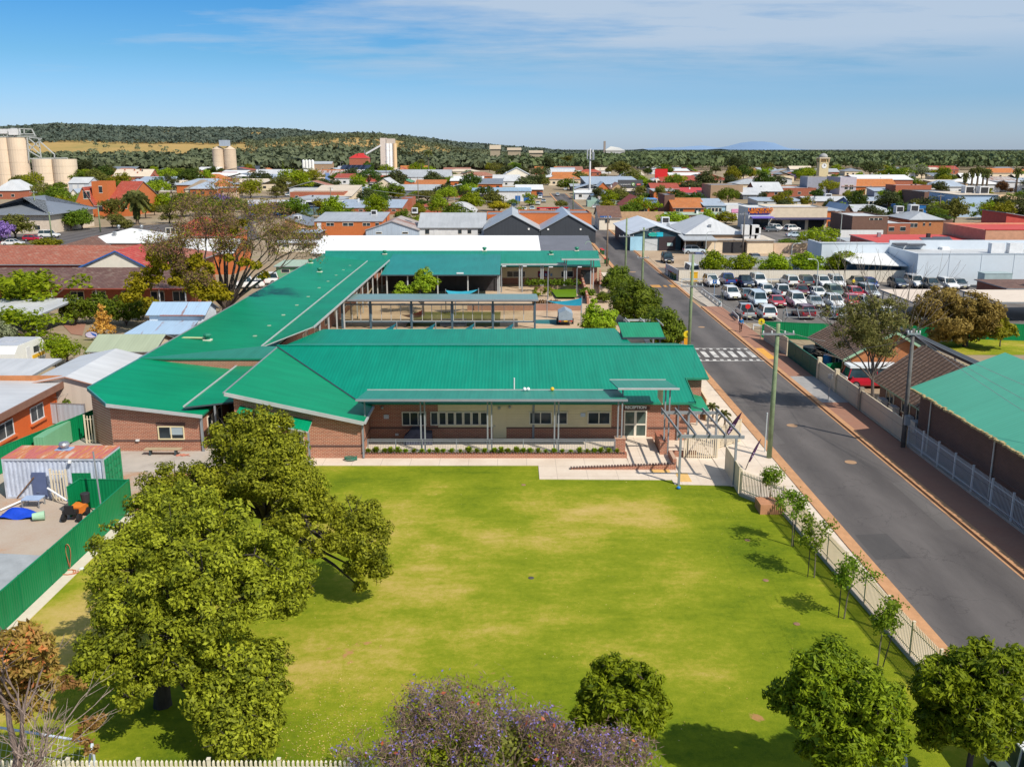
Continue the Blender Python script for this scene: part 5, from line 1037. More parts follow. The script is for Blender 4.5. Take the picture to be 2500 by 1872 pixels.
for x in(1.15,1.45,4.5,4.8,8.1,8.4,12.2,12.6):m=MB();m.box(x-.08,x+.08,145.6,145.76,0,3.7 if x<8 else 4.55);m.build('post',TRIM_L,bb)
for s,x,y in(('M',838,75),('M',1915,62),('N',645,165),('N',920,150)):p=onz(s,x,y+22,4.1);whirly(p.x,p.y,2.95+(p.y-149.8)*.182,None,broof)
m=MB();p=onz('N',1045,160,3.9)
m.tube([(p.x+.5*math.cos(a),p.y,2.95+(p.y-149.8)*.182+.1+.5*abs(math.sin(a)))for a in[i*.35 for i in range(10)]],.05,5);m.build('vent_pipe',GREENROOF_P,broof)
for i,(x,y)in enumerate(((1050,258),(1175,258))):q=onz('F',x,y);m=MB();m.box(q.x-1.3,q.x+1.3,q.y,q.y+.5,0,1.1);tag(m.build('bag_rack',plain((.4,.42,.46),.6,.4,0,4)),['grey bag rack at the assembly shelter corner','grey bag rack below the back block windows'][i],'bag rack')
bn=thing('bench','long timber bench against the left wing wall','bench',(-24.8,63.6,0));m=MB()
for dy in(0,.17,.34):m.box(-26.0,-23.4,63.35+dy,63.5+dy,.42,.47)
m.build('seat',plain((.42,.34,.22),.8,.2),bn)
for x in(-25.6,-23.8):m=MB();m.box(x-.05,x+.05,63.4,63.8,0,.42);m.build('leg',TRIM_D,bn)
p=onz('E',1130,1195);m=MB();m.tube([(p.x+.5*math.sin(1.7*i)+.03*i,p.y+.25*math.cos(2.3*i),.04)for i in range(14)],.025,4);tag(m.build('garden_hose',plain((.5,.18,.12),.6)),'tangled red hose on gravel by the bench','hose')
a,b=onz('E',550,1118),onz('E',606,1118);picket_fence('side_gate',[(a.x,a.y),(b.x,b.y)],2.1,PICKET,'narrow cream barred gate beside the chamfered corner',3,.2,.03,0,'gate')
panel_fence('boundary_fence',[(-22.85,26),(-22.85,48.7)],1.85,FENCE_G,plain((.004,.2,.075),.5,.1),'long bright green sheet metal fence along the lawn',2.9);panel_fence('yard_fence',[(-22.85,48.8),(-22.9,53.2)],1.85,FENCE_G,plain((.004,.2,.075),.5,.1),'short green fence return beside the tall thin pole',4.4)
panel_fence('yard_fence',[(-22.9,53.25),(-25.9,53.4),(-26.0,52.0)],1.85,FENCE_G,plain((.004,.2,.075),.5,.1),'green fence panel closing the yard at the container',2.9)
panel_fence('boundary_fence',[(-30.9,67.3),(-31.7,69.5),(-33.9,60.4),(-35.6,53)],1.8,FENCE_G,plain((.004,.2,.075),.5,.1),'green sheet fence running past the orange house',2.6)
m=MB();m.box(-33.0,-32.3,62.1,66.2,.2,1.75);tag(m.build('fence_sheet',FENCE_GL),'faded pale green sheets leaning on the boundary fence','fence sheet')
ct=thing('shipping_container','pale blue shipping container with rusty red roof and green doors','shipping container',(-28.3,56.5,0))
x0,x1,y0,y1,H_=-31.35,-25.1,55.0,57.55,2.6
def corr(m,a,b,z0,z1,n,dep,axis='x',Y=0,mi=0):
 for i in range(n):
  u0=a+(b-a)*i/n;w_=(b-a)/n;pr=[(u0,0),(u0+w_*.35,0),(u0+w_*.5,dep),(u0+w_*.85,dep),(u0+w_,0)]
  for(p0,d0),(p1,d1)in zip(pr[:-1],pr[1:]):
   m.poly([(p0,Y+d0,z0),(p1,Y+d1,z0),(p1,Y+d1,z1),(p0,Y+d0,z1)]if axis=='x' else[(Y+d0,p0,z0),(Y+d1,p1,z0),(Y+d1,p1,z1),(Y+d0,p0,z1)],mi)
m=MB();corr(m,x0+.1,x1-.1,.12,H_-.12,22,.05,'x',y0+.01);m.poly([(x0+.02,y1,0.1),(x0+.02,y0,.1),(x0+.02,y0,H_-.1),(x0+.02,y1,H_-.1)]);m.poly([(x1,y1,.1),(x0,y1,.1),(x0,y1,H_-.1),(x1,y1,H_-.1)]);m.build('side_wall',plain((.52,.57,.68),.5,.2,0,.9),ct)
m=MB();m.box(x0,x1,y0-.03,y0+.09,.02,.14);m.box(x0,x1,y0-.03,y0+.09,H_-.13,H_-.01);m.box(x0,x0+.12,y0-.03,y0+.09,.14,H_-.13);m.box(x1-.12,x1,y0-.03,y0+.09,.14,H_-.13);m.box(x1-.1,x1,y0+.09,y1,H_-.13,H_-.01);m.build('frame',plain((.50,.53,.60),.5,.25,0,2),ct)
def rustred():
 m,nt,b=NT('rusty_red_roof');p=pos(nt);n=noise(nt,vscale(nt,p,(2.2,.35,1)),1.0,5,.7);n2=noise(nt,p,3,4,.7)
 c=ramp(nt,n,[(.32,(.42,.08,.08)),(.48,(.50,.16,.14)),(.55,(.52,.19,.06)),(.66,(.60,.42,.32))]);L(nt,mixc(nt,ramp(nt,n2,[(.55,0.0),(.7,.6)]),c,(.4,.15,.06)),b.inputs['Base Color']);b.inputs['Roughness'].default_value=.7;return m
m=MB();m.box(x0,x1,y0-.03,y1,H_,H_+.04)
for i in range(20):u=x0+.2+i*.3;m.box(u,u+.14,y0+.1,y1-.1,H_+.04,H_+.06)
m.build('roof',rustred(),ct)
m=MB()
for k in range(2):
 ya=y0+.1+k*1.22;m.box(x1,x1+.05,ya,ya+1.16,.12,H_-.14)
 for i in range(5):m.box(x1+.05,x1+.085,ya+.08,ya+1.06,.25+i*.46,.25+i*.46+.3)
 for dy in(.35,.8):m.tube([(x1+.11,ya+dy,.1),(x1+.11,ya+dy,H_-.1)],.025,6)
m.build('door',plain((.02,.25,.11),.5,.2,0,2),ct)
q=onz('E',408,1155,2.65);m=MB();m.obox((q.x,q.y,H_+.08),(1.0,.7,.04),0,1);m.lathe((q.x,q.y,H_+.08),[(.2,0),(.2,.1),(.3,.16),(.34,.3),(.27,.43),(.06,.47)],14);m.build('roof_vent',[STEEL,plain((.3,.4,.6),.6)],ct)
m=MB();q=ony('E',445,1230,54.95);m.obox((q.x,54.85,q.z),(.16,.35,.12),.3);m.build('flood_light',WHITE,ct)
a,b=ony('E',212,1412,54.95),ony('E',285,1302,54.95);m=MB();m.box(a.x,b.x,54.9,55.0,.15,b.z);m.build('door_opening',plain((.10,.13,.24),.6),ct)
a=onz('E',110,1470);b=ony('E',210,1335,54.8);m=MB();m.bar((a.x,a.y,.1),(b.x,54.85,b.z),.09,.06);tag(m.build('timber_plank',WOOD),'brown timber plank leaning on the container','plank')
a,b=onz('E',332,1488),onz('E',428,1488);picket_fence('fence_section',[(a.x,54.55),(b.x,54.55)],2.0,PICKET,'loose cream picket panel leaning on the container',3,.18,.035)
a,b=onz('E',478,1484),onz('E',596,1484);m=MB();m.bar((a.x,54.4,.95),(b.x,54.4,.95),.05,1.85);tag(m.build('fence_sheet',FENCE_G),'green ribbed sheet gate leaning on the container front','fence sheet')
a,b=onz('E',300,1400,.9),onz('E',480,1515,.1);m=MB();m.tube([a,b],.06,8);tag(m.build('plastic_pipe',WHITE),'white plastic pipe slanting down from the junk','pipe')
a,b=onz('E',0,1540,.1),onz('E',170,1465,.2);m=MB();m.tube([a,b],.06,8);tag(m.build('plastic_pipe',WHITE),'white plastic pipe lying on the dirt at the yard edge','pipe')
a=onz('E',240,1610);m=MB();m.tube([(a.x-.3,a.y,.28),(a.x+.3,a.y+.25,.28)],[.2,.28],14);tag(m.build('plastic_bin',plain((.35,.55,.38),.6)),'pale green plastic bin lying on its side','bin')
q=onz('E',215,1530);jt=thing('junk_table','pale blue box table beside the blue tarp','table',(q.x,q.y,0));m=MB();m.box(q.x-.75,q.x+.35,q.y,q.y+.8,.5,.56);m.build('table_top',plain((.34,.44,.62),.6),jt)
for dx in(-.7,.3):
 for dy in(.05,.75):m=MB();m.box(q.x+dx-.03,q.x+dx+.03,q.y+dy-.03,q.y+dy+.03,0,.5);m.build('leg',STEEL,jt)
q=onz('E',110,1590);m=MB();g_=9
for i in range(g_+1):
 for j in range(g_+1):
  u,v=i/g_,j/g_;m.v.append((q.x-1.1+2.3*u,q.y-.3+1.0*v,.1+.5*math.sin(math.pi*u)*math.sin(math.pi*v)+.09*math.sin(9*u+4*v)*math.cos(7*v)))
for i in range(g_):
 for j in range(g_):m.f.append((i*(g_+1)+j,(i+1)*(g_+1)+j,(i+1)*(g_+1)+j+1,i*(g_+1)+j+1));m.m.append(0)
tag(m.build('tarpaulin',plain((.01,.06,.52),.5,.2),None,True),'crumpled bright blue tarp over junk in the yard','tarp')
q=onz('E',270,1460);cf=thing('folding_chair','broken grey folding chair against the container','chair',(q.x,q.y,0));m=MB();m.obox((q.x,q.y,.45),(.5,.5,.05),.3);m.build('seat',plain((.12,.15,.22),.6),cf);m=MB();m.obox((q.x,q.y+.25,.75),(.5,.05,.5),.3);m.build('backrest',plain((.2,.25,.33),.6),cf)
for dx in(-.2,.2):
 for dy in(-.2,.2):m=MB();m.bar((q.x+dx,q.y+dy,0),(q.x-dx*.6,q.y+dy,.85),.03);m.build('leg',STEEL,cf)
q=onz('E',470,1600);mw=thing('ride_on_mower','black and orange ride on mower parked by the fence','mower',(q.x,q.y,0));m=MB();m.obox((q.x+.1,q.y+.5,.55),(.7,.9,.4));m.build('body',ORANGE,mw);m=MB();m.obox((q.x-.1,q.y-.1,.55),(.8,.5,.22));m.obox((q.x-.1,q.y-.3,.75),(.5,.12,.45));m.build('seat',BLACK,mw);m=MB();m.lathe((q.x+.35,q.y+.9,.75),[(.22,0),(.27,.55),(.25,.57)],14);m.build('catcher',DARK,mw)
for dx in(-.45,.45):
 for dy in(-.3,.75):m=MB();m.tube([(q.x+dx-.08,q.y+dy,.25),(q.x+dx+.08,q.y+dy,.25)],.25,12);m.build('wheel',TYRE,mw)
a=onz('I',0,760,1.2);m=MB();q=onz('I',60,690,.6);x_,y_=q.x,q.y;m.poly([(x_-3,y_-2.4,.9),(x_+.7,y_-2.4,.7),(x_+.7,y_+1.6,.7),(x_-3,y_+1.6,.9)]);m.poly([(x_+.7,y_-2.4,0),(x_+.7,y_+1.6,0),(x_+.7,y_+1.6,.7),(x_+.7,y_-2.4,.7)]);m.poly([(x_-3,y_-2.4,0),(x_+.7,y_-2.4,0),(x_+.7,y_-2.4,.7),(x_-3,y_-2.4,.9)]);m.poly([(x_+.7,y_+1.6,0),(x_-3,y_+1.6,0),(x_-3,y_+1.6,.9),(x_+.7,y_+1.6,.7)]);tag(m.build('tray_box',plain((.36,.38,.39),.5,.15)),'large grey metal tray box at the yard edge','metal box')
q=onz('I',350,690);m=MB();m.tube([(q.x-.05+.12*math.sin(6.28*u*5),q.y,.2+1.25*abs(math.sin(3.14*u*5)))for u in[i/60 for i in range(61)]],.03,5);m.tube([(q.x+.5*math.cos(i*.7)*(.5+.03*i),q.y-.3+.3*math.sin(i*.7),.06)for i in range(20)],.028,5);tag(m.build('garden_hose',plain((.50,.18,.09),.6)),'faded red hose hanging on the green fence','hose')
q=onz('E',640,1585);m=MB();t_=ony('E',597,1170,q.y+.15).z;m.tube([(q.x,q.y+.15,0),(q.x-.12,q.y+.15,t_)],.05,8);tag(m.build('service_pole',TRIM),'tall thin grey service pole at the green fence corner','pole')
q=onz('Q',915,1515);m=MB();m.lathe((q.x,q.y,.02),[(.13,0),(.13,.05),(.05,.08)],10);tag(m.build('sprinkler_cap',OFFW),'pale round cap on the lawn beside the hose','cap')
for i,(s,x,y,lb)in enumerate((('K',482,470,'round clay valve cover in the lawn nearest the pergola'),('K',578,680,'clay valve cover in the lawn, middle of the right side'),('K',740,908,'broken clay valve cover near the fifth young tree'),('J',918,180,'tan valve cover in the lawn below the path'),('J',958,667,'dark drain cover in the middle of the lawn'))):
 q=onz(s,x,y);m=MB();m.lathe((q.x,q.y,.0),[(.15,0),(.15,.03),(.1,.04)],12);tag(m.build('valve_cover',plain((.30,.17,.10)if i<4 else(.08,.08,.07),.8,.3)),lb,'valve cover')
q=onz('G',708,1528);m=MB();m.lathe((q.x,q.y,0),[(.05,0),(.13,.06),(.13,.14),(.04,.2)],12);tag(m.build('ball',plain((.02,.2,.6),.4),None,True),'small blue ball on the lawn at the pergola post','ball')
q=onz('K',615,335);m=MB();m.box(q.x-.75,q.x+.8,q.y,q.y+1.3,0,.62);tag(m.build('garden_box',plain((.50,.24,.13),.8,.2,0,2)),'terracotta coloured planter box in the fence corner','planter')
pts=[]
for i in range(1400):
 x=RNG.normal(-6.6,1.7);y=RNG.normal(29.8,2.2)
 if 27.2<y<36:pts.append((x,y,.025+RNG.random()*.01))
for i in range(420):
 x=RNG.uniform(-12,14);y=RNG.uniform(30,58);pts.append((x,y,.025))
pts=np.array(pts);nn=np.tile((0,0,1.0),(len(pts),1))+RNG.normal(size=(len(pts),3))*.3
tag(quads(pts,nn/np.linalg.norm(nn,axis=1,keepdims=True),.045*RNG.uniform(.6,1.3,len(pts)),RNG.random(len(pts)),'fallen_leaves',leafmat((.45,.32,.05),(.6,.5,.2),.1)),'yellow fallen leaves scattered over the lawn',None,None,'stuff')
hl=thing('brick_hall','long dark brick hall with faded green gable roof beside the street','hall',(38,50,0))
m=MB();m.poly([(29.6,66,0),(29.6,24,0),(29.6,24,4.2),(29.6,66,4.2)]);m.poly([(41.5,66,0),(29.6,66,0),(29.6,66,4.2),(35.57,66,6.6),(41.5,66,4.2)]);m.poly([(41.5,24,0),(41.5,66,0),(41.5,66,4.2),(41.5,24,4.2)]);m.poly([(29.6,24,0),(41.5,24,0),(41.5,24,4.2),(35.57,24,6.6),(29.6,24,4.2)]);m.build('wall',BRICK_BRN,hl)
m=MB();GF=metal_roof((.085,.40,.27),.4,.3,.12,.12);m.slab([(29.0,23,4.2),(29.0,66.5,4.2),(35.57,66.5,6.8),(35.57,23,6.8)],.1,0,1);m.slab([(42.1,23,4.2),(42.1,66.5,4.2),(35.57,66.5,6.8),(35.57,23,6.8)],.1,0,1);r_=m.build('roof',[GF,TRIM_L],hl)
m=MB()
for i in range(170):
 y=66.3-i*.26;m.obox((28.98+random.uniform(-.05,.05),y,4.15+random.uniform(-.03,.04)),(.2,.32,.12),random.random())
m.build('gutter',plain((.45,.34,.16),.8,.3,0,3),r_)
for y in(64.0,55.0,46):m=MB();m.tube([(29.5,y,.1),(29.5,y,3.8),(29.15,y,4.1)],.05,6);m.build('downpipe',CREAM_W,hl)
def tile_house(label,x0,x1,y0,y1,ze,zr,wall,roofm,gable_front,name='house',lw=()):
 root=thing(name,label,'house',((x0+x1)/2,y0,0));xm=(x0+x1)/2;m=MB()
 m.poly([(x0,y0,0),(x1,y0,0),(x1,y0,ze),(xm,y0,zr-.12),(x0,y0,ze)]);m.poly([(x1,y1,0),(x0,y1,0),(x0,y1,ze),(xm,y1,zr-.12),(x1,y1,ze)]);m.poly([(x0,y1,0),(x0,y0,0),(x0,y0,ze),(x0,y1,ze)]);m.poly([(x1,y0,0),(x1,y1,0),(x1,y1,ze),(x1,y0,ze)]);m.build('wall',wall,root)
 m=MB();oh=.7;s_=(zr-ze)/(xm-x0);m.slab([(x0-oh,y0-.5,ze-oh*s_),(xm,y0-.5,zr),(xm,y1+.4,zr),(x0-oh,y1+.4,ze-oh*s_)],.12,0,1);m.slab([(x1+oh,y0-.5,ze-oh*s_),(xm,y0-.5,zr),(xm,y1+.4,zr),(x1+oh,y1+.4,ze-oh*s_)],.12,0,1);r_=m.build('roof',[roofm,plain((.24,.36,.24),.6)],root)
 m=MB()
 for sg in(-1,1):m.bar((xm+sg*(xm-x0+oh),y0-.54,ze-oh*s_-.08),(xm,y0-.54,zr-.08),.06,.22)
 m.build('bargeboard',plain((.28,.45,.30),.6),root)
 n=int((y1-y0+1)/.62);m=MB()
 for i in range(n):
  y=y0-.4+i*.62;m.bar((x0-oh,y,ze-oh*s_+.03),(xm,y,zr+.03),.09,.05)
 m.build('roof_batten',plain((.07,.045,.035),.8),r_)
 for(ya,yb2,za,zb,mu)in lw:window_x(root,ya,yb2,za,zb,x0,-1,CREAM_W,GL,mu)
 return root
TB2=tile_roof((.27,.17,.115),(.22,.135,.09),.31)
tile_house('brown ribbed tile house with orange brick gable behind the red van',30.95,38.8,84.6,94.4,2.75,4.95,BRICK_OR,TB2,True,lw=((86,88,1,2.2,1),(90,92,1,2.2,1)))
h2=tile_house('brown ribbed tile house nearer the street, by the green hall',31.15,37.9,67.6,77.3,2.65,5.05,BRICK_BRN,TB2,True,lw=((74.2,75.8,.7,2.2,1),(71.0,72.6,.7,2.2,1),(68.4,69.8,.7,2.2,1)))
for i,y in enumerate((75.6,73.2,70.4,68.9)):m=MB();m.box(30.5,31.05,y-.45,y+.45,.15,.95);m.lathe((30.48,y,.55),[(.02,-.01),(.02,.01)],6);tag(m.build('air_conditioner_unit',OFFW),['pale outdoor air conditioner unit under the first tile house window','second pale air conditioner unit along the tile house','third pale air conditioner unit near the black pole','pale air conditioner unit next to the hall downpipe'][i],'air conditioner','units along the tile house wall')
m=MB();m.slab([(39.0,76.5,3.5),(40.0,76.5,3.4),(40.0,94.5,3.4),(39.0,94.5,3.5)],.3);cp=thing('carport','long dark flat carport edge behind the brown tile houses','carport',(39.5,85,0));m.build('roof',CHAR,cp)
for y in(77,82,88,94):m=MB();m.box(39.4,39.55,y-.07,y+.07,0,3.15);m.build('post',STEEL,cp)
panel_fence('side_fence',[(28.49,104.6),(28.8,96.6)],1.9,FENCE_C,plain((.66,.57,.42),.6,.05),'cream sheet fence just past the zebra crossing',2.4);panel_fence('side_fence',[(28.75,96.0),(28.75,86.3)],1.8,FENCE_DG,plain((.02,.15,.10),.5,.1),'dark green sheet fence along the brick footpath',2.4)
panel_fence('back_fence',[(28.7,106.4),(33.6,105.1),(39.5,104.5)],1.9,FENCE_G,plain((.004,.2,.075),.5,.1),'bright green back fence below the car park',2.4);panel_fence('back_fence',[(31.6,86.5),(29.2,85.2)],1.7,FENCE_G,plain((.004,.2,.075),.5,.1),'short green fence behind the red van',2.4)
gf=panel_fence('front_fence',[(28.8,86.0),(28.8,66.0)],1.75,FENCE_C,plain((.66,.57,.42),.6,.05),'cream metal fence with taller posts in front of the tile houses',2.4)
for y in(86.1,81.2,75.2):m=MB();m.box(28.62,28.98,y-.18,y+.18,0,2.15 if y>80 else 2.0);m.build('gate_post',plain((.62,.53,.38)if y>80 else(.3,.26,.2),.6,.1),gf)
picket_fence('palisade_fence',[(28.7,65.3),(28.7,24)],1.9,PICKET_W,'pale grey steel palisade fence along the hall',2.4,.135,.013,.25)
wt=thing('water_tank','dark corrugated water tank in the green fenced yard','tank',(31,92,0));m=MB();m.lathe((30.0,92.2,0),[(.02,0),(.9,0),(.9,1.9),(.1,2.1)],16);m.build('tank',plain((.03,.04,.045),.6),wt)
m=MB();m.tube([(30.3,88.3,0),(30.3,88.3,1.9)],.42,14);tag(m.build('water_tank',plain((.05,.2,.42),.5)),'slim blue upright tank in the green fenced yard','tank')
m=MB()
for i in range(6):m.bar((31.3+i*1.3,105.5,2.5),(32.5+i*1.3,110.5,2.7),.06,.12)
m.bar((31,106,2.45),(39,106,2.45),.08,.14);m.bar((32,110,2.6),(40,110,2.6),.08,.14);
for x in(31.2,38.8):m.box(x-.06,x+.06,105.9,106.1,0,2.4);m.box(x+.8,x+.92,109.9,110.1,0,2.5)
tag(m.build('pergola',STEEL),'bare grey steel pergola frame above the green yard fence','pergola')
def slabroof(name,label,x0,x1,y0,y1,z,mat,tilt=0,posts=True,t=.2,cat='carport'):
 root=thing(name,label,cat,((x0+x1)/2,(y0+y1)/2,0));m=MB();m.slab([(x0,y0,z),(x1,y0,z),(x1,y1,z+tilt),(x0,y1,z+tilt)],t,0,1);m.build('roof',[mat,TRIM],root)
 if posts:
  for x in(x0+.4,x1-.4):
   for y in(y0+.4,y1-.4):m=MB();m.box(x-.06,x+.06,y-.06,y+.06,0,z+tilt*(y-y0)/(y1-y0)-t);m.build('post',TRIM_L,root)
 return root
slabroof('carport','wide pale flat carport roof at the end of the car park',49.6,57.5,115,126.5,2.7,plain((.66,.55,.45),.7,.08));slabroof('carport','pale flat carport roof at the right edge behind the brown tree',60.2,72,115.5,126,2.7,plain((.68,.58,.48),.7,.08))
house('house','D',2050,2500,1445,1425,1310,9,'hip',BRICK_RED,TILE_BR,'dark red tiled house at the right edge by the pale carport','house')
bx=thing('warehouse','big pale blue grey panel warehouse behind the car park','warehouse',(73,160,0));m=MB();
m.box(64.5,110,150.0,150.3,0,4.9);m.box(64.5,64.8,150.3,163,0,4.9);m.box(53,64.5,162,162.3,0,5.4);m.box(53,53.3,162.3,170,0,5.4);m.box(109.7,110,150.3,163,0,4.9);m.box(64.8,109.7,162.7,163,4.2,5.9);m.build('wall',plain((.58,.64,.70),.5,.05,0,.3),bx)
m=MB();m.poly([(64.8,150.3,4.3),(109.7,150.3,4.3),(109.7,162.7,4.4),(64.8,162.7,4.4)]);m.poly([(53.3,162.3,4.9),(64.8,162.3,4.9),(64.8,170,4.9),(53.3,170,4.9)]);r_=m.build('roof',GREYROOF_L,bx)
m=MB();m.box(64.4,110,149.93,150.4,4.88,4.98);m.box(52.9,64.5,161.9,162.4,5.38,5.48);
for x in(69.5,74.6,79.8,85,90):m.box(x-.03,x+.03,149.96,150.0,0,4.88)
m.build('panel_joint',plain((.47,.53,.59),.5),bx)
m=MB();m.slab([(55.2,153.5,3.1),(64.4,153.5,2.6),(64.4,161.9,3.8),(55.2,161.9,3.8)],.15);m.build('awning',WHITE_R,bx);m=MB();m.box(55.4,64.4,156,156.1,0,2.6);
q=m.build('glass_front',GL_B,bx);m=MB()
for i in range(6):x=55.4+i*1.8;m.box(x-.05,x+.05,155.9,156.0,0,2.7)
m.build('frame',STEEL,q)
for x,y in((79,156),(82,156)):m=MB();m.box(x,x+2.2,y,y+1.2,4.4,6.0);m.lathe((x+.6,y-.02,5.3),[(.02,0),(.02,.01)],6);m.build('air_conditioner',OFFW,r_)
m=MB();m.obox((88,160,4.6),(1.6,1.6,.5));m.obox((74,162,4.55),(1.3,1.3,.5));m.build('roof_hatch',WHITE,r_)
a=onz('D',1860,1335);m=MB();m.box(a.x,a.x+4.3,a.y,a.y+2.2,0,2.3);m.box(a.x-.05,a.x+4.35,a.y-.05,a.y+2.25,2.3,2.4);tag(m.build('utility_cabinet',plain((.36,.45,.46),.5,.12)),'grey green utility cabinet by the warehouse wall','cabinet')
a,b=onz('G',650,118),onz('G',745,170);panel_fence('car_park_fence',[(26.6,163),(27.2,153.6)],1.9,metal_roof((.66,.66,.64),.5,.3,.4,.05),OFFW,'white ribbed fence end panel beside the red bins',2.4);panel_fence('car_park_fence',[(27.2,153.6),(63.9,153.0)],1.9,metal_roof((.68,.62,.52),.5,.3,.4,.05),plain((.66,.6,.5),.6),'long cream ribbed fence behind the front car row',2.4)
panel_fence('back_fence',[(33,176),(45.5,172),(53,170)],2.1,metal_roof((.56,.57,.55),.5,.3,.4,.05),OFFW,'grey fence behind the row of round street trees',2.4)
def guard(pts,label,h=.55):
 root=thing('guard_rail',label,'guard rail',(pts[0][0],pts[0][1],0))
 for a,b in zip(pts[:-1],pts[1:]):
  a,b=Vector((a[0],a[1],0)),Vector((b[0],b[1],0));m=MB();m.bar(a+Vector((0,0,h)),b+Vector((0,0,h)),.1,.26);m.build('rail',plain((.50,.52,.53),.4),root);n=max(1,int((b-a).length/2.5))
  for i in range(n+1):q=a.lerp(b,i/n);m=MB();m.box(q.x-.06,q.x+.06,q.y-.06,q.y+.06,0,h+.1);m.build('post',OFFW,root)
guard([onz('G',865,205),onz('G',995,305)],'low grey steel rail beside the car park entrance');guard([onz('G',1070,360),onz('G',1110,400)],'short low rail behind the walking man');guard([(29.0,111.5),(45,111)],'pale guard rail along the near edge of the car park');guard([(27.6,152.6),(45,152.4)],'guard rail against the cream fence')
oh=thing('orange_house','rendered orange house with grey skillion roof and brown fascia','house',(-42,63,0));m=MB();m.box(-52,-36.2,52,72.4,0,2.75);m.build('wall',brick((.66,.12,.02),(.58,.10,.018),(.60,.13,.03),.3,.1,.01,.7,.3),oh)
m=MB();m.slab([(-52,51,3.28),(-35.7,51,3.05),(-35.7,73.0,3.05),(-52,73.0,3.28)],.1);m.build('roof',GREYROOF_L,oh);m=MB();m.box(-35.72,-35.6,51,73.1,2.62,3.12);m.box(-52,-35.6,50.9,51,2.62,3.25);m.build('fascia',plain((.24,.125,.09),.7,.15),oh);m=MB();m.box(-52,-35.6,73.0,73.15,2.7,3.5);m.build('parapet',plain((.55,.22,.09),.7,.2),oh)
for y0,y1 in((68.1,70.1),(63.4,65.6),(58,60)):window_x(oh,y0,y1,.95,2.15,-36.2,1,OFFW,glass((.03,.035,.04),.08),1);m=MB();m.box(-36.2,-36.0,y0-.2,y1+.2,.78,.93);m.build('sill',plain((.6,.14,.04),.7),oh)
gs=thing('grey_shed','grey iron gable shed beside the left wing','shed',(-35.6,78,0));m=MB();m.poly([(-38.6,72.6,0),(-33.2,72.6,0),(-33.2,72.6,2.9),(-35.3,72.6,3.5),(-38.6,72.6,2.9)]);m.poly([(-33.2,72.6,0),(-33.2,83,0),(-33.2,83,2.9),(-33.2,72.6,2.9)]);m.poly([(-38.6,83,0),(-38.6,72.6,0),(-38.6,72.6,2.9),(-38.6,83,2.9)]);m.poly([(-33.2,83,0),(-38.6,83,0),(-38.6,83,2.9),(-35.3,83,3.5),(-33.2,83,2.9)]);m.build('wall',metal_roof((.62,.52,.44),.6,.9,.4,.1),gs)
m=MB();m.slab([(-38.9,72.3,2.92),(-35.3,72.3,3.6),(-35.7,83.2,3.6),(-39.0,83.2,2.92)],.08,0,1);m.slab([(-33.0,72.3,2.95),(-35.3,72.3,3.6),(-35.7,83.2,3.6),(-33.2,83.2,2.95)],.08,0,1);m.build('roof',[GREYROOF_L,plain((.5,.24,.15),.7)],gs)
def box_shed(label,x0,x1,y0,y1,ze,zr,wall,roof,name='shed',kind='gx'):
 root=thing(name,label,'shed',((x0+x1)/2,y0,0));ym=(y0+y1)/2;m=MB();m.poly([(x0,y0,0),(x1,y0,0),(x1,y0,ze),(x0,y0,ze)]);m.poly([(x1,y1,0),(x0,y1,0),(x0,y1,ze),(x1,y1,ze)])
 m.poly([(x1,y0,0),(x1,y1,0),(x1,y1,ze),(x1,ym,zr-.06),(x1,y0,ze)]);m.poly([(x0,y1,0),(x0,y0,0),(x0,y0,ze),(x0,ym,zr-.06),(x0,y1,ze)]);m.build('wall',wall,root);m=MB();oh=.3
 for q in roof_pts('gx',x0,x1,y0,y1,ze+.02,zr,oh):m.slab(q,.08,0,1)
 m.build('roof',[roof,TRIM],root);return root
box_shed('low shed with sage green iron roof behind the grey shed',-40.2,-34.2,87.8,93.6,2.45,3.45,CREAM_L,metal_roof((.36,.41,.29),.5,.3,.15,.15))
bs=box_shed('pale blue iron shed with lean-to and rusty eave',-39.3,-33.4,100.8,105.2,3.75,4.7,plain((.66,.72,.78),.6,.1),SKYROOF);m=MB();m.slab([(-40.6,96.8,2.3),(-34,96.8,2.3),(-34,100.75,3.0),(-39.5,100.75,3.0)],.08);m.build('lean_to_roof',SKYROOF,bs)
for x in(-40.2,-37.2,-34.3):m=MB();m.box(x-.06,x+.06,97,97.12,0,2.25);m.build('post',OFFW,bs)
m=MB();m.bar((-38,100.42,3.62),(-33.3,100.42,3.62),.1,.1);m.build('rusty_gutter',plain((.36,.11,.06),.8,.3,0,3),bs)
slabroof('carport','flat grey carport roof with dark gutter beside the caravan',-51,-40.4,76.8,82.6,2.55,GREYROOF_L,.25)
cv_=thing('caravan','white caravan with grey roof and yellow side stripe','caravan',(-48.6,92,0));m=MB();x0,x1,y0,y1=-51.0,-47.3,87.6,93.4
pr=[(0,.5),(5.8,.5),(5.8,2.3),(5.3,2.72),(.8,2.75),(0,2.1)];m.poly([(x1,y0+u,z)for u,z in pr]);m.poly([(x0,y0+u,z)for u,z in pr][::-1])
for(u0,z0),(u1,z1)in zip(pr,pr[1:]+pr[:1]):m.poly([(x0,y0+u0,z0),(x0,y0+u1,z1),(x1,y0+u1,z1),(x1,y0+u0,z0)][::-1])
m.build('body',plain((.74,.74,.70),.5,.06),cv_);m=MB();m.slab([(x0+.1,y0+.8,2.80),(x1-.1,y0+.8,2.80),(x1-.1,y0+5.3,2.77),(x0+.1,y0+5.3,2.77)],.04);m.obox((-49.3,y0+3,2.85),(1.2,.8,.14));m.build('roof_panel',plain((.46,.48,.52),.5),cv_)
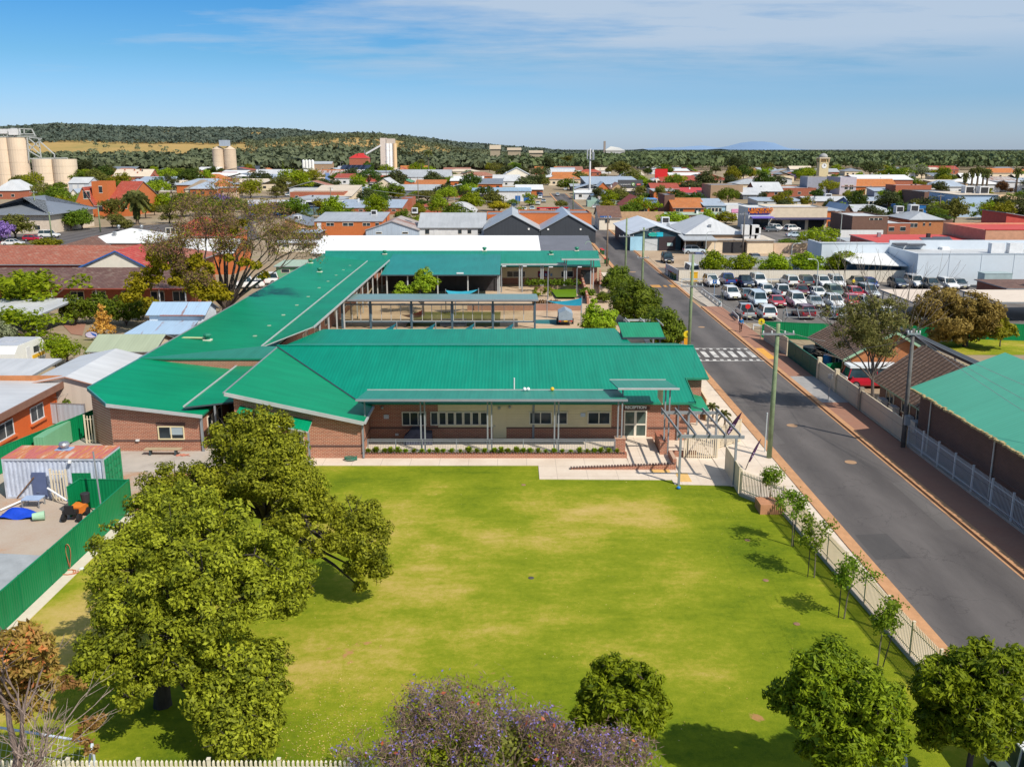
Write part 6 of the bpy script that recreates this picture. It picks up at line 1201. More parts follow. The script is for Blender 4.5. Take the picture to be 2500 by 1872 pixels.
m=MB();m.box(x0+.3,x1-1.6,y0-.03,y0+.0,1.4,1.9);m.box(x1,x1+.03,y0+3.6,y0+4.6,1.5,2.1);m.build('window',GL,cv_);m=MB();m.box(x1,x1+.04,y0+2.2,y0+2.9,.6,2.3);m.build('door',OFFW,cv_);m=MB();m.box(x1,x1+.025,y0+3.2,y0+5.7,.95,1.3);m.build('stripe',YELLOW,cv_)
for y in(y0+2.6,y0+3.4):m=MB();m.tube([(x1-.3,y,.33),(x1+.02,y,.33)],.33,12);m.build('wheel',TYRE,cv_)
pt=slabroof('patio_roof','pale grey pitched patio roof on thin posts by the hedge',-64,-53.8,105.5,116,2.75,GREYROOF_L,.35,cat='patio')
q=onz('E',360,960);cl=thing('clothes_line','rotary clothes line behind the green fence','clothes line',(q.x,q.y,0));m=MB();m.tube([(q.x,q.y,0),(q.x,q.y,2.1)],.04,6);m.build('pole',STEEL,cl);m=MB()
for i in range(4):a=.6+i*1.571;m.bar((q.x,q.y,1.75),(q.x+1.9*math.cos(a),q.y+1.9*math.sin(a),2.15),.035);b=a+1.571;m.bar((q.x+1.9*math.cos(a),q.y+1.9*math.sin(a),2.15),(q.x+1.9*math.cos(b),q.y+1.9*math.sin(b),2.15),.015);m.bar((q.x+1.1*math.cos(a),q.y+1.1*math.sin(a),1.98),(q.x+1.1*math.cos(b),q.y+1.1*math.sin(b),1.98),.015)
m.build('frame',STEEL,cl);panel_fence('side_fence',[(-38,71.5),(-33.4,71)],1.7,metal_roof((.42,.46,.52),.5,.4,.4,.1),STEEL,'blue grey sheet fence behind the clothes line',2.4)
m=MB()
for i in range(26):a=random.uniform(0,6.28);m.obox((q.x-.9+random.uniform(-.8,.8),q.y-1.2+random.uniform(-.6,.6),.1+random.random()*.5),(.5,.18,.14),a)
tag(m.build('firewood_pile',plain((.42,.2,.1),.9,.4,0,3)),'stack of split firewood below the clothes line','woodpile')
plant('shrub','bush',(q.x+.9,q.y-.3,0),1.8,1.8,'mid','rounded shrub at the foot of the clothes line','shrub');plant('shrub','bush',(-37.5,73.6,0),2.4,2.6,'lime','bright leafy shrub between orange house and grey shed','shrub')
q=onz('E',583,470);sg_=thing('oval_sign','oval blue pink and white sign on a post by the shed','sign',(q.x,q.y,0));m=MB();zc=ony('E',583,432,q.y).z;m.tube([(q.x,q.y,0),(q.x,q.y,zc)],.05,6);m.build('post',DARK,sg_)
m=MB();c_=[(q.x+.75*math.cos(a),q.y-.05,zc+.42*math.sin(a)*(1.0))for a in[i*math.pi/10 for i in range(20)]];m.poly(c_[::-1]);m.poly([(p[0],p[1]+.06,p[2])for p in c_]);m.build('panel',BLACK,sg_);m=MB();m.poly([(q.x+.68*math.cos(a),q.y-.06,zc+.36*math.sin(a))for a in[i*math.pi/10 for i in range(20)]][::-1]);pn=m.build('face',plain((.62,.55,.72),.5,.2),sg_)
m=MB();m.poly([(q.x-.1,q.y-.07,zc+.3),(q.x+.6,q.y-.07,zc+.02),(q.x+.5,q.y-.07,zc-.22),(q.x+.1,q.y-.07,zc+.0)][::-1]);m.build('swoosh',plain((.03,.12,.5),.5),pn)
rl=thing('ramp_railing','thin grey ramp railing in front of the hedge','railing',(-50,104,0));m=MB();a,b=onz('E',390,352),onz('E',545,352)
for z in(.5,1.0):m.bar((a.x,a.y,z),(b.x,b.y,z),.05)
for i in range(7):q=a.lerp(b,i/6);m.box(q.x-.025,q.x+.025,q.y-.025,q.y+.025,0,1.0)
m.build('rail',STEEL,rl);flat('ramp',[onz('E',385,360)[:2],onz('E',545,355)[:2],onz('E',520,440)[:2],onz('E',450,430)[:2]],.05,PAVER,'brick ramp between hedge and shrubs')
d_=thing('tiled_hall','low dark tiled front wing with brown brick wall and white posts','building',(-58,127,0));m=MB();m.box(-78,-43.5,128.2,138,0,2.85);m.build('wall',BRICK_RED,d_);m=MB();m.slab([(-79,125.6,2.95),(-42.6,125.6,2.95),(-43.2,134.2,4.7),(-79,134.2,4.7)],.15,0,1);m.build('roof',[tile_roof((.17,.085,.07),(.13,.07,.06),.34,False,.5),plain((.32,.08,.06),.6)],d_)
for x in(-60.5,-57.5,-53.5,-49.5,-46.5):window_on(d_,x,x+1.9,.8,2.2,128.2,CREAM_W,GL,1)
for x in(-62,-56,-51,-47.5,-44):m=MB();m.box(x-.06,x+.06,126,126.12,0,2.8);m.build('post',OFFW,d_)
gd=thing('gabled_hall','salmon and red tiled hall with cream blue edged gable','building',(-58,136,0));q0,q1,qa=ony('A',600,1382,135.5),ony('A',1262,1380,135.5),ony('A',955,1228,135.5);qb=ony('A',955,1175,144)
m=MB();m.box(-84,-48,138.2,152,0,4.6);m.build('wall',BRICK_RED,gd);m=MB();ye0,ye1=137.0,153;zr2=ony('A',600,1178,145).z
m.slab([(-86,ye0,4.8),(-47.2,ye0,4.8),(-53,145,zr2),(-80,145,zr2)],.15,0,1);m.slab([(-86,ye1,4.8),(-47.2,ye1,4.8),(-53,145,zr2),(-80,145,zr2)],.15,0,1);m.slab([(-47.2,ye0,4.8),(-47.2,ye1,4.8),(-53,145,zr2)],.15,0,1);m.slab([(-86,ye0,4.8),(-86,ye1,4.8),(-80,145,zr2)],.15,0,1);m.build('roof',[tile_roof((.42,.14,.085),(.34,.10,.06),.34,False,.6),TRIM],gd)
m=MB();m.poly([tuple(q0),tuple(q1),tuple(qa)]);m.poly([(q0 .x,q0 .y,q0 .z),(q0 .x,q0 .y+8,q0 .z),(q1 .x,q1 .y+8,q1 .z),(q1 .x,q1 .y,q1 .z)]);m.build('gable',CREAM_W,gd);m=MB();m.slab([(q0 .x-.5,135.2,q0 .z-.2),(qa.x,135.2,qa.z+.12),(qa.x,145,qa.z+.12),(q0 .x-.5,145,q0 .z-.2)],.2,0,1);m.slab([(q1 .x+.5,135.2,q1 .z-.2),(qa.x,135.2,qa.z+.12),(qa.x,145,qa.z+.12),(q1 .x+.5,145,q1 .z-.2)],.2,0,1);m.build('gable_roof',[tile_roof((.50,.07,.05),(.42,.05,.04),.34,False,.35),plain((.04,.14,.42),.5)],gd)
house('house','A',640,1290,1290,1160,1040,16,'hip',BRICK_RED,plain((.70,.70,.68),.5,.06),'wide white hip roof behind the tiled hall','house',vents=2);house('house','A',540,880,1300,1180,1105,10,'hip',BRICK_RED,TILE_BR,'small brown tiled hip roof left of the white roof','house')
house('house','A',1330,1900,1200,1105,945,14,'hip',BRICK_ORG,TILE_RED,'bright red tiled house behind the bare jacaranda','house',win=((1370,1520,1035,1090,'w'),),chim=((1850,1000),));house('building','A',1380,1925,1420,1240,1125,12,'gx',BRICK_ORG,WHITE_R,'white roofed orange brick hall under the jacaranda branches','building',win=((1440,1560,1300,1360),(1640,1760,1300,1360)))
wh=thing('white_roof_warehouse','long warehouse with bright white roof turning grey at the right','warehouse',(-10,174,0));m=MB();m.box(-35.4,14.3,167.4,196,0,3.2);m.build('wall',CREAM_L,wh);m=MB();m.slab([(-35.6,167,3.2),(5.15,167,3.2),(5.05,182,5.0),(-36.1,182,5.0)],.12,0,1);m.slab([(-36.1,182,5.0),(14.6,182,5.0),(14.6,197,3.2),(-36,197,3.2)],.12,0,1);m.build('roof',[plain((.84,.84,.83),.5,.03,0,.2),TRIM_L],wh);m=MB();m.slab([(5.17,167,3.2),(14.6,167,3.2),(14.6,182,5.0),(5.07,182,5.0)],.12,0,1);m.build('roof',[plain((.15,.155,.18),.6,.12,0,.4),TRIM],wh)
HS=house
HS('brick_shop','B',572,1128,975,845,770,15,'sk',BRICK_ORG,GREYROOF,'orange brick shop with grey roof and high parapet ends','shop',win=((592,622,860,940,'d'),(665,728,858,886),(800,888,858,886),(965,1027,858,886),(1070,1100,858,886)),ac=((1060,790,1.4),),oh=.2)
HS('small_shop','B',330,530,950,905,815,16,'skl',plain((.58,.30,.13),.8,.15),GREYROOF_D,'small orange rendered shop with sloping side parapet','shop',ac=((420,830,1.2),(440,826,1.2)))
HS('tin_shed','B',992,1425,985,955,845,20,'gy',metal_roof((.42,.50,.60),.5,.5,.4,.2,.15),RUSTROOF,'weathered tin gable shed left of the grey house','shed',vents=0,ac=((1395,770,1.4),),oh=.25)
HS('grey_house','B',1430,1970,975,895,775,18,'gx',OFFW,GREYROOF,'long grey roofed house with pale rear wall','house',win=((1480,1515,910,955),(1555,1585,912,970,'d'),(1752,1782,912,952),(1830,1862,912,950),(1915,1945,910,952)))
HS('dark_gable_shed','C',-60,400,960,845,722,30,'gy',CHAR_M,GREYROOF,'left one of two charcoal gable sheds','shed',win=((300,315,835,850,'s',WHITE),),oh=.3)
HS('dark_gable_shed','C',404,858,960,850,722,30,'gy',CHAR_M,GREYROOF_B,'right one of two charcoal gable sheds, at the street','shed',win=((460,474,838,852,'s',WHITE),(728,742,838,852,'s',WHITE)),oh=.3)
HS('brick_building','C',225,822,910,712,0,14,'flat',BRICK_ORG,GREYROOF_D,'orange brick building carrying the black red safety sign','shop',ac=((455,735,1.6),),trim=plain((.4,.14,.08),.8))
sgp=ony('C',372,705,onz('C',500,860).y-.3);sgq=ony('C',634,662,onz('C',500,860).y-.3);r_=thing('rooftop_sign','long black and red rooftop sign with white lettering above the orange brick building','sign',(sgp.x,sgp.y,0));m=MB();m.box(sgp.x,sgq.x,sgp.y-.2,sgp.y,sgp.z,sgq.z);pn=m.build('panel',plain((.05,.02,.04),.5),r_);hh=sgq.z-sgp.z
m=MB();m.box(sgp.x,sgq.x,sgp.y-.22,sgp.y-.2,sgq.z-hh*.22,sgq.z);m.box(sgp.x,sgq.x,sgp.y-.22,sgp.y-.2,sgp.z,sgp.z+hh*.12);m.build('stripe',RED,pn);m=MB();m.box(sgp.x+.8,sgp.x+2.6,sgp.y-.23,sgp.y-.2,sgp.z+hh*.2,sgp.z+hh*.75);m.build('emblem',plain((.7,.3,.3),.5),pn);lettering('Fire & Safety Industries',((sgp.x+sgq.x)/2+1.2,sgp.y-.24,sgp.z+hh*.44),hh*.42,WHITE,pn,ext=.02,bold=.02)
for i in range(3):x=sgp.x+(sgq.x-sgp.x)*(.1+.4*i);m=MB();m.box(x-.1,x+.1,sgp.y,sgp.y+.15,0,sgp.z+.2);m.build('support',DARK,r_)
HS('brick_wall_building','B',1985,2150,900,790,0,14,'flat',BRICK_ORG,GREYROOF_D,'plain orange brick block behind the grey house','building')
HS('blue_shed','B',380,605,1010,960,925,8,'gx',CHAR_M,GREYROOF_B,'low dark blue shed behind the white roofed warehouse','shed');HS('cream_shed','B',250,590,1100,1025,1012,6,'gx',CREAM_W,WHITE_R,'long low cream wall with white capping behind the bare tree','shed')
HS('small_cream_shed','B',255,560,1320,1215,1165,7,'sk',FENCE_GL,GREENROOF_P,'pale green shed beside the long wing roof','shed')
HS('corner_shop','C',888,1060,850,745,650,14,'gx',CREAM_W,TILE_BR,'small white corner shop with brown roof and blue stripe','shop',win=((895,985,735,750,'s',BLUE),(935,975,760,795)),oh=.4)
sg2=ony('C',920,735,onz('C',980,850).y-.15);sg3=ony('C',1035,660,onz('C',980,850).y-.15)
HS('orange_gable_house','C',1090,1300,760,655,575,18,'gy',BRICK_ORG,TILE_RED,'tall orange brick gable with red tile roof','building',win=((1130,1185,668,700),(1232,1288,666,700)),oh=.3)
HS('garden_wall','C',1060,1420,800,700,0,1.0,'flat',plain((.50,.33,.20),.8,.2),CONC,'tan rendered wall behind the iron roofed workshop','wall')
HS('orange_roof_shop','C',1500,1760,760,668,585,10,'sk',BRICK_ORG,TILE_OR,'shop with glowing orange tile roof','shop',win=((1518,1582,672,700),(1678,1728,672,700)));HS('brown_block','C',1422,1506,745,560,0,14,'flat',BRICK_BRN,GREYROOF_D,'tall brown brick side wall left of the orange roof','building')
HS('low_orange_wall','C',1310,1510,720,668,0,6,'flat',BRICK_ORG,GREYROOF_D,'low orange brick annex between two orange shops','shop')
HS('green_awning','C',1420,1905,780,748,703,6,'sk',plain((.45,.30,.2),.8),GREENROOF_P,'long pale green curved awning roof','shed')
HS('blue_shop','C',1752,1925,760,650,590,12,'sk',BLUE_P,GREYROOF_B,'pale blue shop with a strip of small windows','shop',win=((1782,1900,668,702),))
HS('white_shop','C',1932,2110,760,645,0,12,'flat',OFFW,GREYROOF_L,'white shop front with a pink sign','shop',win=((1980,2065,678,708,'s',PINK,'vaultss',WHITE,.4),))
HS('sign_shop','R',557,945,600,200,0,12,'flat',OFFW,GREYROOF_L,'shop with big navy sign lettered in orange','shop',win=((560,943,203,325,'s',NAVY),(600,1005,355,385,'a',plain((.15,.12,.45),.5)),(640,930,400,560,'o',GL)))
Yl=onz('R',700,600).y-.2;a=ony('R',660,290,Yl);o_=None
sr_=thing('sign_lettering','orange triangle and block letters on the navy shop sign','sign',(a.x,a.y,0));c=ony('R',790,240,Yl);d=ony('R',785,280,Yl);q0,q1,q2=ony('R',622,293,Yl),ony('R',672,293,Yl),ony('R',650,232,Yl);m=MB();m.poly([tuple(q0),tuple(q1),tuple(q2)]);m.poly([(q.x,q.y+.06,q.z)for q in(q0,q2,q1)]);m.build('triangle',ORANGE,sr_);lettering('LANDFORD',(c.x,Yl,c.z),1.25,ORANGE,sr_,ext=.03,bold=.05);lettering('REAL ESTATE',(c.x,Yl,d.z),.98,ORANGE,sr_,ext=.03,bold=.04)
HS('parapet_shops','R',947,1965,600,195,0,14,'flat',CREAM_L,GREYROOF_L,'long row of shops with tall cream parapet','shop',win=((1010,2030,378,402,'a',plain((.03,.03,.10),.5)),(975,1185,430,560,'o',GL),(1310,1590,430,560,'o',GL),(1640,1930,420,560,'o',BLACK)),trim=plain((.55,.4,.28),.7),ac=())
HS('orange_garage','D',565,700,835,690,660,14,'sk',BRICK_ORG,GREYROOF_B,'orange walled garage with blue edge beside the parapet shops','shop',win=((575,690,780,832,'o',DARK),));HS('dark_garage','D',700,770,835,690,640,16,'gy',BRICK_BRN,GREYROOF_B,'narrow brown gable beside the solar panels','building')
HS('solar_building','D',775,1155,760,725,640,22,'sk',OFFW,GREYROOF_L,'pale roofed building covered with solar panels','building')
HS('blue_building','D',780,1145,690,655,578,18,'gx',plain((.03,.12,.36),.5),GREYROOF_B,'bright blue upper storey building with grey roof','building',win=((880,1020,612,645),));HS('blue_wall_building','D',1212,1385,735,652,0,12,'flat',plain((.02,.14,.40),.5),GREYROOF_B,'vivid blue box building right of the solar roof','building')
HS('dark_brick_shop','D',768,1060,915,735,0,16,'flat',BRICK_BRN,GREYROOF_L,'dark brown brick block with white parapet','building',trim=OFFW,win=((920,1030,752,768),));HS('red_brick_flats','D',1062,1250,915,795,0,14,'flat',BRICK_RED,GREYROOF_L,'red brick flats with two white windows','building',win=((1078,1128,825,862),(1172,1222,822,860)),trim=OFFW)
HS('yellow_brick_building','D',1245,1520,895,765,700,14,'hip',BRICK_OR,GREYROOF,'golden brick building with grey hip roof','building',win=((1255,1320,792,830),(1362,1382,790,818),(1412,1432,790,818)),ac=((1160,700,2.0),(1280,695,2.2)))
HS('brown_yard_wall','D',1520,1600,880,770,0,10,'flat',BRICK_BRN,GREYROOF_D,'brown brick yard wall left of the red roof','wall')
rst=HS('red_roof_store','D',985,1850,1180,958,888,15,'sk',plain((.40,.05,.04),.6),plain((.55,.07,.055),.6,.1),'long stepped store with red painted flat roof','store',win=(),oh=.2)
rr=HS('red_roof_store','D',1845,2700,1180,850,0,17,'flat',plain((.62,.32,.20),.8,.15),plain((.55,.07,.055),.6,.1),'taller salmon walled store with red parapet','store',trim=plain((.58,.05,.045),.6));HS('red_tower_store','D',2010,2500,1080,790,705,10,'skl',plain((.52,.08,.06),.7),GREYROOF_L,'red sided upper block with grey roof at the far right','store')
for i,(x0,x1,y0,y1)in enumerate(((1085,1215,945,975),(1200,1350,935,975),(1330,1480,912,950),(1440,1580,905,942))):
 a,b,c,d=onz('D',x0,y0,5.6),onz('D',x1,y0,5.6),onz('D',x1+40,y1,5.2),onz('D',x0+60,y1,5.2)
 m=MB();m.slab([(a.x,a.y,5.6),(b.x,b.y,5.6),(c.x,c.y,5.2),(d.x,d.y,5.2)],.1);m.build('solar_panel',plain((.02,.02,.03),.3),rst['root'])
HS('small_white_shed','D',735,980,1020,960,925,8,'gx',OFFW,GREYROOF,'small grey roofed shed in front of the dark brick block','shed',win=((830,915,975,1010,'o',OFFW),));HS('canopy_shed','D',745,1055,1140,1075,1005,12,'skl',GL_B,GREYROOF_B,'blue grey canopy shed left of the warehouse','shed')
HS('low_wall','D',680,1030,920,905,0,.5,'flat',WHITE_R,WHITE,'low white sheet wall below the dark brick block','wall')
wsx=HS('workshop','C',1140,1560,1022,880,812,30,'gy',plain((.03,.075,.10),.6),metal_roof((.60,.64,.70),.4,.4,.2,.15),'iron roofed workshop with dark teal gable and turquoise sign','workshop',win=((1142,1245,905,1022,'s',plain((.36,.62,.78),.6,.15,0,.6)),(1185,1215,950,1022,'d',plain((.03,.22,.42),.5)),(1262,1370,925,1018,'o',plain((.52,.56,.58),.5)),(1378,1520,905,1020,'o',plain((.05,.035,.04),.7)),(1302,1358,872,905,'s',WHITE),(1359,1416,870,905,'s',plain((.02,.50,.66),.5)),(1448,1496,957,982,'s',plain((.55,.72,.70),.5)),(1330,1385,840,866)),oh=.5)
Y_=wsx['Y']-.25;a,b=ony('C',1315,898,Y_),ony('C',1350,878,Y_);m=MB();m.lathe(((a.x+b.x)/2,Y_,(a.z+b.z)/2-.01),[(.02,0),(.02,.02)],4);
m=MB();cxx,czz=(a.x+b.x)/2,(a.z+b.z)/2;m.poly([(cxx+1.0*math.cos(t_),Y_,czz+.42*math.sin(t_))for t_ in[i*math.pi/8 for i in range(16)]][::-1]);tag(m.build('sign_emblem',plain((.02,.42,.34),.5)),'green oval emblem on the white half of the workshop sign','sign')
HS('lean_to_workshop','C',1470,1760,1000,890,785,24,'sk',plain((.42,.46,.48),.6),metal_roof((.58,.61,.66),.4,.4,.2,.12),'light grey lean-to annex on the workshop','workshop',ac=((1432,790,1.8),(1515,752,1.8)))
r_=slabroof('carport','grey skillion carport sheltering a silver car',ony('C',1575,1020,onz('C',1640,1050).y).x,ony('C',1850,1050,onz('C',1640,1050).y).x,onz('C',1640,1050).y-1,onz('C',1640,1050).y+12,3.0,GREYROOF,.9)
HS('hip_workshop','C',1600,2080,1030,885,745,22,'hip',BRICK_TAN,GREYROOF_L,'wide grey hip roofed workshop with brick gable','workshop',inset=6)
HS('cream_garages','C',1770,2260,1042,930,895,8,'sk',CREAM_L,plain((.52,.45,.38),.7,.1),'cream garage row with open dark bays','garage',win=((1905,2100,950,1030,'o',DARK),(1780,1890,940,1036,'o',CREAM_L)),ac=());HS('brick_gable','C',1770,2075,960,890,832,3,'gy',plain((.50,.22,.14),.8),GREYROOF_L,'low brick gable above the cream garages','building')
for i,(x,y)in enumerate(((2100,880),(2160,880),(2190,885))):
 p=ony('C',x,y,onz('C',2000,1042).y+2);m=MB();m.obox((p.x,p.y,p.z+.8),(2.0 if i<2 else 1.2,1.5,2.0 if i<2 else 1.2));m.box(p.x-.6,p.x+.6,p.y-.5,p.y+.5,2.5,p.z);tag(m.build('cooling_unit',OFFW),['tall white cooling unit on the cream garage roof','second white cooling unit on the cream garage roof','small white cooling unit at the garage roof corner'][i],'cooling unit')
HS('garage_wing','D',-90,125,1045,935,905,10,'sk',CREAM_L,plain((.60,.52,.42),.7,.1),'cream garage end with flat beige roof','garage');HS('low_tan_wall','D',130,420,1040,975,0,1,'flat',plain((.62,.47,.35),.8,.1),CONC,'low tan wall behind the round car park trees','wall')
HS('blue_showroom','U',150,1960,560,355,240,16,'sk',plain((.02,.12,.36),.4),GREYROOF_L,'long showroom with white and blue fascia and glass front','shop',win=((135,1960,240,330,'s',plain((.70,.73,.80),.5,.04)),(150,1960,332,362,'s',plain((.02,.14,.48),.5)),(260,380,372,490,'o',glass((.10,.14,.16))),(1095,1210,405,540,'o',glass((.10,.16,.18))),(1225,1370,405,540,'o',glass((.12,.18,.2))),(1385,1600,400,540,'o',glass((.10,.16,.18))),(1610,1940,395,500,'o',BLACK),(1340,1530,285,380,'s',plain((.25,.36,.62),.5,.3,0,2))))
HS('grey_hip_roof','U',1000,2110,330,250,140,14,'hip',OFFW,GREYROOF,'grey hip roof behind the blue showroom','building');HS('orange_parapet','U',1010,2130,260,75,0,10,'flat',BRICK_RED,GREYROOF_D,'red brick parapet building with stepped cream coping','building',trim=CREAM_L)
HS('cream_roof_hall','B',520,870,680,645,548,30,'sk',CREAM_L,CREAMROOF,'large cream skillion roofed hall','building')
HS('grey_roof_hall','B',748,1290,790,735,665,18,'sk',BRICK_RED,GREYROOF_B,'brick hall with wide blue grey roof and skylights','building',oh=.2);HS('brick_end','B',1290,1372,760,655,0,14,'flat',BRICK_RED,GREYROOF_D,'red brick end block right of the blue grey roof','building')
HS('red_tile_house','B',1440,1690,775,745,682,12,'hip',BRICK_RED,TILE_RED,'red tiled hip roof among the trees behind the tin shed','house');
q=ony('B',1750,775,onz('B',1750,830).y);ar=thing('arched_hall','arched grey hangar roof behind the grey house','hangar',(q.x,q.y,0));x0=ony('B',1605,775,q.y).x;x1=ony('B',1895,775,q.y).x;zt_=ony('B',1750,718,q.y).z;m=MB();ns=14
pf=[(x0+(x1-x0)*i/ns,max(0,zt_*math.sin(math.pi*(.08+.84*i/ns))**.7))for i in range(ns+1)];m.poly([(x,q.y,z)for x,z in[(x0,0)]+pf+[(x1,0)]]);m.build('end_wall',OFFW,ar);m=MB()
for(xa,za),(xb,zb)in zip(pf[:-1],pf[1:]):m.slab([(xa,q.y-.3,za+.1),(xb,q.y-.3,zb+.1),(xb,q.y+22,zb+.1),(xa,q.y+22,za+.1)],.1)
m.build('roof',RUSTROOF_L,ar)
HS('low_blue_shed','B',865,1062,650,620,565,14,'sk',GREYROOF_B,GREYROOF_B,'pale blue low shed behind the cream hall','shed');HS('cream_gable_hall','B',1030,1255,625,570,492,22,'gy',CREAM_L,GREYROOF_L,'cream gabled hall front','building');HS('green_roof_hall','B',1180,1365,585,525,455,20,'skl',BRICK_ORG,GREENROOF_O,'brick hall with steep green roof slope','building')
HS('grey_roof_shed','B',1245,1600,640,590,542,16,'gx',GREYROOF_D,GREYROOF,'wide grey gable shed right of the cream gable','shed');HS('old_pub','B',958,1240,545,440,428,14,'sk',OFFW,GREYROOF,'two storey grey hotel with small upper windows','hotel',win=((990,1008,478,512),(1040,1058,478,512),(1090,1108,478,510),(1140,1158,475,505),(960,990,520,530,'s',plain((.25,.03,.12),.5))));HS('long_grey_roof','B',1240,1690,560,480,420,22,'gx',OFFW,GREYROOF,'long grey roof behind the two storey hotel','building')
HS('dark_frame_shed','B',1690,1855,510,478,430,12,'skr',DARK,GREYROOF_D,'dark framed shed with grey mono roof','shed');HS('orange_shop','B',1845,1912,545,485,0,10,'flat',plain((.62,.18,.06),.7),GREYROOF,'bright orange painted shop box','shop');HS('brick_shop_row','B',1515,1760,545,505,0,10,'flat',BRICK_RED,GREYROOF_D,'low red brick shop row beside the palms','shop')
q=onz('B',1845,540);m=MB();rr_=abs(ony('B',1790,500,q.y).x-q.x);zc=ony('B',1845,500,q.y).z
m.tube([(q.x+rr_*math.cos(a),q.y-1,max(.1,zc+rr_*.8*math.sin(a)))for a in[i*math.pi/12 for i in range(13)]],.45,6);m.tube([(q.x+rr_,q.y-1,0),(q.x+rr_,q.y-1,zc)],.45,6);m.tube([(q.x-rr_,q.y-1,0),(q.x-rr_,q.y-1,zc)],.45,6);tag(m.build('arch',CREAM_L),'cream rounded arch beside the orange shop','arch')
HS('white_factory','B',2040,2260,560,515,462,18,'gx',OFFW,GREYROOF_L,'white shed with grey roof right of the arch','shed');HS('blue_white_shop','C',-160,325,615,530,500,16,'sk',OFFW,BLUE_P,'long white shop with blue stripe and roller doors','shop',win=((-160,322,503,528,'s',plain((.36,.52,.70),.5)),(195,238,568,612,'o',BLUE),(265,308,568,612,'o',BLUE),(118,155,575,612,'o',OFFW),(-150,70,555,600,'o',DARK)))
HS('cream_gable_shed','C',100,315,470,395,338,30,'gy',CREAM_W,GREYROOF_L,'big cream gable shed by the street trees','shed');HS('cream_annex','C',10,235,475,435,398,18,'sk',CREAM_W,GREYROOF_L,'low cream annex left of the gable shed','shed')
HS('white_long_shed','A',1735,2105,665,608,580,14,'gx',OFFW,WHITE_R,'long white shed before the twin silos','shed');HS('dark_front_shed','B',75,365,492,455,418,16,'gx',DARK,GREYROOF_L,'long shed with dark open front and pale roof','shed');HS('beige_flat','B',-20,265,590,525,500,14,'sk',plain((.66,.48,.35),.8,.08),CREAMROOF,'flat beige building with small windows','building',win=((40,70,540,562),(140,185,535,570)))
HS('small_grey_shed','B',560,712,430,372,352,12,'gx',BRICK_TAN,GREYROOF,'grey roofed shed beside the white tanks','shed')
for i,x in enumerate((480,505,530,555)):
 q=onz('B',x,430);t_=ony('B',x,338,q.y).z;w_=abs(ony('B',x+12,430,q.y).x-q.x);m=MB();m.lathe((q.x,q.y,0),[(w_,0),(w_,t_*.9),(w_*.2,t_)],14);tag(m.build('storage_tank',WHITE),['leftmost white storage tank of four below the hill','second white storage tank of four below the hill','third white storage tank of four below the hill','rightmost white storage tank of four below the hill'][i],'tank','white storage tanks')
sos=HS('solar_shed','B',745,1000,460,425,392,14,'sk',OFFW,GREYROOF_L,'long roof with a row of dark solar panels','shed');Yq=onz('B',870,460).y
for i in range(5):
 a=ony('B',775+i*42,418,Yq+4);m=MB();m.slab([(a.x,Yq+2,a.z+.2),(a.x+7.5,Yq+2,a.z+.2),(a.x+9,Yq+12,a.z+3.6),(a.x+1.5,Yq+12,a.z+3.6)],.1);m.build('solar_panel',plain((.03,.04,.07),.3),sos['root'])
HS('red_mill','B',858,1010,438,325,290,16,'hip',BRICK_RED,REDROOF,'brick mill with bright red roof under the conveyor','mill',inset=6);HS('red_mill_tower','B',930,975,437,305,285,10,'gx',BRICK_RED,REDROOF,'raised red roofed block on the brick mill','mill')
def silo(label,bins,s,yb,yt,mat,head=None,name='silo',rr=None,roofk=None):
 xs=[b for b in bins];q0=onz(s,sum(xs)/len(xs),yb);root=thing(name,label,'silo',q0);Y=q0 .y
 for x in xs:
  c=ony(s,x,yb,Y);r=abs(ony(s,x+rr,yb,Y).x-c.x);zt_=ony(s,x,yt,Y).z;m=MB();m.lathe((c.x,Y+r,0),[(r,0),(r,zt_)]+([(r*1.04,zt_),(r*.2,zt_+r*.5)]if roofk else[]),24);m.build('bin',mat,root,False)
  m=MB()
  for k in range(1,4):z=zt_*k/4;m.lathe((c.x,Y+r,z),[(r*1.006,0),(r*1.006,.12)],24)
  m.build('band',plain(tuple(v*.85 for v in(.6,.5,.38)),.8),root)
 if head:
  for(x0,x1,ya,yb2,mt)in head:a,b=ony(s,x0,yb2,Y+3),ony(s,x1,ya,Y+3);m=MB();m.box(a.x,b.x,Y+1,Y+9,a.z,b.z);m.build('headhouse',mt,root)
 return root,Y
SILO=plain((.58,.46,.34),.8,.08,0,.2);SILOW=plain((.86,.85,.84),.7,.06,0,.2)
def mural():
 m,nt,b=NT('painted_concrete');p=pos(nt);sp=N(nt,'ShaderNodeSeparateXYZ');L(nt,p,sp.inputs[0]);n=noise(nt,p,.10,4,.6)
 f=math_(nt,'ADD',math_(nt,'MULTIPLY',n,1.0),math_(nt,'ADD',math_(nt,'MULTIPLY',sp.outputs[2],-.013),math_(nt,'MULTIPLY',math_(nt,'ADD',sp.outputs[0],227),.012)))
 L(nt,ramp(nt,f,[(.36,(.76,.74,.74)),(.42,(.70,.40,.12)),(.58,(.60,.22,.04)),(.7,(.7,.5,.3))]),b.inputs['Base Color']);b.inputs['Roughness'].default_value=.8;return m
sroot,sY=silo('white concrete silo block with orange mural and tall elevator tower',[1172,1197,1222],'B',432,205,SILOW,[(1118,1160,160,432,plain((.66,.58,.52),.8)),(1158,1228,165,208,plain((.58,.50,.43),.8))],rr=17)
q=ony('B',1232,432,sY-1);r=abs(ony('B',1249,432,sY).x-ony('B',1232,432,sY).x);m=MB();m.lathe((q.x,sY+r-1,0),[(r,0),(r,ony('B',1232,205,sY).z)],20);m.build('painted_bin',mural(),sroot)
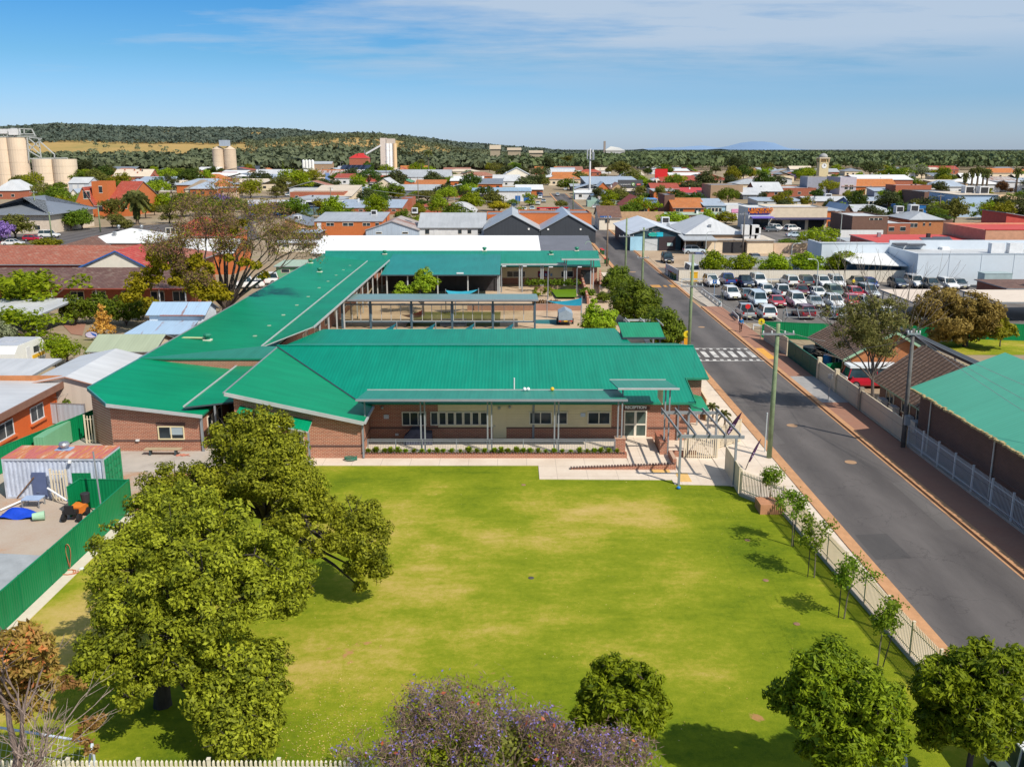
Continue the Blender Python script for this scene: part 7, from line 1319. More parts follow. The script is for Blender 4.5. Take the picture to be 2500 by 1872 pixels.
a,b=ony('B',992,290,sY),ony('B',1112,222,sY);m=MB();m.bar(a,b,1.6,1.6);cvy=tag(m.build('conveyor',OFFW),'long sloping conveyor from the red mill to the painted silo','conveyor')
m=MB();q=ony('B',980,262,sY);m.box(q.x-.4,q.x+.4,sY,sY+.8,0,q.z);tag(m.build('conveyor_tower',STEEL),'thin steel tower at the foot of the conveyor','tower')
silo('pair of tan concrete silos with grey roof house',[1800,1893],'A',590,388,SILO,[(1815,1882,312,362,GREYROOF_B)],rr=50,roofk=1)
r1,Y1=silo('tall cream grain silo block with steel gantry on top',[-45,30,145],'A',700,292,plain((.70,.56,.42),.7,.06,0,.2),None,rr=78);r2,Y2=silo('broad cream storage tanks beside the tall grain silos',[345,512],'A',705,470,plain((.70,.57,.43),.7,.05,0,.2),None,rr=95)
m=MB()
def gb(x0,y0,x1,y1,w_=.5,dy=4):m.bar(ony('A',x0,y0,Y1+dy),ony('A',x1,y1,Y1+dy),w_)
for t_ in((-20,285,300,280),(-20,262,280,262),(90,215,262,222),(262,222,290,275),(90,215,90,262),(150,215,150,270),(30,225,30,285),(240,290,345,300),(225,290,240,480),(320,300,340,460),(240,300,335,380),(335,310,235,400),(240,400,340,460),(230,340,335,430),(325,320,450,430),(450,430,450,470),(250,465,555,460),(120,225,120,285),(60,240,60,285),(200,220,200,265)):gb(*t_)
for x in range(250,560,28):gb(x,458,x,470,.25)
m.build('gantry',plain((.45,.47,.46),.5),r1);m=MB();q=ony('A',120,245,Y1+5);m.obox((q.x,Y1+5,q.z),(5,4,3.4));q=ony('A',40,240,Y1+5);m.obox((q.x,Y1+5,q.z),(4,4,2.6));m.build('headhouse',OFFW,r1)
ch1=HS('church','A',905,1075,940,800,650,26,'gx',BRICK_ORG,TILE_RED,'orange brick church nave with red tiled roof','church',win=((930,942,830,880),(965,977,830,880),(1000,1012,830,880),(1035,1047,830,880)));ch2=HS('church_tower','A',782,908,940,652,0,7,'flat',BRICK_ORG,GREYROOF_D,'square orange brick church tower','church tower',win=((818,842,690,750),(815,845,830,900,'o',DARK)));ch3=HS('church_gable','A',628,785,945,840,700,20,'gy',BRICK_ORG,TILE_RED,'gabled orange church front with arched window','church',win=((690,740,730,800),(680,745,865,930,'o',DARK)))
absorb(ch1,ch2);absorb(ch1,ch3)
HS('grey_hall','A',-200,420,1085,925,780,26,'hip',plain((.66,.55,.44),.8),GREYROOF_D,'big slate grey hip roofed hall at the left edge','hall',inset=20,oh=1.0);HS('grey_roof_house','A',-40,160,800,730,640,18,'hip',BRICK_RED,GREYROOF_L,'house with pale grey roof and red brick base at the far left','house')
HS('blue_grey_shed','A',572,735,740,665,618,14,'gx',plain((.50,.54,.60),.6),GREYROOF_L,'pale blue shed with roller doors by the storage tanks','shed',win=((600,635,680,715,'o',OFFW),(655,690,680,715,'o',OFFW)));HS('grey_gable_house','A',555,690,850,790,715,14,'gy',CREAM_W,GREYROOF_B,'small house with grey blue roof left of the church','house')
HS('cream_hospital','A',935,1240,665,610,552,18,'gx',BRICK_RED,CREAMROOF,'long cream roofed house with brick chimneys','house',chim=((1030,555),(1110,552),(1160,550)));HS('red_roof_cottage','A',1122,1245,665,620,590,10,'gx',BRICK_RED,TILE_RED,'red roofed cottage with tall brick chimney','house',chim=((1135,575),));HS('blue_gable_house','A',992,1210,760,690,632,14,'hip',OFFW,GREYROOF_B,'blue grey roofed house right of the church','house')
HS('grey_house_small','A',1285,1440,735,680,625,10,'hip',OFFW,GREYROOF,'grey roofed weatherboard house behind the lime tree','house');HS('orange_wall_house','A',1435,1615,715,696,645,10,'gx',BRICK_ORG,TILE_OR,'house with flat orange tile roof and chimney','house',chim=((1612,635),));bh1=HS('beige_hip_house','A',1530,1740,775,715,640,16,'hip',CREAM_L,TILE_BEIGE,'beige tiled hip roof house with chimney','house',chim=((1678,672),));HS('orange_hip_house','A',1735,1870,770,700,640,14,'hip',BRICK_OR,TILE_OR,'orange tiled house joined to the beige hip roof','house')
HS('white_flat_house','A',1370,1625,690,655,628,12,'gx',OFFW,GREYROOF_B,'pale low roof behind the orange tile house','house');slabroof('service_canopy','flat white service station canopy on thin posts',ony('A',1550,560,560).x,ony('A',1680,560,560).x,560,576,6,CREAM_W)
q=onz('A',1870,800);slabroof('service_canopy','small white flat canopy kiosk beyond the jacaranda',ony('A',1790,790,q.y).x,ony('A',1960,790,q.y).x,q.y,q.y+8,5.0,OFFW);HS('kiosk','A',1840,1950,800,745,0,5,'flat',plain((.7,.5,.35),.7),OFFW,'cream and orange kiosk under the white canopy','kiosk')
HS('beige_shop_row','A',1965,2200,720,660,630,12,'gx',CREAM_L,CREAMROOF,'cream shop row left of the sign pylons','shop')
HS('supermarket','S',-180,1320,560,330,120,50,'sk',plain((.10,.11,.12),.6,.08),GREYROOF_B,'big grey supermarket with dark wall and green disc sign','supermarket',win=((640,1320,215,420,'s',plain((.085,.09,.10),.6)),))
Ys=onz('S',560,560).y-.35;a=ony('S',860,340,Ys);r_=thing('supermarket_sign','white lettering, green disc and red plate on the supermarket wall','sign',(a.x,a.y,0));c=ony('S',1060,340,Ys);m=MB();R_=abs(ony('S',1105,340,Ys).x-c.x);lettering('woolworths',tuple(a),R_*1.15,WHITE,r_,ext=.05);m.poly([(c.x+R_*math.cos(t_),Ys,c.z+R_*math.sin(t_))for t_ in[-i*math.pi/9 for i in range(18)]][::-1]);m.poly([(c.x+R_*math.cos(t_),Ys+.08,c.z+R_*math.sin(t_))for t_ in[-i*math.pi/9 for i in range(18)]]);d_=m.build('disc',plain((.18,.42,.03),.5),r_);m=MB();m.tube([(c.x+R_*.45*math.cos(t_),Ys-.06,c.z+R_*.45*math.sin(t_))for t_ in[i*math.pi/8 for i in range(14)]],.22,5);m.build('swirl',WHITE,d_);a,b=ony('S',1155,360,Ys),ony('S',1260,315,Ys);m=MB();m.box(a.x,b.x,Ys-.02,Ys+.1,a.z,b.z);d_=m.build('plate',RED,r_);lettering('BWS',((a.x+b.x)/2,Ys-.05,(a.z+b.z)/2),(b.z-a.z)*.75,WHITE,d_)
HS('flat_dark_shop','C',655,850,530,490,468,12,'sk',DARK,GREYROOF,'flat roofed dark shop left of the comms tower','shop');HS('white_low_shop','C',690,860,600,545,522,12,'sk',OFFW,WHITE_R,'long white shop at the foot of the comms tower','shop');HS('blue_gable','C',852,985,560,520,455,14,'gy',BRICK_ORG,GREYROOF_L,'pale gable roof with small orange gable front','house');HS('beige_gable','C',985,1105,560,510,462,16,'gy',plain((.5,.33,.17),.8),TILE_SALM,'tan gable house with salmon tiles','house');HS('blue_hip','C',822,1030,605,573,522,12,'hip',plain((.3,.45,.42),.7),BLUEROOF,'dark blue hip roof by the comms tower','house');HS('rust_long_roof','C',892,1180,640,605,572,10,'gx',plain((.35,.45,.42),.7),RUSTROOF,'long rust streaked iron roof in front of the blue roof','shed');HS('green_shed','C',790,890,660,610,0,6,'flat',plain((.30,.45,.38),.6),GREYROOF,'small pale green shed below the rusty roof','shed');HS('blue_red_awning','C',1195,1365,640,615,588,8,'sk',plain((.2,.35,.6),.6),plain((.08,.28,.6),.5,.3,0,.1),'blue and red shop awning roof','shop');HS('white_canopy_shop','C',1090,1195,570,530,508,8,'sk',DARK,CREAMROOF,'open fronted shop with pale canopy roof','shop')
HS('red_long_roof','C',1450,1765,580,548,500,14,'sk',OFFW,REDROOF,'long bright red roof','shop');HS('brick_two_storey','C',1338,1522,600,530,508,14,'sk',BRICK_ORG,GREYROOF,'two storey orange brick block with white windows','building',win=((1385,1415,538,562),(1430,1450,540,560)));HS('heritage_hotel','C',1580,1970,478,440,390,22,'hip',CREAM_L,TILE_RED,'heritage hotel with broad red tiled hip roof','hotel',win=((1600,1620,445,465),(1640,1660,445,465),(1690,1710,445,465),(1830,1850,445,465),(1880,1900,445,465),(1930,1950,445,465)),inset=20);HS('solar_flat','C',1600,1795,520,500,466,14,'sk',OFFW,BLUEROOF,'dark roof covered in solar panels','building');HS('tan_block','C',1805,2070,595,478,0,20,'flat',BRICK_TAN,GREYROOF_D,'tall tan brick block with small dark windows','building',win=((1900,1920,525,558),(1972,1992,525,558)));HS('grey_shed_row','C',2075,2240,600,560,500,16,'sk',GREYROOF_D,GREYROOF_L,'grey roofed store right of the tan block','store');HS('cream_market','C',1370,1590,500,470,430,16,'gx',DARK,CREAMROOF,'market hall with pale scalloped roof','market');HS('orange_block','C',1440,1565,440,402,392,12,'sk',BRICK_OR,GREYROOF_L,'small orange brick block behind the market hall','building');HS('grey_long_store','C',1215,1400,345,322,302,20,'gx',OFFW,CREAMROOF,'long low cream roof far behind the supermarket','store');HS('blue_grey_store','C',1400,1590,390,372,335,20,'sk',GREYROOF_B,GREYROOF_B,'blue grey store beyond the supermarket','store');HS('white_store','C',600,860,405,385,360,20,'sk',OFFW,WHITE_R,'white flat store behind the comms tower','store');HS('pale_roofs','C',450,690,445,415,345,26,'gx',OFFW,GREYROOF_L,'wide pale roofs along the far street','store');HS('long_white_store','C',860,985,385,360,335,16,'gx',OFFW,CREAMROOF,'low cream store left of the round street tree','store')
HS('blue_grey_roofs','D',0,372,655,620,580,16,'sk',GREYROOF_L,GREYROOF_B,'long blue grey roof above the parapet shops','store');HS('tan_roofs','D',405,765,655,635,572,18,'gx',BRICK_TAN,GREYROOF_L,'broad warm grey roof with a cooling unit','store',ac=((575,590,2.5),));HS('brick_row','D',205,478,575,505,0,30,'flat',BRICK_RED,GREYROOF_L,'long low red brick row with pale parapet','shop',trim=plain((.5,.2,.14),.7));HS('verandah_shop','D',-20,205,580,530,455,18,'gx',BRICK_RED,GREYROOF_L,'grey roofed shop with red veranda','shop')
th1=HS('theatre','D',806,1270,545,435,395,24,'gx',BRICK_RED,WHITE_R,'big red brick theatre with white roof','theatre',vents=4);th2=HS('theatre_side','D',672,806,560,415,0,20,'flat',plain((.50,.46,.52),.7,.1),GREYROOF_L,'grey lilac theatre facade with tall parapet','theatre',win=((715,745,475,520),(755,790,475,520)));absorb(th1,th2);HS('brick_annex','D',1130,1425,580,480,0,12,'flat',BRICK_RED,GREYROOF_L,'stepped red brick annex right of the theatre','building');HS('small_gables','D',885,965,560,510,485,10,'gy',CREAM_L,CREAMROOF,'small pale gable in front of the theatre','house');HS('blue_row','D',960,1130,575,530,500,10,'sk',GREYROOF_B,GREYROOF_B,'blue grey mono roof below the theatre','shop')
HS('tan_store','D',1490,1725,545,465,435,20,'sk',plain((.60,.44,.27),.8),CREAMROOF,'tan rendered store with rooftop units','store',win=((1570,1600,485,500),));HS('tan_store_left','D',1310,1490,530,450,432,18,'sk',BRICK_BRN,CREAMROOF,'dark tan store behind the brick annex','store');HS('brown_store','D',1362,1640,690,535,0,20,'flat',BRICK_BRN,GREYROOF_D,'large dark brown brick store','store',win=((1390,1530,670,690,'a',OFFW),));HS('white_shopfront','D',1225,1290,625,550,0,10,'flat',OFFW,GREYROOF,'narrow white shop front beside the brown store','shop',win=((1232,1282,572,605,'o',DARK),));HS('blue_clad_store','D',1642,1965,745,560,545,22,'sk',plain((.42,.55,.72),.6,.1,0,.15),CREAMROOF,'tall pale blue clad store wall','store',ac=((1730,545,3),(1850,548,3)));HS('cream_hotel','D',1970,2260,745,605,560,18,'sk',plain((.62,.58,.52),.7),plain((.62,.40,.22),.7),'cream hotel with dark windows at the right edge','hotel',win=((2008,2036,650,695),(2047,2073,650,695),(2086,2112,655,695),(2122,2150,658,698)),ac=((1990,545,3),));HS('white_warehouse','D',2050,2320,540,455,445,18,'sk',OFFW,GREYROOF_L,'white warehouse behind the lone palm','warehouse');HS('small_red_roof','D',1860,1970,530,500,470,14,'gy',CREAM_W,TILE_RED,'small house with red and white gable near the palms','house')
q=onz('D',532,528);ck=thing('clock_tower','cream clock tower with belfry and grey dome','clock tower',q);s_=abs(ony('D',575,500,q.y).x-ony('D',492,500,q.y).x)/2*.9;zt_=lambda y:ony('D',532,y,q.y).z
m=MB();m.box(q.x-s_,q.x+s_,q.y,q.y+2*s_,0,zt_(300));m.box(q.x-s_*1.06,q.x+s_*1.06,q.y-.06*s_,q.y+2.06*s_,zt_(300),zt_(292));m.build('shaft',plain((.66,.55,.33),.8,.08),ck);m=MB()
for dx in(-1,1):
 for dy in(0,2):m.box(q.x+dx*s_*.95-.35,q.x+dx*s_*.95+.35,q.y+dy*s_*.95-.3,q.y+dy*s_*.95+.4,zt_(292),zt_(262))
m.box(q.x-s_*.5,q.x+s_*.5,q.y+s_*.5,q.y+s_*1.5,zt_(292),zt_(262));m.build('belfry',plain((.50,.36,.2),.8),ck);m=MB();m.box(q.x-s_*1.18,q.x+s_*1.18,q.y-.18*s_,q.y+2.18*s_,zt_(262),zt_(254));m.build('cornice',CREAM_L,ck);m=MB();h_=zt_(218)-zt_(254);m.lathe((q.x,q.y+s_,zt_(254)),[(s_*.95,0),(s_*.9,h_*.4),(s_*.65,h_*.75),(s_*.3,h_*.93),(.15,h_)],16);m.build('dome',plain((.34,.34,.34),.7),ck,True);m=MB();zc=zt_(322);rc=s_*.55;m.poly([(q.x+rc*math.cos(a),q.y-.12,zc+rc*math.sin(a))for a in[i*math.pi/10 for i in range(20)]]);f_=m.build('clock_face',WHITE,ck);m=MB();m.bar((q.x,q.y-.18,zc),(q.x+.05,q.y-.18,zc+rc*.75),.14);m.bar((q.x,q.y-.18,zc),(q.x+rc*.5,q.y-.18,zc+rc*.2),.16);m.build('hands',BLACK,f_)
HS('town_hall','D',402,560,565,412,0,12,'flat',plain((.30,.31,.36),.8,.1),GREYROOF_D,'dark grey town hall base with stone finials below the clock tower','town hall',trim=CREAM_L)
q=onz('C',808,575);ct=thing('communications_tower','tall white mobile phone tower with antenna cluster','tower',q);zt2=ony('C',808,180,q.y).z;m=MB();m.tube([(q.x,q.y,0),(q.x,q.y,zt2)],[.5,.35],10);m.build('mast',OFFW,ct)
for k in range(3):
 a=.5+k*2.09;m=MB();m.obox((q.x+1.4*math.cos(a),q.y+1.4*math.sin(a),zt2-2.5),(.5,.35,4.0),a);m.bar((q.x,q.y,zt2-2),(q.x+1.4*math.cos(a),q.y+1.4*math.sin(a),zt2-2),.15);m.build('antenna',OFFW,ct)
m=MB();m.obox((q.x+1.5,q.y,zt2-3.2),(.8,.6,3.4));m.lathe((q.x,q.y,zt2-4.8),[(1.1,0),(1.1,.2)],10);m.build('platform',STEEL,ct)
q=ony('C',1018,205,2300);m=MB();m.slab([(q.x-24,2300,19),(q.x+24,2300,19),(q.x+12,2320,25),(q.x-8,2320,28)],3);m.box(q.x-24,q.x+24,2300,2340,0,17);tag(m.build('factory',plain((.5,.5,.48),.8)),'pale domed factory shed on the horizon','factory');q=ony('C',933,188,2300);m=MB();m.box(q.x-2.4,q.x+2.4,2300,2305,0,ony('C',933,118,2300).z);tag(m.build('factory_tower',plain((.33,.28,.25),.9)),'square grey brown tower beside the domed factory','tower')
for lbl,s,x0,x1,yt,yb,mt in(('tall white and red sign pylon by the car yard','B',485,526,418,562,WHITE),('blue banner pylon right of the white one','B',657,690,448,528,plain((.2,.32,.6),.5))):
 q=onz(s,(x0+x1)/2,yb);a,b=ony(s,x0,yb,q.y),ony(s,x1,yt,q.y);r_=thing('sign_pylon',lbl,'sign',q);m=MB();m.box(a.x,b.x,q.y,q.y+.5,.2,b.z);p_=m.build('panel',mt,r_)
 if mt is WHITE:m=MB();m.poly([(a.x,q.y-.05,1),(b.x,q.y-.05,.6),(a.x+.4*(b.x-a.x),q.y-.05,b.z*.5),(a.x,q.y-.05,b.z*.75)]);m.build('swoosh',RED,p_);m=MB();
q=onz('C',1432,505);a=ony('C',1418,398,q.y);b=ony('C',1436,372,q.y);r_=thing('pole_sign','red takeaway sign on a tall white pole','sign',q);m=MB();m.tube([(q.x,q.y,0),(q.x,q.y,b.z)],.3,8);m.build('pole',WHITE,r_);m=MB();m.obox((q.x-2.5,q.y-.2,(a.z+b.z)/2),(7,.5,5));m.build('panel',RED,r_)
for i,(s,x0,x1,yb,ye,yr,wl,rf,lb)in enumerate((('C',-10,70,195,180,150,CREAM_L,CREAMROOF,'cream house on the hillside by the road'),('C',135,240,205,190,172,CREAM_L,CREAMROOF,'second cream house down the hillside'),('C',315,420,232,212,195,CREAM_L,CREAMROOF,'low cream house below the wooded ridge'))):
 Y=1150;wl=plain((.42,.34,.24),.9);a,b=ony(s,x0,yb,Y),ony(s,x1,ye,Y);c=ony(s,x0,yr,Y);r_=thing('hillside_house',lb,'house',(a.x,Y,0));m=MB();m.box(a.x,b.x,Y,Y+18,0,b.z);m.build('wall',wl,r_);m=MB()
 for q in roof_pts('gx',a.x,b.x,Y,Y+18,b.z,max(c.z,b.z+2),1):m.slab(q,.4)
 m.build('roof',plain((.46,.38,.28),.8),r_)
FR=[GREYROOF_D,GREYROOF,TILE_OR,WHITE_R,CREAMROOF,GREYROOF_B,TILE_RED,TILE_SALM,TILE_OR,RUSTROOF];FN=['dark grey','grey','orange tiled','white','cream','blue grey','red tiled','salmon tiled','orange tiled','rusty']
FW=[OFFW,CREAM_L,BRICK_RED,BRICK_TAN,BRICK_ORG];FWN=['white','cream','red brick','tan brick','orange brick']
rf=random.Random(21);used=[]
spots=[]
for k in range(400):
 Y=rf.uniform(430,860);px=rf.uniform(330,2480);X=(px-PCX)/FPX*Y*1.03
 if 15<X<32 and Y<520:continue
 if all(abs(X-a)+abs(Y-b)>34 for a,b in used):used.append((X,Y));spots.append((X,Y))
 if len(spots)>=95:break
KD=['gx','hip','gy','sk'];KN=['gable','hip','front gable','skillion']
seen_lab={}
for X,Y in sorted(spots,key=lambda t:t[1]):
 i,j,k=rf.randrange(10),rf.randrange(5),rf.randrange(4);w_,d_,h_=rf.uniform(11,26),rf.uniform(10,18),rf.uniform(2.8,4.2);rise=rf.uniform(1.6,3.2)
 side='toward the clock tower' if X>120 else('at the far street end' if X>0 else('toward the painted silo' if X>-150 else 'toward the tall grain silos'))
 lab=f'{FN[i]} {KN[k]} roof, {FWN[j]} walls, {side}'
 n=seen_lab.get(lab,0);seen_lab[lab]=n+1
 r_=thing('town_house',lab,'house',(X,Y,0),'far houses: '+lab);m=MB();m.box(X-w_/2,X+w_/2,Y,Y+d_,0,h_);m.build('wall',FW[j],r_);m=MB()
 for q in roof_pts(KD[k],X-w_/2,X+w_/2,Y,Y+d_,h_+.05,h_+rise,.5):m.slab(q,.15,0,1)
 m.build('roof',[FR[i],TRIM_L],r_);m=MB()
 for t_ in range(3):x=X-w_/2+w_*(t_+.5)/3;m.box(x-.8,x+.8,Y-.05,Y,1,2.2)
 m.build('windows',GL,r_)
q0,q1=onz('A',1835,575),onz('A',2125,560)
for i in range(8):
 c=q0 .lerp(q1,(i+.5)/8);w_=(q1-q0).length/8*.44;r_=thing('freight_wagon','dark blue grey hopper wagon in the train by the twin silos','wagon',c,'hopper wagons of the train');m=MB();x0,x1=c.x-w_,c.x+w_;m.poly([(x0+.8,c.y,1),(x1-.8,c.y,1),(x1,c.y-.2,4.4),(x0,c.y-.2,4.4)]);m.poly([(x1-.8,c.y+3,1),(x0+.8,c.y+3,1),(x0,c.y+3.2,4.4),(x1,c.y+3.2,4.4)]);m.poly([(x0+.8,c.y+3,1),(x0+.8,c.y,1),(x0,c.y-.2,4.4),(x0,c.y+3.2,4.4)]);m.poly([(x1-.8,c.y,1),(x1-.8,c.y+3,1),(x1,c.y+3.2,4.4),(x1,c.y-.2,4.4)]);m.poly([(x0,c.y-.2,4.4),(x1,c.y-.2,4.4),(x1,c.y+3.2,4.4),(x0,c.y+3.2,4.4)]);m.build('body',plain((.10,.13,.19),.6),r_);m=MB();m.box(x0+.6,x0+2.6,c.y+.3,c.y+2.7,0,.95);m.box(x1-2.6,x1-.6,c.y+.3,c.y+2.7,0,.95);m.build('bogie',DARK,r_)
def hero(name,label,base,lob,leaf,size,dens,r0,fork=None,cat='tree',barkc=(.07,.055,.045),jitter=.75,extra=None,trans=.22,shell=(.35,1.15),asp=1.8,clump=.30):
 root=thing(name,label,cat,base);m=MB();limbs(m,base,[l[:3]for l in lob],r0,8,fork,.25);
 for l in lob:
  for k in range(5):
   d=Vector((random.gauss(0,1),random.gauss(0,1),random.gauss(.2,1))).normalized();c=Vector(l[:3]);m.tube([c,c+d*l[3]*.7+Vector((0,0,.05)),c+d*l[3]*random.uniform(.95,1.2)],[.028,.018,.006],4,0,False)
 m.build('trunk',bark(barkc),root,True)
 P,Nn,T=lobes_cloud(lob,dens,shell,jitter,clump);quads(P,Nn,size*RNG.uniform(.5,1.5,len(P)),T,'crown',lm(leaf,trans)if isinstance(leaf,str)else leaf,root,asp)
 if extra:extra(root)
 return root
def LI(lst,s='I',k=2.015):
 out=[]
 for x,y,z,r in lst:
  p=onz(s,x,y,z);d=math.hypot(math.hypot(p.x,p.y),CAM_H-z);rm=r/k*d/FPX*(.89 if s=='I' else 1);out.append((p.x,p.y,z,rm,rm,rm*.85))
 return out
front=LI([(590,560,6.0,130),(640,690,5.6,180),(850,560,6.6,190),(1060,520,6.8,180),(1250,610,6.6,180),(1000,700,6.4,180),(620,880,4.8,150),(830,800,5.6,180),(1030,900,5.2,170),(1240,800,5.4,170),(1400,700,5.2,150),(1400,860,4.2,120),(560,1110,3.3,170),(700,1200,2.8,140),(430,1180,3.0,90),(850,1020,4.2,150),(640,1320,2.3,80),(1010,1060,3.9,120),(1180,1130,3.2,170),(1320,1130,3.0,110),(1100,1300,2.4,170),(1280,1280,2.4,140),(1200,1430,1.9,150),(1130,1540,1.5,120),(1290,1530,1.4,90),(1010,1260,2.5,90),(1180,1500,1.2,150),(1080,1420,1.8,120),(1300,1420,1.8,100),(900,1180,3.2,110),(760,420,6.0,150),(930,380,6.4,150)])
hero('kurrajong_tree','huge olive green tree at the left front of the lawn',(-13.6,32.6,0),front,'hero',.085,270,.34,(-13.4,32.4,2.6),barkc=(.05,.04,.035))
rear=LI([(1130,25,8.0,110),(1240,-20,8.3,115),(1350,10,8.1,110),(1420,90,7.6,100),(1270,90,7.4,130),(1160,130,6.8,130),(1400,150,7.2,140),(1290,230,6.6,150),(1460,300,6.0,150),(1180,280,5.8,130),(1500,440,4.8,130),(1000,280,5.4,150),(860,290,5.2,150),(760,330,4.8,90),(1080,380,5.0,150),(1400,480,4.4,110),(1620,390,4.3,80),(1740,430,4.2,130),(1820,460,3.9,110),(1690,540,3.4,120),(1810,590,2.9,120),(1760,680,2.0,70),(1860,690,1.9,70),(1770,770,1.0,40),(1530,600,3.2,70),(1520,780,1.0,35)])
b=onz('I',1345,720);hero('kurrajong_tree','tall olive green tree behind the huge one, with a long drooping right branch',(b.x,b.y,0),rear,'hero',.085,270,.26,(b.x-.3,b.y+.2,3.2),barkc=(.05,.04,.035))
def branchy(mb,p,d,length,r,lev,tips,rnd,maxlev,split=(2,3),spread=.55,up=.12,nseg=3):
 pts=[Vector(p)];dd=Vector(d).normalized()
 for i in range(nseg):
  dd=(dd+Vector((rnd.gauss(0,.16),rnd.gauss(0,.16),rnd.gauss(0,.12)+up*.3))).normalized();pts.append(pts[-1]+dd*length/nseg)
 mb.tube(pts,[r*(1-.45*i/nseg)for i in range(nseg+1)],6 if r>.06 else(4 if r>.02 else 3),0,False)
 if lev>=maxlev:tips.append((pts[-1],dd));return
 if lev>=maxlev-2:tips.append((pts[-1],dd))
 for k in range(rnd.randint(*split)+(1 if lev==0 else 0)):
  ax=Vector((rnd.gauss(0,1),rnd.gauss(0,1),rnd.gauss(0,.6)));nd=(dd+ax.normalized()*spread*rnd.uniform(.6,1.3)+Vector((0,0,up))).normalized()
  branchy(mb,pts[-1]if k else pts[-1],nd,length*rnd.uniform(.62,.86),r*.56,lev+1,tips,rnd,maxlev,split,spread,up,nseg)
def twig_leaves(tips,n,spread,size,leaf,name,root,rnd,drop=0.0,asp=1.8):
 P,Nn,T=[],[],[]
 for p,d in tips:
  for i in range(n):
   q=p+Vector((rnd.gauss(0,spread),rnd.gauss(0,spread),rnd.gauss(0,spread)-drop));P.append(tuple(q));v=Vector((rnd.gauss(0,1),rnd.gauss(0,1),rnd.gauss(.6,1)));Nn.append(tuple(v.normalized()));T.append(rnd.random())
 return quads(np.array(P),np.array(Nn),size,np.array(T),name,leaf if not isinstance(leaf,str)else lm(leaf),root,asp)
def jac(label,base,stems,seed,hgt,extra_lobes,n_tw=2,maxlev=5):
 rnd=random.Random(seed);root=thing('jacaranda_tree',label,'tree',base);m=MB();tips=[]
 m.tube([(base[0],base[1],-.2),(base[0]+.1,base[1],1.2),(base[0],base[1]+.05,2.0)],[.24,.2,.17],8)
 for(x,y,z,L_)in stems:
  d=Vector((x,y,z)).normalized();branchy(m,Vector(base)+Vector((0,0,1.8)),d,L_*.65,.10,0,tips,rnd,maxlev,(2,3),.50,.10)
 m.build('trunk',bark((.20,.14,.115)),root)
 tw=leafmat((.11,.065,.05),(.27,.175,.14),.05);twig_leaves(tips,6,.12,.024,tw,'twigs',root,rnd,0,9);fl=tips[::];rnd.shuffle(fl)
 twig_leaves(fl[:int(len(fl)*.12)],9,.11,.055,leafmat((.15,.11,.40),(.32,.27,.66),.3),'blossom',root,rnd);twig_leaves(fl[::22],1,.1,.1,leafmat((.32,.07,.03),(.55,.17,.08),.1),'seed_pods',root,rnd)['kind']='stuff';twig_leaves(fl[1::3],8,.2,.07,'bright','leaves',root,rnd,.45)
 P,Nn,T=lobes_cloud(extra_lobes,60,(.3,1.1));quads(P,Nn,.11,T,'crown',lm('olive'),root)
 return root
jac('purple flowering jacaranda with bare twigs at the bottom edge',(-1.2,23.4,0),[(-.85,.4,.7,2.0),(-.55,.5,.9,2.0),(.1,.6,1.0,2.0),(.6,.4,.9,2.0),(.9,.35,.65,1.9),(-.2,-.1,1.1,1.8),(-1.0,.2,.6,1.9),(.3,.7,.8,2.0),(-.8,.7,.7,1.9)],5,6.5,[(-1.9,23.9,3.6,1.0,.8,.7),(.3,24.4,3.9,.9,.8,.8),(-.6,23.6,4.4,.9,.8,.8),(1.4,23.6,3.4,.9,.8,.7)])
jac('lower jacaranda with yellowing leaves at the bottom edge, right of the taller one',(2.1,22.6,0),[(.6,.45,.7,1.5),(.1,.6,.8,1.6),(-.5,.5,.8,1.5),(.9,.4,.55,1.3),(.3,.1,.9,1.4)],9,4.5,[(2.6,23.2,2.6,.9,.8,.6),(3.4,22.9,2.3,.8,.7,.6),(1.9,23.0,3.0,.8,.7,.6)])
def ash(label,c,r,z,n,seed,base,leaf='ash'):
 rnd=random.Random(seed);lob=[(c[0],c[1],z,r*.55,r*.55,r*.58)]
 for i in range(n):
  a=i*2.4;e=rnd.uniform(-.7,1.1);k=rnd.uniform(.62,.95);q=rnd.uniform(.17,.36);lob.append((c[0]+r*k*math.cos(a)*math.cos(e),c[1]+r*k*math.sin(a)*math.cos(e),z+r*k*1.12*math.sin(e),r*q,r*q,r*q*1.1))
 return hero('ash_tree',label,base,lob,leaf,.07,330,.12,(c[0],c[1],z-r*.7),jitter=.8,shell=(.3,1.35),asp=2.8,clump=.25)
ash('full green ash tree near the bottom right corner of the lawn',(10.3,26.2),1.8,3.75,38,3,(10.3,26.2,0));ash('large dark green ash tree in the bottom right corner beside the road',(14.7,26.4),1.98,3.95,40,4,(14.7,26.4,0));ash('bright green ash tree at the bottom behind the jacaranda',(3.6,27.9),1.5,2.9,34,6,(3.6,28.3,0))
rnd=random.Random(12);root=thing('gum_tree','sparse reddish gum tree with pale dead branches in the bottom left corner','tree',(-15.5,24.6,0));m=MB();tips=[];m.tube([(-15.5,24.6,-.2),(-15.3,24.7,1.6),(-14.9,24.9,3.2)],[.22,.18,.15],8)
q=ony('P',150,800,25.4);branchy(m,(-14.9,24.9,3.0),q-Vector((-14.9,24.9,3.0)),1.7,.12,0,tips,rnd,3,(2,3),.5,.15);q=ony('P',330,760,25.4);branchy(m,(-14.9,24.9,3.1),q-Vector((-14.9,24.9,3.0)),1.5,.09,0,tips,rnd,3,(2,3),.5,.15);m.build('trunk',bark((.15,.11,.095)),root);m=MB();dead=[]
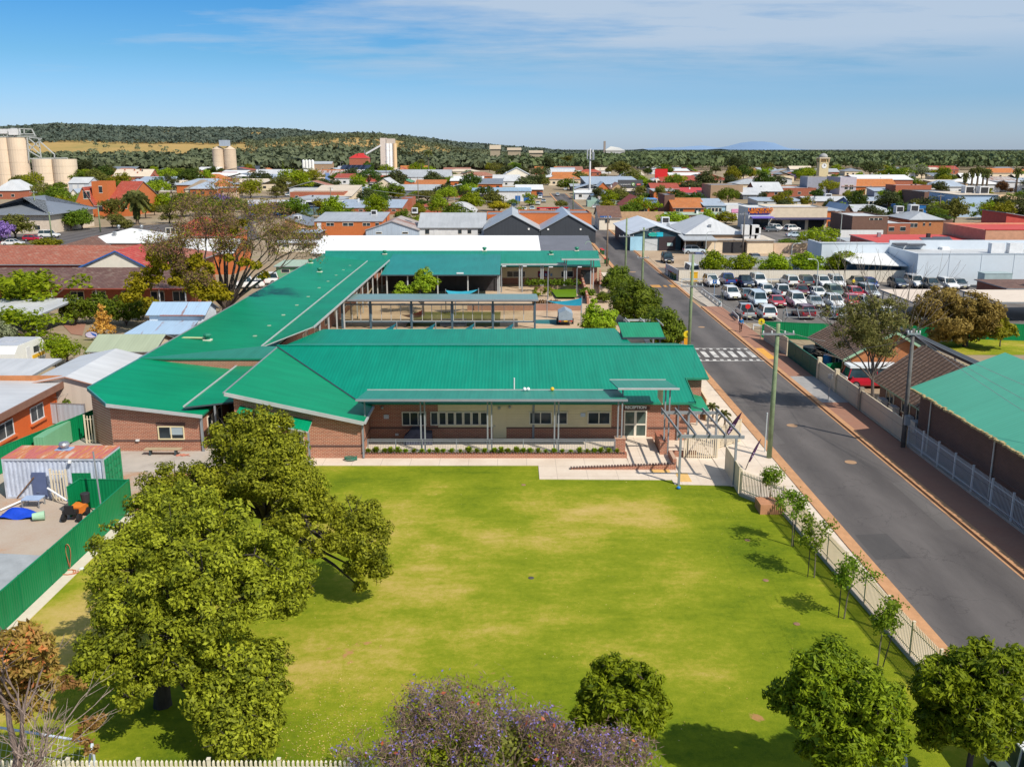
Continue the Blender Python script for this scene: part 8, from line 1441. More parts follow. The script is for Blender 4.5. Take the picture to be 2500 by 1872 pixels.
for tx,ty in((520,1030),(760,950),(900,1050),(820,1300),(620,1420),(950,1250),(450,1330),(300,1560)):
 q=ony('P',tx,ty,24.6);o0=Vector((-15.2,24.6,1.9));branchy(m,o0,q-o0,(q-o0).length*.42,.05,0,dead,rnd,3,(2,3),.45,.04)
m.build('dead_branches',bark((.34,.26,.22)),root)
lob=LI([(300,180,7.0,100),(180,330,6.6,150),(400,330,6.6,120),(90,480,6.0,150),(330,480,6.0,150),(520,420,6.0,80),(430,640,5.2,120),(250,640,5.2,140),(90,720,5.0,130),(560,560,5.2,80),(330,850,4.4,120),(120,950,4.0,120),(440,980,3.8,90),(250,1060,3.6,90),(200,230,6.9,110),(480,300,6.4,100),(30,640,5.4,120),(500,760,4.6,100)],'P',4.45)
P,Nn,T=lobes_cloud(lob,210,(.2,1.2),1.0,.45);quads(P,Nn,.095*RNG.uniform(.6,1.4,len(P)),T,'crown',leafmat((.22,.19,.02),(.42,.25,.08),.3),root,2.6)
lob2=LI([(720,740,3.6,80),(850,760,3.4,70),(620,760,3.4,60),(960,1200,2.6,90),(900,1330,2.2,90),(1000,1450,1.9,70),(1080,1140,2.6,60)],'P',4.45);P,Nn,T=lobes_cloud(lob2,110,(.2,1.1),1.0);quads(P,Nn,.09,T,'red_leaves',leafmat((.20,.07,.04),(.30,.19,.05),.25),root,2.4)
P,Nn,T=lobes_cloud(lob[:9],26,(.3,1.1),1.0);quads(P,Nn,.09,T,'red_tips',leafmat((.42,.10,.04),(.55,.2,.08),.25),root,2.4)['kind']='stuff'
YT=[((600,290),(600,100),55,(545,285),'nearest the terracotta planter box'),((715,500),(725,205),58,(722,505),'second from the planter box'),((832,665),(845,385),62,(798,662),'third along the lawn fence'),((988,880),(1050,580),75,(958,875),'fourth along the lawn fence'),((1163,1125),(1215,800),90,(1188,1135),'fifth, leaning, nearest the ash trees')]
for i,((bx_,by_),(tx,ty),wr,(sx,sy),lb)in enumerate(YT):
 b=onz('K',bx_,by_);t_=ony('K',tx,ty,b.y);root=thing('young_tree','thin young tree with a stake, '+lb,'young tree',b,'young staked trees along the lawn fence');rnd=random.Random(40+i);m=MB();tips=[];h=t_.z;m.tube([b,(b.x+(t_.x-b.x)*.2,b.y,h*.35),(b.x+(t_.x-b.x)*.5,b.y,h*.6)],[.035,.03,.025],6)
 for k in range(7):
  a=k*1.4+i;p0=Vector((b.x+(t_.x-b.x)*.45,b.y,h*(.48+.03*k)));branchy(m,p0,(math.cos(a)*rnd.uniform(.3,1.2),math.sin(a)*rnd.uniform(.3,1.2),.7+.15*k),h*rnd.uniform(.1,.24),.016,0,tips,rnd,2,(2,2),.6,.05,2)
 m.build('trunk',bark((.16,.14,.10)),root);twig_leaves(tips,15,.14,.095,leafmat((.07,.13,.008),(.22,.29,.02),.35),'crown',root,rnd);s0=onz('K',sx,sy);m=MB();m.bar((s0 .x,s0 .y,-.1),(s0 .x+(.3 if i==4 else 0),s0 .y,1.75),.035);m.build('stake',BLACK,root)
for x,y,lb in((930,1010,'small feathery palm behind the pergola, left one'),(1010,1060,'small feathery palm behind the pergola, right one')):
 q=onz('G',x,y+70);root=palm('G',x,y+70,y-55,55,lb,'small palms behind the pergola',14,.08)
rnd=random.Random(3);b=ony('W',1130,1600,111);root=thing('jacaranda_tree','big half bare jacaranda with gold green leaves beside the long green roof','tree',(b.x,111,0));m=MB();tips=[];o0=Vector((b.x+.8,111.2,2.6));m.tube([(b.x,111,-.2),(b.x+.4,111.1,1.4),o0],[.62,.5,.42],10)
for tx,ty,Y in((420,1000,108),(330,700,112),(560,820,110),(760,720,112),(830,1000,109),(1000,640,113),(1060,900,111),(1250,620,114),(1420,700,112),(1600,560,114),(1750,700,111),(1880,640,114),(2020,850,111),(2100,1030,110),(1500,950,109),(1700,980,108),(880,1250,108),(1180,450,118),(700,560,117),(1500,430,118)):
 q=ony('W',tx,ty,Y);d=q-o0;mid=o0+d*.45+Vector((0,0,.8));m.tube([o0,o0+d*.2+Vector((rnd.gauss(0,.2),0,.35)),mid],[.24,.18,.13],7,0,False);branchy(m,mid,q-mid,(q-mid).length*.5,.11,0,tips,rnd,4,(2,3),.55,.08)
m.build('trunk',bark((.085,.062,.05)),root);hi_=[t for t in tips if t[0].z>6.2];lo_=[t for t in tips if t[0].z<=6.2]
twig_leaves(hi_,9,.38,.06,leafmat((.15,.09,.055),(.32,.20,.11),.1),'seed_twigs',root,rnd,0,8);twig_leaves(hi_[::2],5,.35,.14,leafmat((.13,.08,.045),(.26,.17,.08),.2),'dry_leaves',root,rnd);twig_leaves(hi_[::3],9,.4,.17,'ygreen','leaves',root,rnd)
lob=[]
for x,y,r,Y in((850,1010,120,109),(950,1100,120,108.5),(700,1060,120,109),(480,1020,130,108),(330,1180,140,108),(180,1250,150,108),(900,1300,150,108),(1080,1330,140,108.5),(1180,1400,100,108.5),(1000,1400,110,108),(640,1230,120,108.5),(1420,1010,70,109),(1560,1050,70,109),(1650,1170,60,110),(350,940,90,109),(560,950,90,109),(1250,960,60,109),(1780,640,50,110),(1400,560,60,112),(1310,640,60,112),(120,1400,120,107),(330,1480,80,107)):
 q=ony('W',x,y,Y);rm=r/4.809*Y*1.02/FPX;lob.append((q.x,q.y,max(q.z,rm*.6),rm,rm,rm*.8))
P,Nn,T=lobes_cloud(lob,34,(.3,1.1),.9);quads(P,Nn,.24*RNG.uniform(.6,1.4,len(P)),T,'crown',leafmat((.16,.145,.006),(.34,.27,.012),.3),root,1.7)
rnd=random.Random(8);b=Vector((29.4,74,0));root=thing('casuarina_tree','wispy olive tree leaning over the cream fence beside the red van','tree',b);m=MB();tips=[];m.tube([b,(29.3,74,1.4),(29.1,73.9,3.0)],[.17,.15,.12],8)
for tx,ty in((1110,560),(1240,640),(1010,430),(1180,380),(1330,420),(1090,300),(1240,260),(1400,300),(950,520)):
 q=ony('H',tx,ty,73.8);o0=Vector((29.1,73.9,2.9));branchy(m,o0,q-o0,(q-o0).length*.62,.08,0,tips,rnd,3,(2,3),.4,.08)
m.build('trunk',bark((.16,.13,.11)),root);lob=[]
for x,y,r in((1090,430,110),(1200,360,110),(1230,480,120),(1120,520,90),(1250,580,90),(1010,380,70),(1330,400,80),(1060,300,60),(1180,270,60),(950,470,45),(890,350,40),(1300,260,50),(1400,300,40),(1000,560,45)):
 q=ony('H',x,y,73.8);rm=r/2.76*75/FPX;lob.append((q.x,q.y+rnd.uniform(-.6,.6),q.z,rm,rm,rm))
P,Nn,T=lobes_cloud(lob,60,(.05,1.35),1.2,.4);quads(P,Nn,.10*RNG.uniform(.6,1.4,len(P)),T,'crown',leafmat((.11,.115,.025),(.26,.25,.08),.35),root,3.0)
lob=[]
for x,y,r in((1600,300,100),(1700,270,110),(1820,290,110),(1930,320,100),(1560,400,90),(1660,400,120),(1790,410,120),(1910,410,110),(2000,360,70),(1600,480,70),(1700,490,90),(1830,490,90),(1940,470,80)):
 q=ony('H',x,y,101);rm=r/2.76*104/FPX;lob.append((q.x,q.y+rnd.uniform(-1.5,1.5),max(q.z,.9),rm,rm*1.1,rm*.85))
hero('pepper_tree','broad drooping brown green tree behind the tile houses',(49.8,101.5,0),lob,leafmat((.13,.085,.02),(.30,.20,.055),.3),.17,75,.3,(49.8,101.5,1.6));lob=LI([(2080,430,2.6,60),(2050,480,2.0,55),(2110,470,2.0,45)],'H',2.76);hero('small_tree','small green gold tree at the right edge of the brown tree',(onz('H',2045,570).x,onz('H',2045,570).y,0),lob,'ygreen',.18,60,.08)
flat('grass_verge',[(46,97),(70,97),(70,106),(60,108),(46,103)],.01,lawn_mat(),'strip of lawn behind the green hall');panel_fence('yard_fence',[(44,107),(50,106),(58,104.5),(75,103)],1.9,FENCE_G,plain((.015,.22,.1),.5),'green sheet fence behind the brown tree',2.6)
for x,y,rz,lb in((1360,470,1,'first dense round street tree beside the courtyard stairs'),):
 pass
def dense(label,lobs,base,leaf='mid',s='N',k=4.424,size=.16,dens=95,name='street_tree'):
 L_=[]
 for x,y,z,r in lobs:
  p=onz(s,x,y,z);d=math.hypot(math.hypot(p.x,p.y),CAM_H-z);rm=r/k*d/FPX*1.12;L_.append((p.x,p.y,z,rm,rm,rm*.9))
 return hero(name,label,base,L_,leaf,size,dens,.15,None,jitter=.6)
dense('dense round green street tree farthest up the school verge',[(1360,460,1.9,135),(1290,480,1.8,80),(1440,470,1.8,80),(1340,390,2.6,80),(1380,550,1.2,100)],(17.0,139,0),'mid');dense('large dense street tree in the middle of the verge row',[(1560,700,2.6,210),(1430,660,2.6,110),(1700,740,2.4,120),(1500,590,3.4,120),(1620,620,3.2,110),(1450,760,1.8,110),(1600,820,1.6,140)],(17.2,117,0),'mid');dense('dense street tree nearest the crossing, behind the green shelter',[(1850,980,2.4,180),(1960,1040,2.0,110),(1760,880,2.8,130),(1880,880,2.9,100),(1990,980,2.3,90),(1900,1100,1.5,120)],(17.3,103,0),'mid')
dense('lime green feathery tree by the courtyard trailer',[(1120,870,2.6,110),(1200,920,2.2,110),(1090,780,3.4,70),(1280,840,2.8,70),(1050,940,1.8,80),(1150,960,1.5,100),(1100,690,4.2,35),(1330,820,2.9,40),(1250,960,1.5,80)],(10.2,106,0),'lime',dens=75);dense('lime green tree in the courtyard poking above the grey canopy',[(1260,330,4.4,80),(1280,420,3.7,110),(1200,430,3.6,70),(1340,390,4.0,55),(1040,460,3.2,70),(1000,490,3.0,60),(1120,480,3.0,60)],(-11.5,121,0),'lime','M',dens=75)
TL=[('C',1830,1245,1005,235,'round1','bright','round green tree nearest the blue car, first of the car park row'),('C',2060,1245,1040,235,'round2','bright','round green tree second in the car park row'),('D',135,1245,1035,270,'round1','bright','round green tree third in the car park row'),('D',400,1245,1025,280,'round2','bright','round green tree fourth in the car park row'),('D',695,1240,1000,290,'round0','bright','round green tree fifth and last in the car park row'),('D',490,1055,820,310,'spread','bright','tall spreading green tree behind the car park row')]
for s,x,yb,yt,wp,k,lf,lb in TL:tree(s,x,yb,yt,wp,k,lf,lb,'street_tree','round trees above the car park')
TR=[('E',270,330,-30,560,'gum0','bright','big fresh green tree at the left before the tiled hall'),('E',200,520,270,430,'gum1','bright','loose leafy green shrubs beside the caravan'),('E',430,620,400,240,'gum2','bright','bushy green tree between caravan and green shed'),('E',40,560,330,150,'bush','pale','grey green bush at the left edge'),('E',480,370,165,170,'bush','mid','tall dark hedge bush left of the golden conifer'),('E',640,360,160,190,'bush','mid','tall dark hedge bush behind the golden conifer'),('E',800,375,170,220,'bush','mid','tall dark hedge bush right of the golden conifer'),('E',905,340,190,120,'bush','ygreen','yellow green bush beside the blue shed'),('E',660,445,222,225,'cone','gold','golden orange conifer by the oval sign'),('A',130,1130,905,300,'round0','olive','round olive tree at the corner by the parked cars'),('A',20,1150,960,190,'round1','purple','greyish purple jacaranda at the left edge'),('A',590,1060,880,210,'round0','mid','first clipped round street tree of a pair before the church'),('A',680,1050,870,190,'round1','mid','second clipped round street tree of a pair before the church'),('A',480,1050,880,190,'round2','mid','clipped round street tree beside the green pole'),('A',230,770,645,250,'round2','mid','dark leafy tree behind the slate hall roof'),('A',480,880,680,280,'round1','mid','dark green tree between hall and church'),('A',380,800,690,200,'round0','mid','green tree behind the slate grey hall'),('A',395,1195,1115,240,'bush','ygreen','low rounded hedge in front of the red car'),('A',160,1230,1155,160,'bush','ygreen','low rounded hedge near the white cars'),('A',930,1040,900,190,'gum0','olive','dark olive shrub left of the fan palm'),('A',1030,1060,945,130,'bush','olive','olive bush under the fan palm'),('A',1300,800,640,220,'spread','lime','lime green spreading tree right of the church'),('A',1360,900,740,230,'round1','bright','bright green tree behind the bare jacaranda, left one'),('A',1530,860,735,240,'round0','mid','green tree behind the bare jacaranda, right one'),('A',1400,1000,830,200,'gum1','olive','olive tree tucked behind the red tiled roof'),('A',1690,930,790,320,'gum2','gum','grey brown crown behind the red tiled house'),('A',1830,900,755,240,'round2','purple','vivid purple jacaranda in flower'),('A',850,650,515,190,'round1','dark','dark round tree behind the church tower'),('A',670,620,450,200,'gum0','gumd','grey green tree behind the storage tanks'),('A',1340,650,540,110,'round0','mid','dark palm like tree by the long cream roof'),('A',1250,630,560,110,'bush','dark','dark bush left of the palm group'),('A',2000,775,675,110,'round2','yellow','golden yellow tree by the beige shops'),('A',1905,745,655,60,'cone','yellow','slim yellow tree beside the beige shops'),('A',2020,905,820,130,'bush','mid','rounded green bush left of the blue showroom'),('B',250,800,685,290,'spread','brown','rusty brown spreading tree before the blue showroom'),('B',930,745,705,330,'spread','brown','rusty brown hedge tree on the blue grey roof edge'),('B',255,655,560,140,'gum1','olive','olive tree at the corner of the blue showroom'),('B',295,600,480,90,'round0','mid','green tree left of the sign pylons'),('B',400,570,490,130,'round2','olive','olive round tree left of the red sign pylon'),('B',590,545,495,150,'spread','olive','olive spreading tree between the pylons'),('B',770,535,435,160,'round1','mid','green tree right of the blue pylon'),('B',1145,660,565,190,'round0','bright','bright green tree before the grey gable shed'),('B',1260,660,600,120,'round1','ygreen','yellow green tree joined to the bright green one'),('B',1400,680,595,130,'round2','bright','bright tree left of the big olive crown'),('B',1500,690,580,230,'round0','olive','big olive crown in the middle of town'),('B',1640,560,465,120,'gum0','bright','bright upright tree behind the olive crown'),('B',1650,680,530,200,'round2','gumd','dark grey green tree right of the olive crown'),('B',1865,770,590,220,'round1','bright','bright green tree beside the arched hangar'),('B',2090,775,670,185,'round0','yellow','round golden yellow tree by the rear car park'),('B',1840,600,520,150,'round2','mid','green tree under the cream arch'),('B',310,470,340,55,'cone','mid','slim dark cypress in front of the hills'),('B',1010,440,345,90,'bush','dark','dark bush before the painted silo'),('B',650,1010,1000,20,'bush','mid','small bush beside the dark blue shed'),('B',1160,135,62,50,'gum1','gumd','single tall tree on the crest of the ridge'),('B',1225,120,78,70,'round1','gumd','dark tree on the crest next to the tallest one'),('B',1700,400,280,60,'gum2','gumd','tall gum below the hillside houses'),('C',300,520,375,210,'gum0','gumd','dark gum tree in the middle of the main street'),('C',455,400,205,130,'gum2','gumd','tall dark gum rising above the roofs'),('C',625,345,228,190,'round0','olive','broad olive round tree in the distance'),('C',1055,405,280,170,'round2','olive','olive round tree left of the supermarket sign'),('C',760,330,240,110,'round1','purple','dusky purple jacaranda in the distance'),('C',830,370,280,140,'gum1','gumd','dark gum behind the comms tower'),('C',975,330,215,70,'gum0','gumd','slim grey gum below the domed factory'),('C',1310,530,435,110,'round1','gumd','dark round tree beside the dark supermarket wall'),('C',1230,560,480,90,'round0','ygreen','yellow green tree in front of the supermarket'),('C',955,670,600,130,'bush','ygreen','yellow green bushes beside the orange gable'),('C',575,665,600,110,'bush','olive','tangled olive shrubs beside the main street'),('C',60,395,330,90,'round2','mid','green tree left of the cream gable shed'),('C',1850,385,315,90,'round0','gum','grey green tree behind the heritage hotel'),('C',2010,440,235,190,'gum1','gumd','tall dark gum right of the heritage hotel'),('C',2140,440,310,150,'gum2','ygreen','golden gum at the end of the hotel'),('C',1860,300,190,170,'gum0','gumd','wide dark gum far behind the heritage hotel'),('C',1290,400,330,80,'round1','dark','dark bush beside the blue grey store'),('C',815,460,430,90,'bush','mid','green bush beside the white store'),('C',690,470,435,70,'bush','bright','bright bush by the pale roofs'),('D',620,545,380,160,'round1','mid','green tree right of the clock tower'),('D',540,540,500,90,'bush','mid','low green bush at the foot of the clock tower'),('D',400,430,345,130,'gum0','yellow','golden green tree left of the clock tower'),('D',200,470,405,130,'gum1','ygreen','yellow green tree behind the brick row'),('D',300,440,370,90,'round0','purple','pale purple jacaranda left of the clock tower'),('D',1065,400,270,110,'cone','dark','dark pointed tree behind the theatre roof'),('D',925,400,280,170,'round2','gum','rounded grey green tree behind the theatre'),('D',720,330,225,100,'gum2','gumd','dark gum right of the clock dome'),('D',1240,420,300,170,'round0','pale','pale green round tree right of the theatre'),('D',1350,430,300,120,'round1','pale','pale green tree beside the tan stores'),('D',1040,590,520,100,'round2','bright','small green tree in front of the brick annex'),('D',1130,610,555,60,'bush','mid','small bush right of the blue row'),('D',820,560,520,110,'bush','mid','green shrubs before the theatre'),('D',1345,680,585,90,'round0','bright','bright street tree left of the brown store'),('D',1600,745,610,120,'round1','mid','green street tree before the blue clad store'),('D',2005,540,440,110,'round2','rust','dark brown tree beside the white warehouse'),('D',2080,540,500,60,'bush','rust','small brown bush beside the white warehouse'),('D',260,970,920,190,'bush','mid','dark hedge below the sloping car park')]
for s,x,yb,yt,wp,k,lf,lb in TR:tree(s,x,yb,yt,wp,k,lf,lb,'shrub' if k=='bush' else 'tree',None,'shrub' if k=='bush' else 'tree')
palm('A',1135,1010,745,115,'shaggy fan palm in front of the church','',40,.45,skirt=True)
palm('B',1450,535,340,38,'tall palm beside the brick shops, left of the pair',None,24,.35);palm('B',1510,535,265,38,'taller palm beside the brick shops, right of the pair',None,24,.35)
for i,x in enumerate((1395,1450,1515,1570,1630)):palm('A',x,640,545+8*(i%2),38,['first','second','third','fourth','fifth'][i]+' dark palm from the left in the row below the twin silos',None,20,.4)
for i,(x,yt)in enumerate(((1700,385),(1755,345),(1800,335),(1845,345),(1880,350))):palm('D',x,545,yt,38,['lone leaning palm at the left of the palm cluster','second palm of the tall cluster','tallest palm of the cluster','fourth palm of the tall cluster','rightmost palm of the tall cluster'][i],None,22,.55,skirt=True)
palm('D',2125,540,345,40,'single tall palm in front of the white warehouse',None,22,.5,skirt=True)
def forest(name,pts,k,label,c,c2):
 pts=np.array(pts);n=len(pts);d=RNG.normal(size=(n,k,3));d/=np.linalg.norm(d,axis=2,keepdims=True);d[:,:,2]=np.abs(d[:,:,2])*1.1-.25
 rad=RNG.uniform(.62,1.05,(n,k,1));W=pts[:,4][:,None];Hh=pts[:,3][:,None]
 P=np.empty((n,k,3));P[:,:,0]=pts[:,0][:,None]+d[:,:,0]*W*.55*rad[:,:,0];P[:,:,1]=pts[:,1][:,None]+d[:,:,1]*W*.55*rad[:,:,0];P[:,:,2]=pts[:,2][:,None]+Hh*.5+d[:,:,2]*Hh*.5*rad[:,:,0]
 nn=d+RNG.normal(size=d.shape)*.45;nn[:,:,2]+=.2;nn/=np.linalg.norm(nn,axis=2,keepdims=True)
 sz=np.repeat(pts[:,4]*.21,k)*RNG.uniform(.7,1.3,n*k);tint=np.clip(np.repeat(RNG.random(n),k)*.7+RNG.random(n*k)*.3,0,1)
 return tag(quads(P.reshape(-1,3),nn.reshape(-1,3),sz,tint,name,leafmat(c,c2,.1),None,1.3),label,None,None,'stuff')
def hz1(x,y):return float(hill_h(np.array([float(x)]),np.array([float(y)]))[0])
fr=random.Random(2);pts=[]
for i in range(5200):
 Y=fr.uniform(1880,2680);px=fr.uniform(-60,1560);X=(px-PCX)/FPX*Y
 gap=px>620 and px<1250 and math.sin(px*.021+Y*.006)+math.sin(px*.05-Y*.011)>1.35
 bald=150<px<300 and 2150<Y<2230
 if gap or bald:continue
 h=fr.uniform(8,15);pts.append((X,Y,hz1(X,Y)-2,h,h*fr.uniform(1.3,2.2)))
forest('hill_woods',pts,24,'dark wooded crest of the low hills',(.070,.098,.080),(.125,.155,.115))  # leaf colours shifted to blue grey as painted aerial haze
pts=[]
for i in range(5200):
 u=fr.random();Y=1/(1/1010+(1/1520-1/1010)*u);px=fr.uniform(-60,1300);X=(px-PCX)/FPX*Y
 if 1350<Y and px<640 and fr.random()<.6:continue
 if px>620 and Y>1150 and math.sin(px*.03+Y*.01)+math.sin(px*.013-Y*.017)>.9:continue
 h=fr.uniform(8,17);pts.append((X,Y,hz1(X,Y)-1.5,h,h*fr.uniform(1.0,1.9)))
for i in range(1100):
 Y=fr.uniform(1500,1950);px=fr.uniform(620,1420);X=(px-PCX)/FPX*Y;h=fr.uniform(7,12);pts.append((X,Y,hz1(X,Y)-1,h,h*1.1))
for i in range(26):
 Y=fr.uniform(1560,1900);px=fr.uniform(120,640);X=(px-PCX)/FPX*Y;h=fr.uniform(7,12);pts.append((X,Y,hz1(X,Y)-1,h,h*1.1))
forest('foothill_woods',pts,30,'grey green gum woods at the foot of the hills',(.060,.074,.042),(.135,.15,.08))
pts=[]
for i in range(6500):
 u=fr.random()**.8;Y=1/(1/1000+(1/5200-1/1000)*u);px=fr.uniform(1230,2640);X=(px-PCX)/FPX*Y
 if px<1500 and Y<1100 and fr.random()<.4:continue
 h=fr.uniform(9,17)if Y<2500 else fr.uniform(10,18);pts.append((X,Y,-.5,h,h*fr.uniform(1.0,1.5)))
forest('plain_woods',pts,30,'broad belt of gum trees across the plain to the horizon',(.050,.070,.032),(.135,.16,.065))
pts=[]
for i in range(2600):
 Y=fr.uniform(5200,14000);px=fr.uniform(1100,2700);X=(px-PCX)/FPX*Y;pts.append((X,Y,-1,15,60))
forest('horizon_woods',pts,12,'thin blue green line of trees at the horizon',(.055,.085,.075),(.085,.12,.10))  # blue haze of distance mixed into these leaf colours
tn=random.Random(77);KT=['round0','round1','round2','gum0','gum1','gum2','spread','bush'];KTN=['round','round','round','loose','loose','airy','spreading','low'];LT=['dark','mid','gum','gumd','olive','bright','ygreen','mid','lime'];LTN=['dark green','mid green','grey green','deep grey green','olive','bright green','yellow green','mid green','lime green']
n_=0;FOOT+=[(a-14,a+14,b-5,b+19)for a,b in used]+[(12,34,0,480),(-22,18,282,332),(56,122,212,264),(-150,-60,205,290),(26,92,100,235),(-400,400,424,450),(-190,-60,330,420)];mine=[]
while n_<260:
 u=tn.random();Y=1/(1/265+(1/930-1/265)*u);px=tn.uniform(60,2560);X=(px-PCX)/FPX*Y*1.03
 if any(a<X<b and c<Y<d for a,b,c,d in FOOT)or any(abs(X-a)<5 and abs(Y-b)<7 for a,b in mine):continue
 i,j=tn.randrange(8),tn.randrange(9);h=tn.uniform(4.5,8)if Y<420 else tn.uniform(6,12);n_+=1;mine.append((X,Y));side='right of the clock tower' if px>2000 else('right of the main street' if px>1420 else('below the painted silo' if px>800 else 'on the far left of town'))
 plant('tree' if i<7 else 'shrub',KT[i],(X,Y,0),h*tn.uniform(.85,1.3),h*(.6 if i==7 else 1),LT[j],f'{LTN[j]} {KTN[i]} tree among roofs {side}','tree' if i<7 else 'shrub',f'{LTN[j]} {KTN[i]} trees {side}')
CG='cars in the street car park'
def carH(x,yb,kind,col,lb,rz=0,s='H',grp=CG,dy=2.4):
 p=onz(s,x,yb);return car((p.x,p.y+dy),kind,col,lb,rz,grp)
R0=0.0;RB=math.pi
for a in[(120,172,'suv','white','white four wheel drive with raised bonnet, first in the front row',R0),(232,165,'ute','blue','bright blue ute with open tray, second in the front row',RB),(348,178,'ute','navy','dark blue dual cab beside the bright blue ute',R0),(442,170,'wagon','white','tall white wagon fourth in the front row',R0),(655,174,'suv','white','white suv showing its tail, left of the light pole',RB),(762,176,'suv','grey','dark grey suv showing its tail beside the light pole',RB),(878,180,'suv','white','white suv with wide grille right of the light pole',R0),(975,182,'wagon','white','boxy white four wheel drive behind the wispy tree',R0),(1122,186,'ute','gold','tan tray ute seen from behind, behind the wispy tree',RB),(1205,186,'hatch','blue','small blue hatchback behind the wispy tree',R0),(1395,184,'hatch','navy','dark blue hatchback left end of the right hand row',R0),(1510,180,'wagon','white','white wagon with green tint beside the dark blue hatch',R0),(1615,196,'ute','bronze','bronze grey dual cab ute in the right hand row',R0),(1735,196,'suv','white','white suv right of the bronze ute',R0),(1812,190,'hatch','grey','dark grey hatchback at the right end of the row',R0),(258,262,'suv','white','lone white suv near the car park entrance',R0),(365,262,'sedan','grey','dark grey sedan half hidden by the silver people mover',RB),(500,232,'hatch','white','white hatchback with blue windscreen in the second row',R0),(608,250,'ute','white','white ute with canopy in the second row',RB),(738,238,'hatch','maroon','maroon hatchback with sunshade in its windscreen',R0),(845,250,'sedan','white','white sedan right behind the light pole foot',R0),(960,250,'suv','green','dark green suv behind the wispy tree crown',R0),(1105,252,'hatch','red','dull red hatchback behind the wispy tree crown',R0),(1195,250,'wagon','silver','silver wagon behind the wispy tree crown',R0),(440,308,'van','pale','pale silver blue people mover in the third row',R0),(570,314,'sedan','red','shiny bright red sedan in the third row',R0),(705,312,'wagon','white','white four wheel drive with bull bar next to the red sedan',R0),(832,318,'sedan','silver','silver grey sedan right of the bull bar wagon',R0),(965,322,'suv','white','pale suv at the edge of the wispy tree',R0),(1085,308,'hatch','red','orange red hatchback seen through the wispy tree',R0),(1190,320,'sedan','silver','silver sedan seen through the wispy tree',R0),(365,396,'ute','silver','silver dual cab ute seen from behind near the stop sign',RB),(505,402,'suv','white','white suv seen from behind next to the silver ute',RB),(760,396,'suv','maroon','dark maroon suv seen from behind in the near row',RB),(985,398,'sedan','silver','silver blue sedan behind the near guard rail',RB),(1330,400,'sedan','white','white sedan at the shaded end of the near row',RB)]:carH(*a[:5],rz=a[5]+random.uniform(-.06,.06),dy=2.4 if a[5]==R0 else 2.7)
q=onz('C',1460,1125);car((q.x,q.y+1.5),'wagon','black','matte black four wheel drive parked beyond the red bins',R0,None)
q=onz('C',1680,1050);car((q.x,q.y+1),'suv','pale','silver suv parked sideways under the grey carport',R(90),None)
q=onz('C',1720,1110);car((q.x,q.y+1),'hatch','blue','bright blue car behind the white fence',R0,None);q=onz('C',1670,1240);car((q.x,q.y+2),'kombi','white','white van behind the yellow bin and white fence',R0,None)
for i,x in enumerate((2040,)):q=onz('C',x,1225);car((q.x,q.y+3),'suv','white','white roofed car just showing above the cream fence, left',RB,'cars behind the cream fence')
for i,x in enumerate((230,470,590,710,830)):q=onz('D',x,1245);car((q.x,q.y+4),'wagon',['white','silver','white','white','pale'][i],['first','second','third','fourth','fifth'][i]+' car roof showing above the cream fence below the round trees',RB,'cars behind the cream fence')
q=onz('C',2185,1130);car((q.x,q.y+1),'suv','navy','dark car between the second and third round trees',R0,None)
for s,x,yb,k,c,lb,rz in(('A',392,1120,'wagon','white','white four wheel drive parked across the left street',R(90)),('A',255,1148,'hatch','red','red hatchback parked beside the white four wheel drive',R(90)),('A',90,1185,'sedan','white','white sedan parked at the left edge of the street',R(90)),('A',20,1265,'sedan','silver','silver car cut by the left edge beside the tiled hall',R(90)),('R',1085,620,'suv','white','white suv parked before the parapet shops, left one',R(120)),('R',1370,630,'suv','white','white suv parked before the parapet shops, right one',R(120)),('R',1440,740,'sedan','pale','pale sedan on the sloping car park',R(90)),('R',1010,640,'hatch','grey','grey hatchback on the sloping car park below the suvs',R(90)),('R',900,590,'hatch','green','green car in the shade of the purple awning',R0),('D',50,845,'sedan','white','white sedan under the lettered shop awning',R0),('C',185,670,'suv','dark','dark suv beside the yellow tree',R0),('C',200,700,'sedan','white','white sedan in the rear car park, behind the orange wall',R0),('C',270,695,'sedan','white','white sedan right of the first in the rear car park',R0),('C',335,690,'hatch','pale','pale blue hatchback at the right of the rear car park',R0),('C',330,645,'van','white','white van at the hedge of the rear car park',R0),('C',382,645,'sedan','white','white sedan next to the white van',R0),('C',430,625,'sedan','silver','silver sedan near the main street kerb',R0),('C',342,600,'wagon','white','white wagon outside the blue striped shop',R0),('C',400,595,'ute','white','white ute outside the blue striped shop',R0),('C',405,575,'van','blue','blue van behind the white ute',R0),('C',60,600,'van','white','white truck under the blue striped awning',R0),('C',878,675,'hatch','white','white car parked near the corner shop',R(90)),('C',545,570,'sedan','pale','pale car on the main street',RB),('C',610,525,'sedan','white','white car turning on the main street',R0)):
 q=onz(s,x,yb);car((q.x,q.y+1),k,c,lb,rz,None)
q=onz('A',2020,1545);car((q.x,q.y+1.5),'ute','white','white dual cab ute under the bare jacaranda',R(-75),None);q=onz('A',2130,1525);car((q.x,q.y+3),'wagon','white','white wagon behind the ute under the jacaranda',R(-75),None)
yc=random.Random(4)
for i in range(26):
 x,y=690+(i%13)*19,508+(i//13)*16+yc.uniform(-3,3);q=onz('B',x,y+10);cl=['white','white','silver','white','pale','navy'][i%6];car((q.x,q.y),'suv' if i%3 else 'sedan',cl,f'{cl} car for sale in the car yard, '+['back line','front line'][i//13],R0,f'{cl} cars for sale in the car yard')
for i in range(8):
 q=onz('B',340+i*18,640-i*9);car((q.x,q.y),'sedan',['white','silver','white','blue'][i%4],'car parked along the street behind the blue showroom',R(20),'cars along the street behind the showroom')
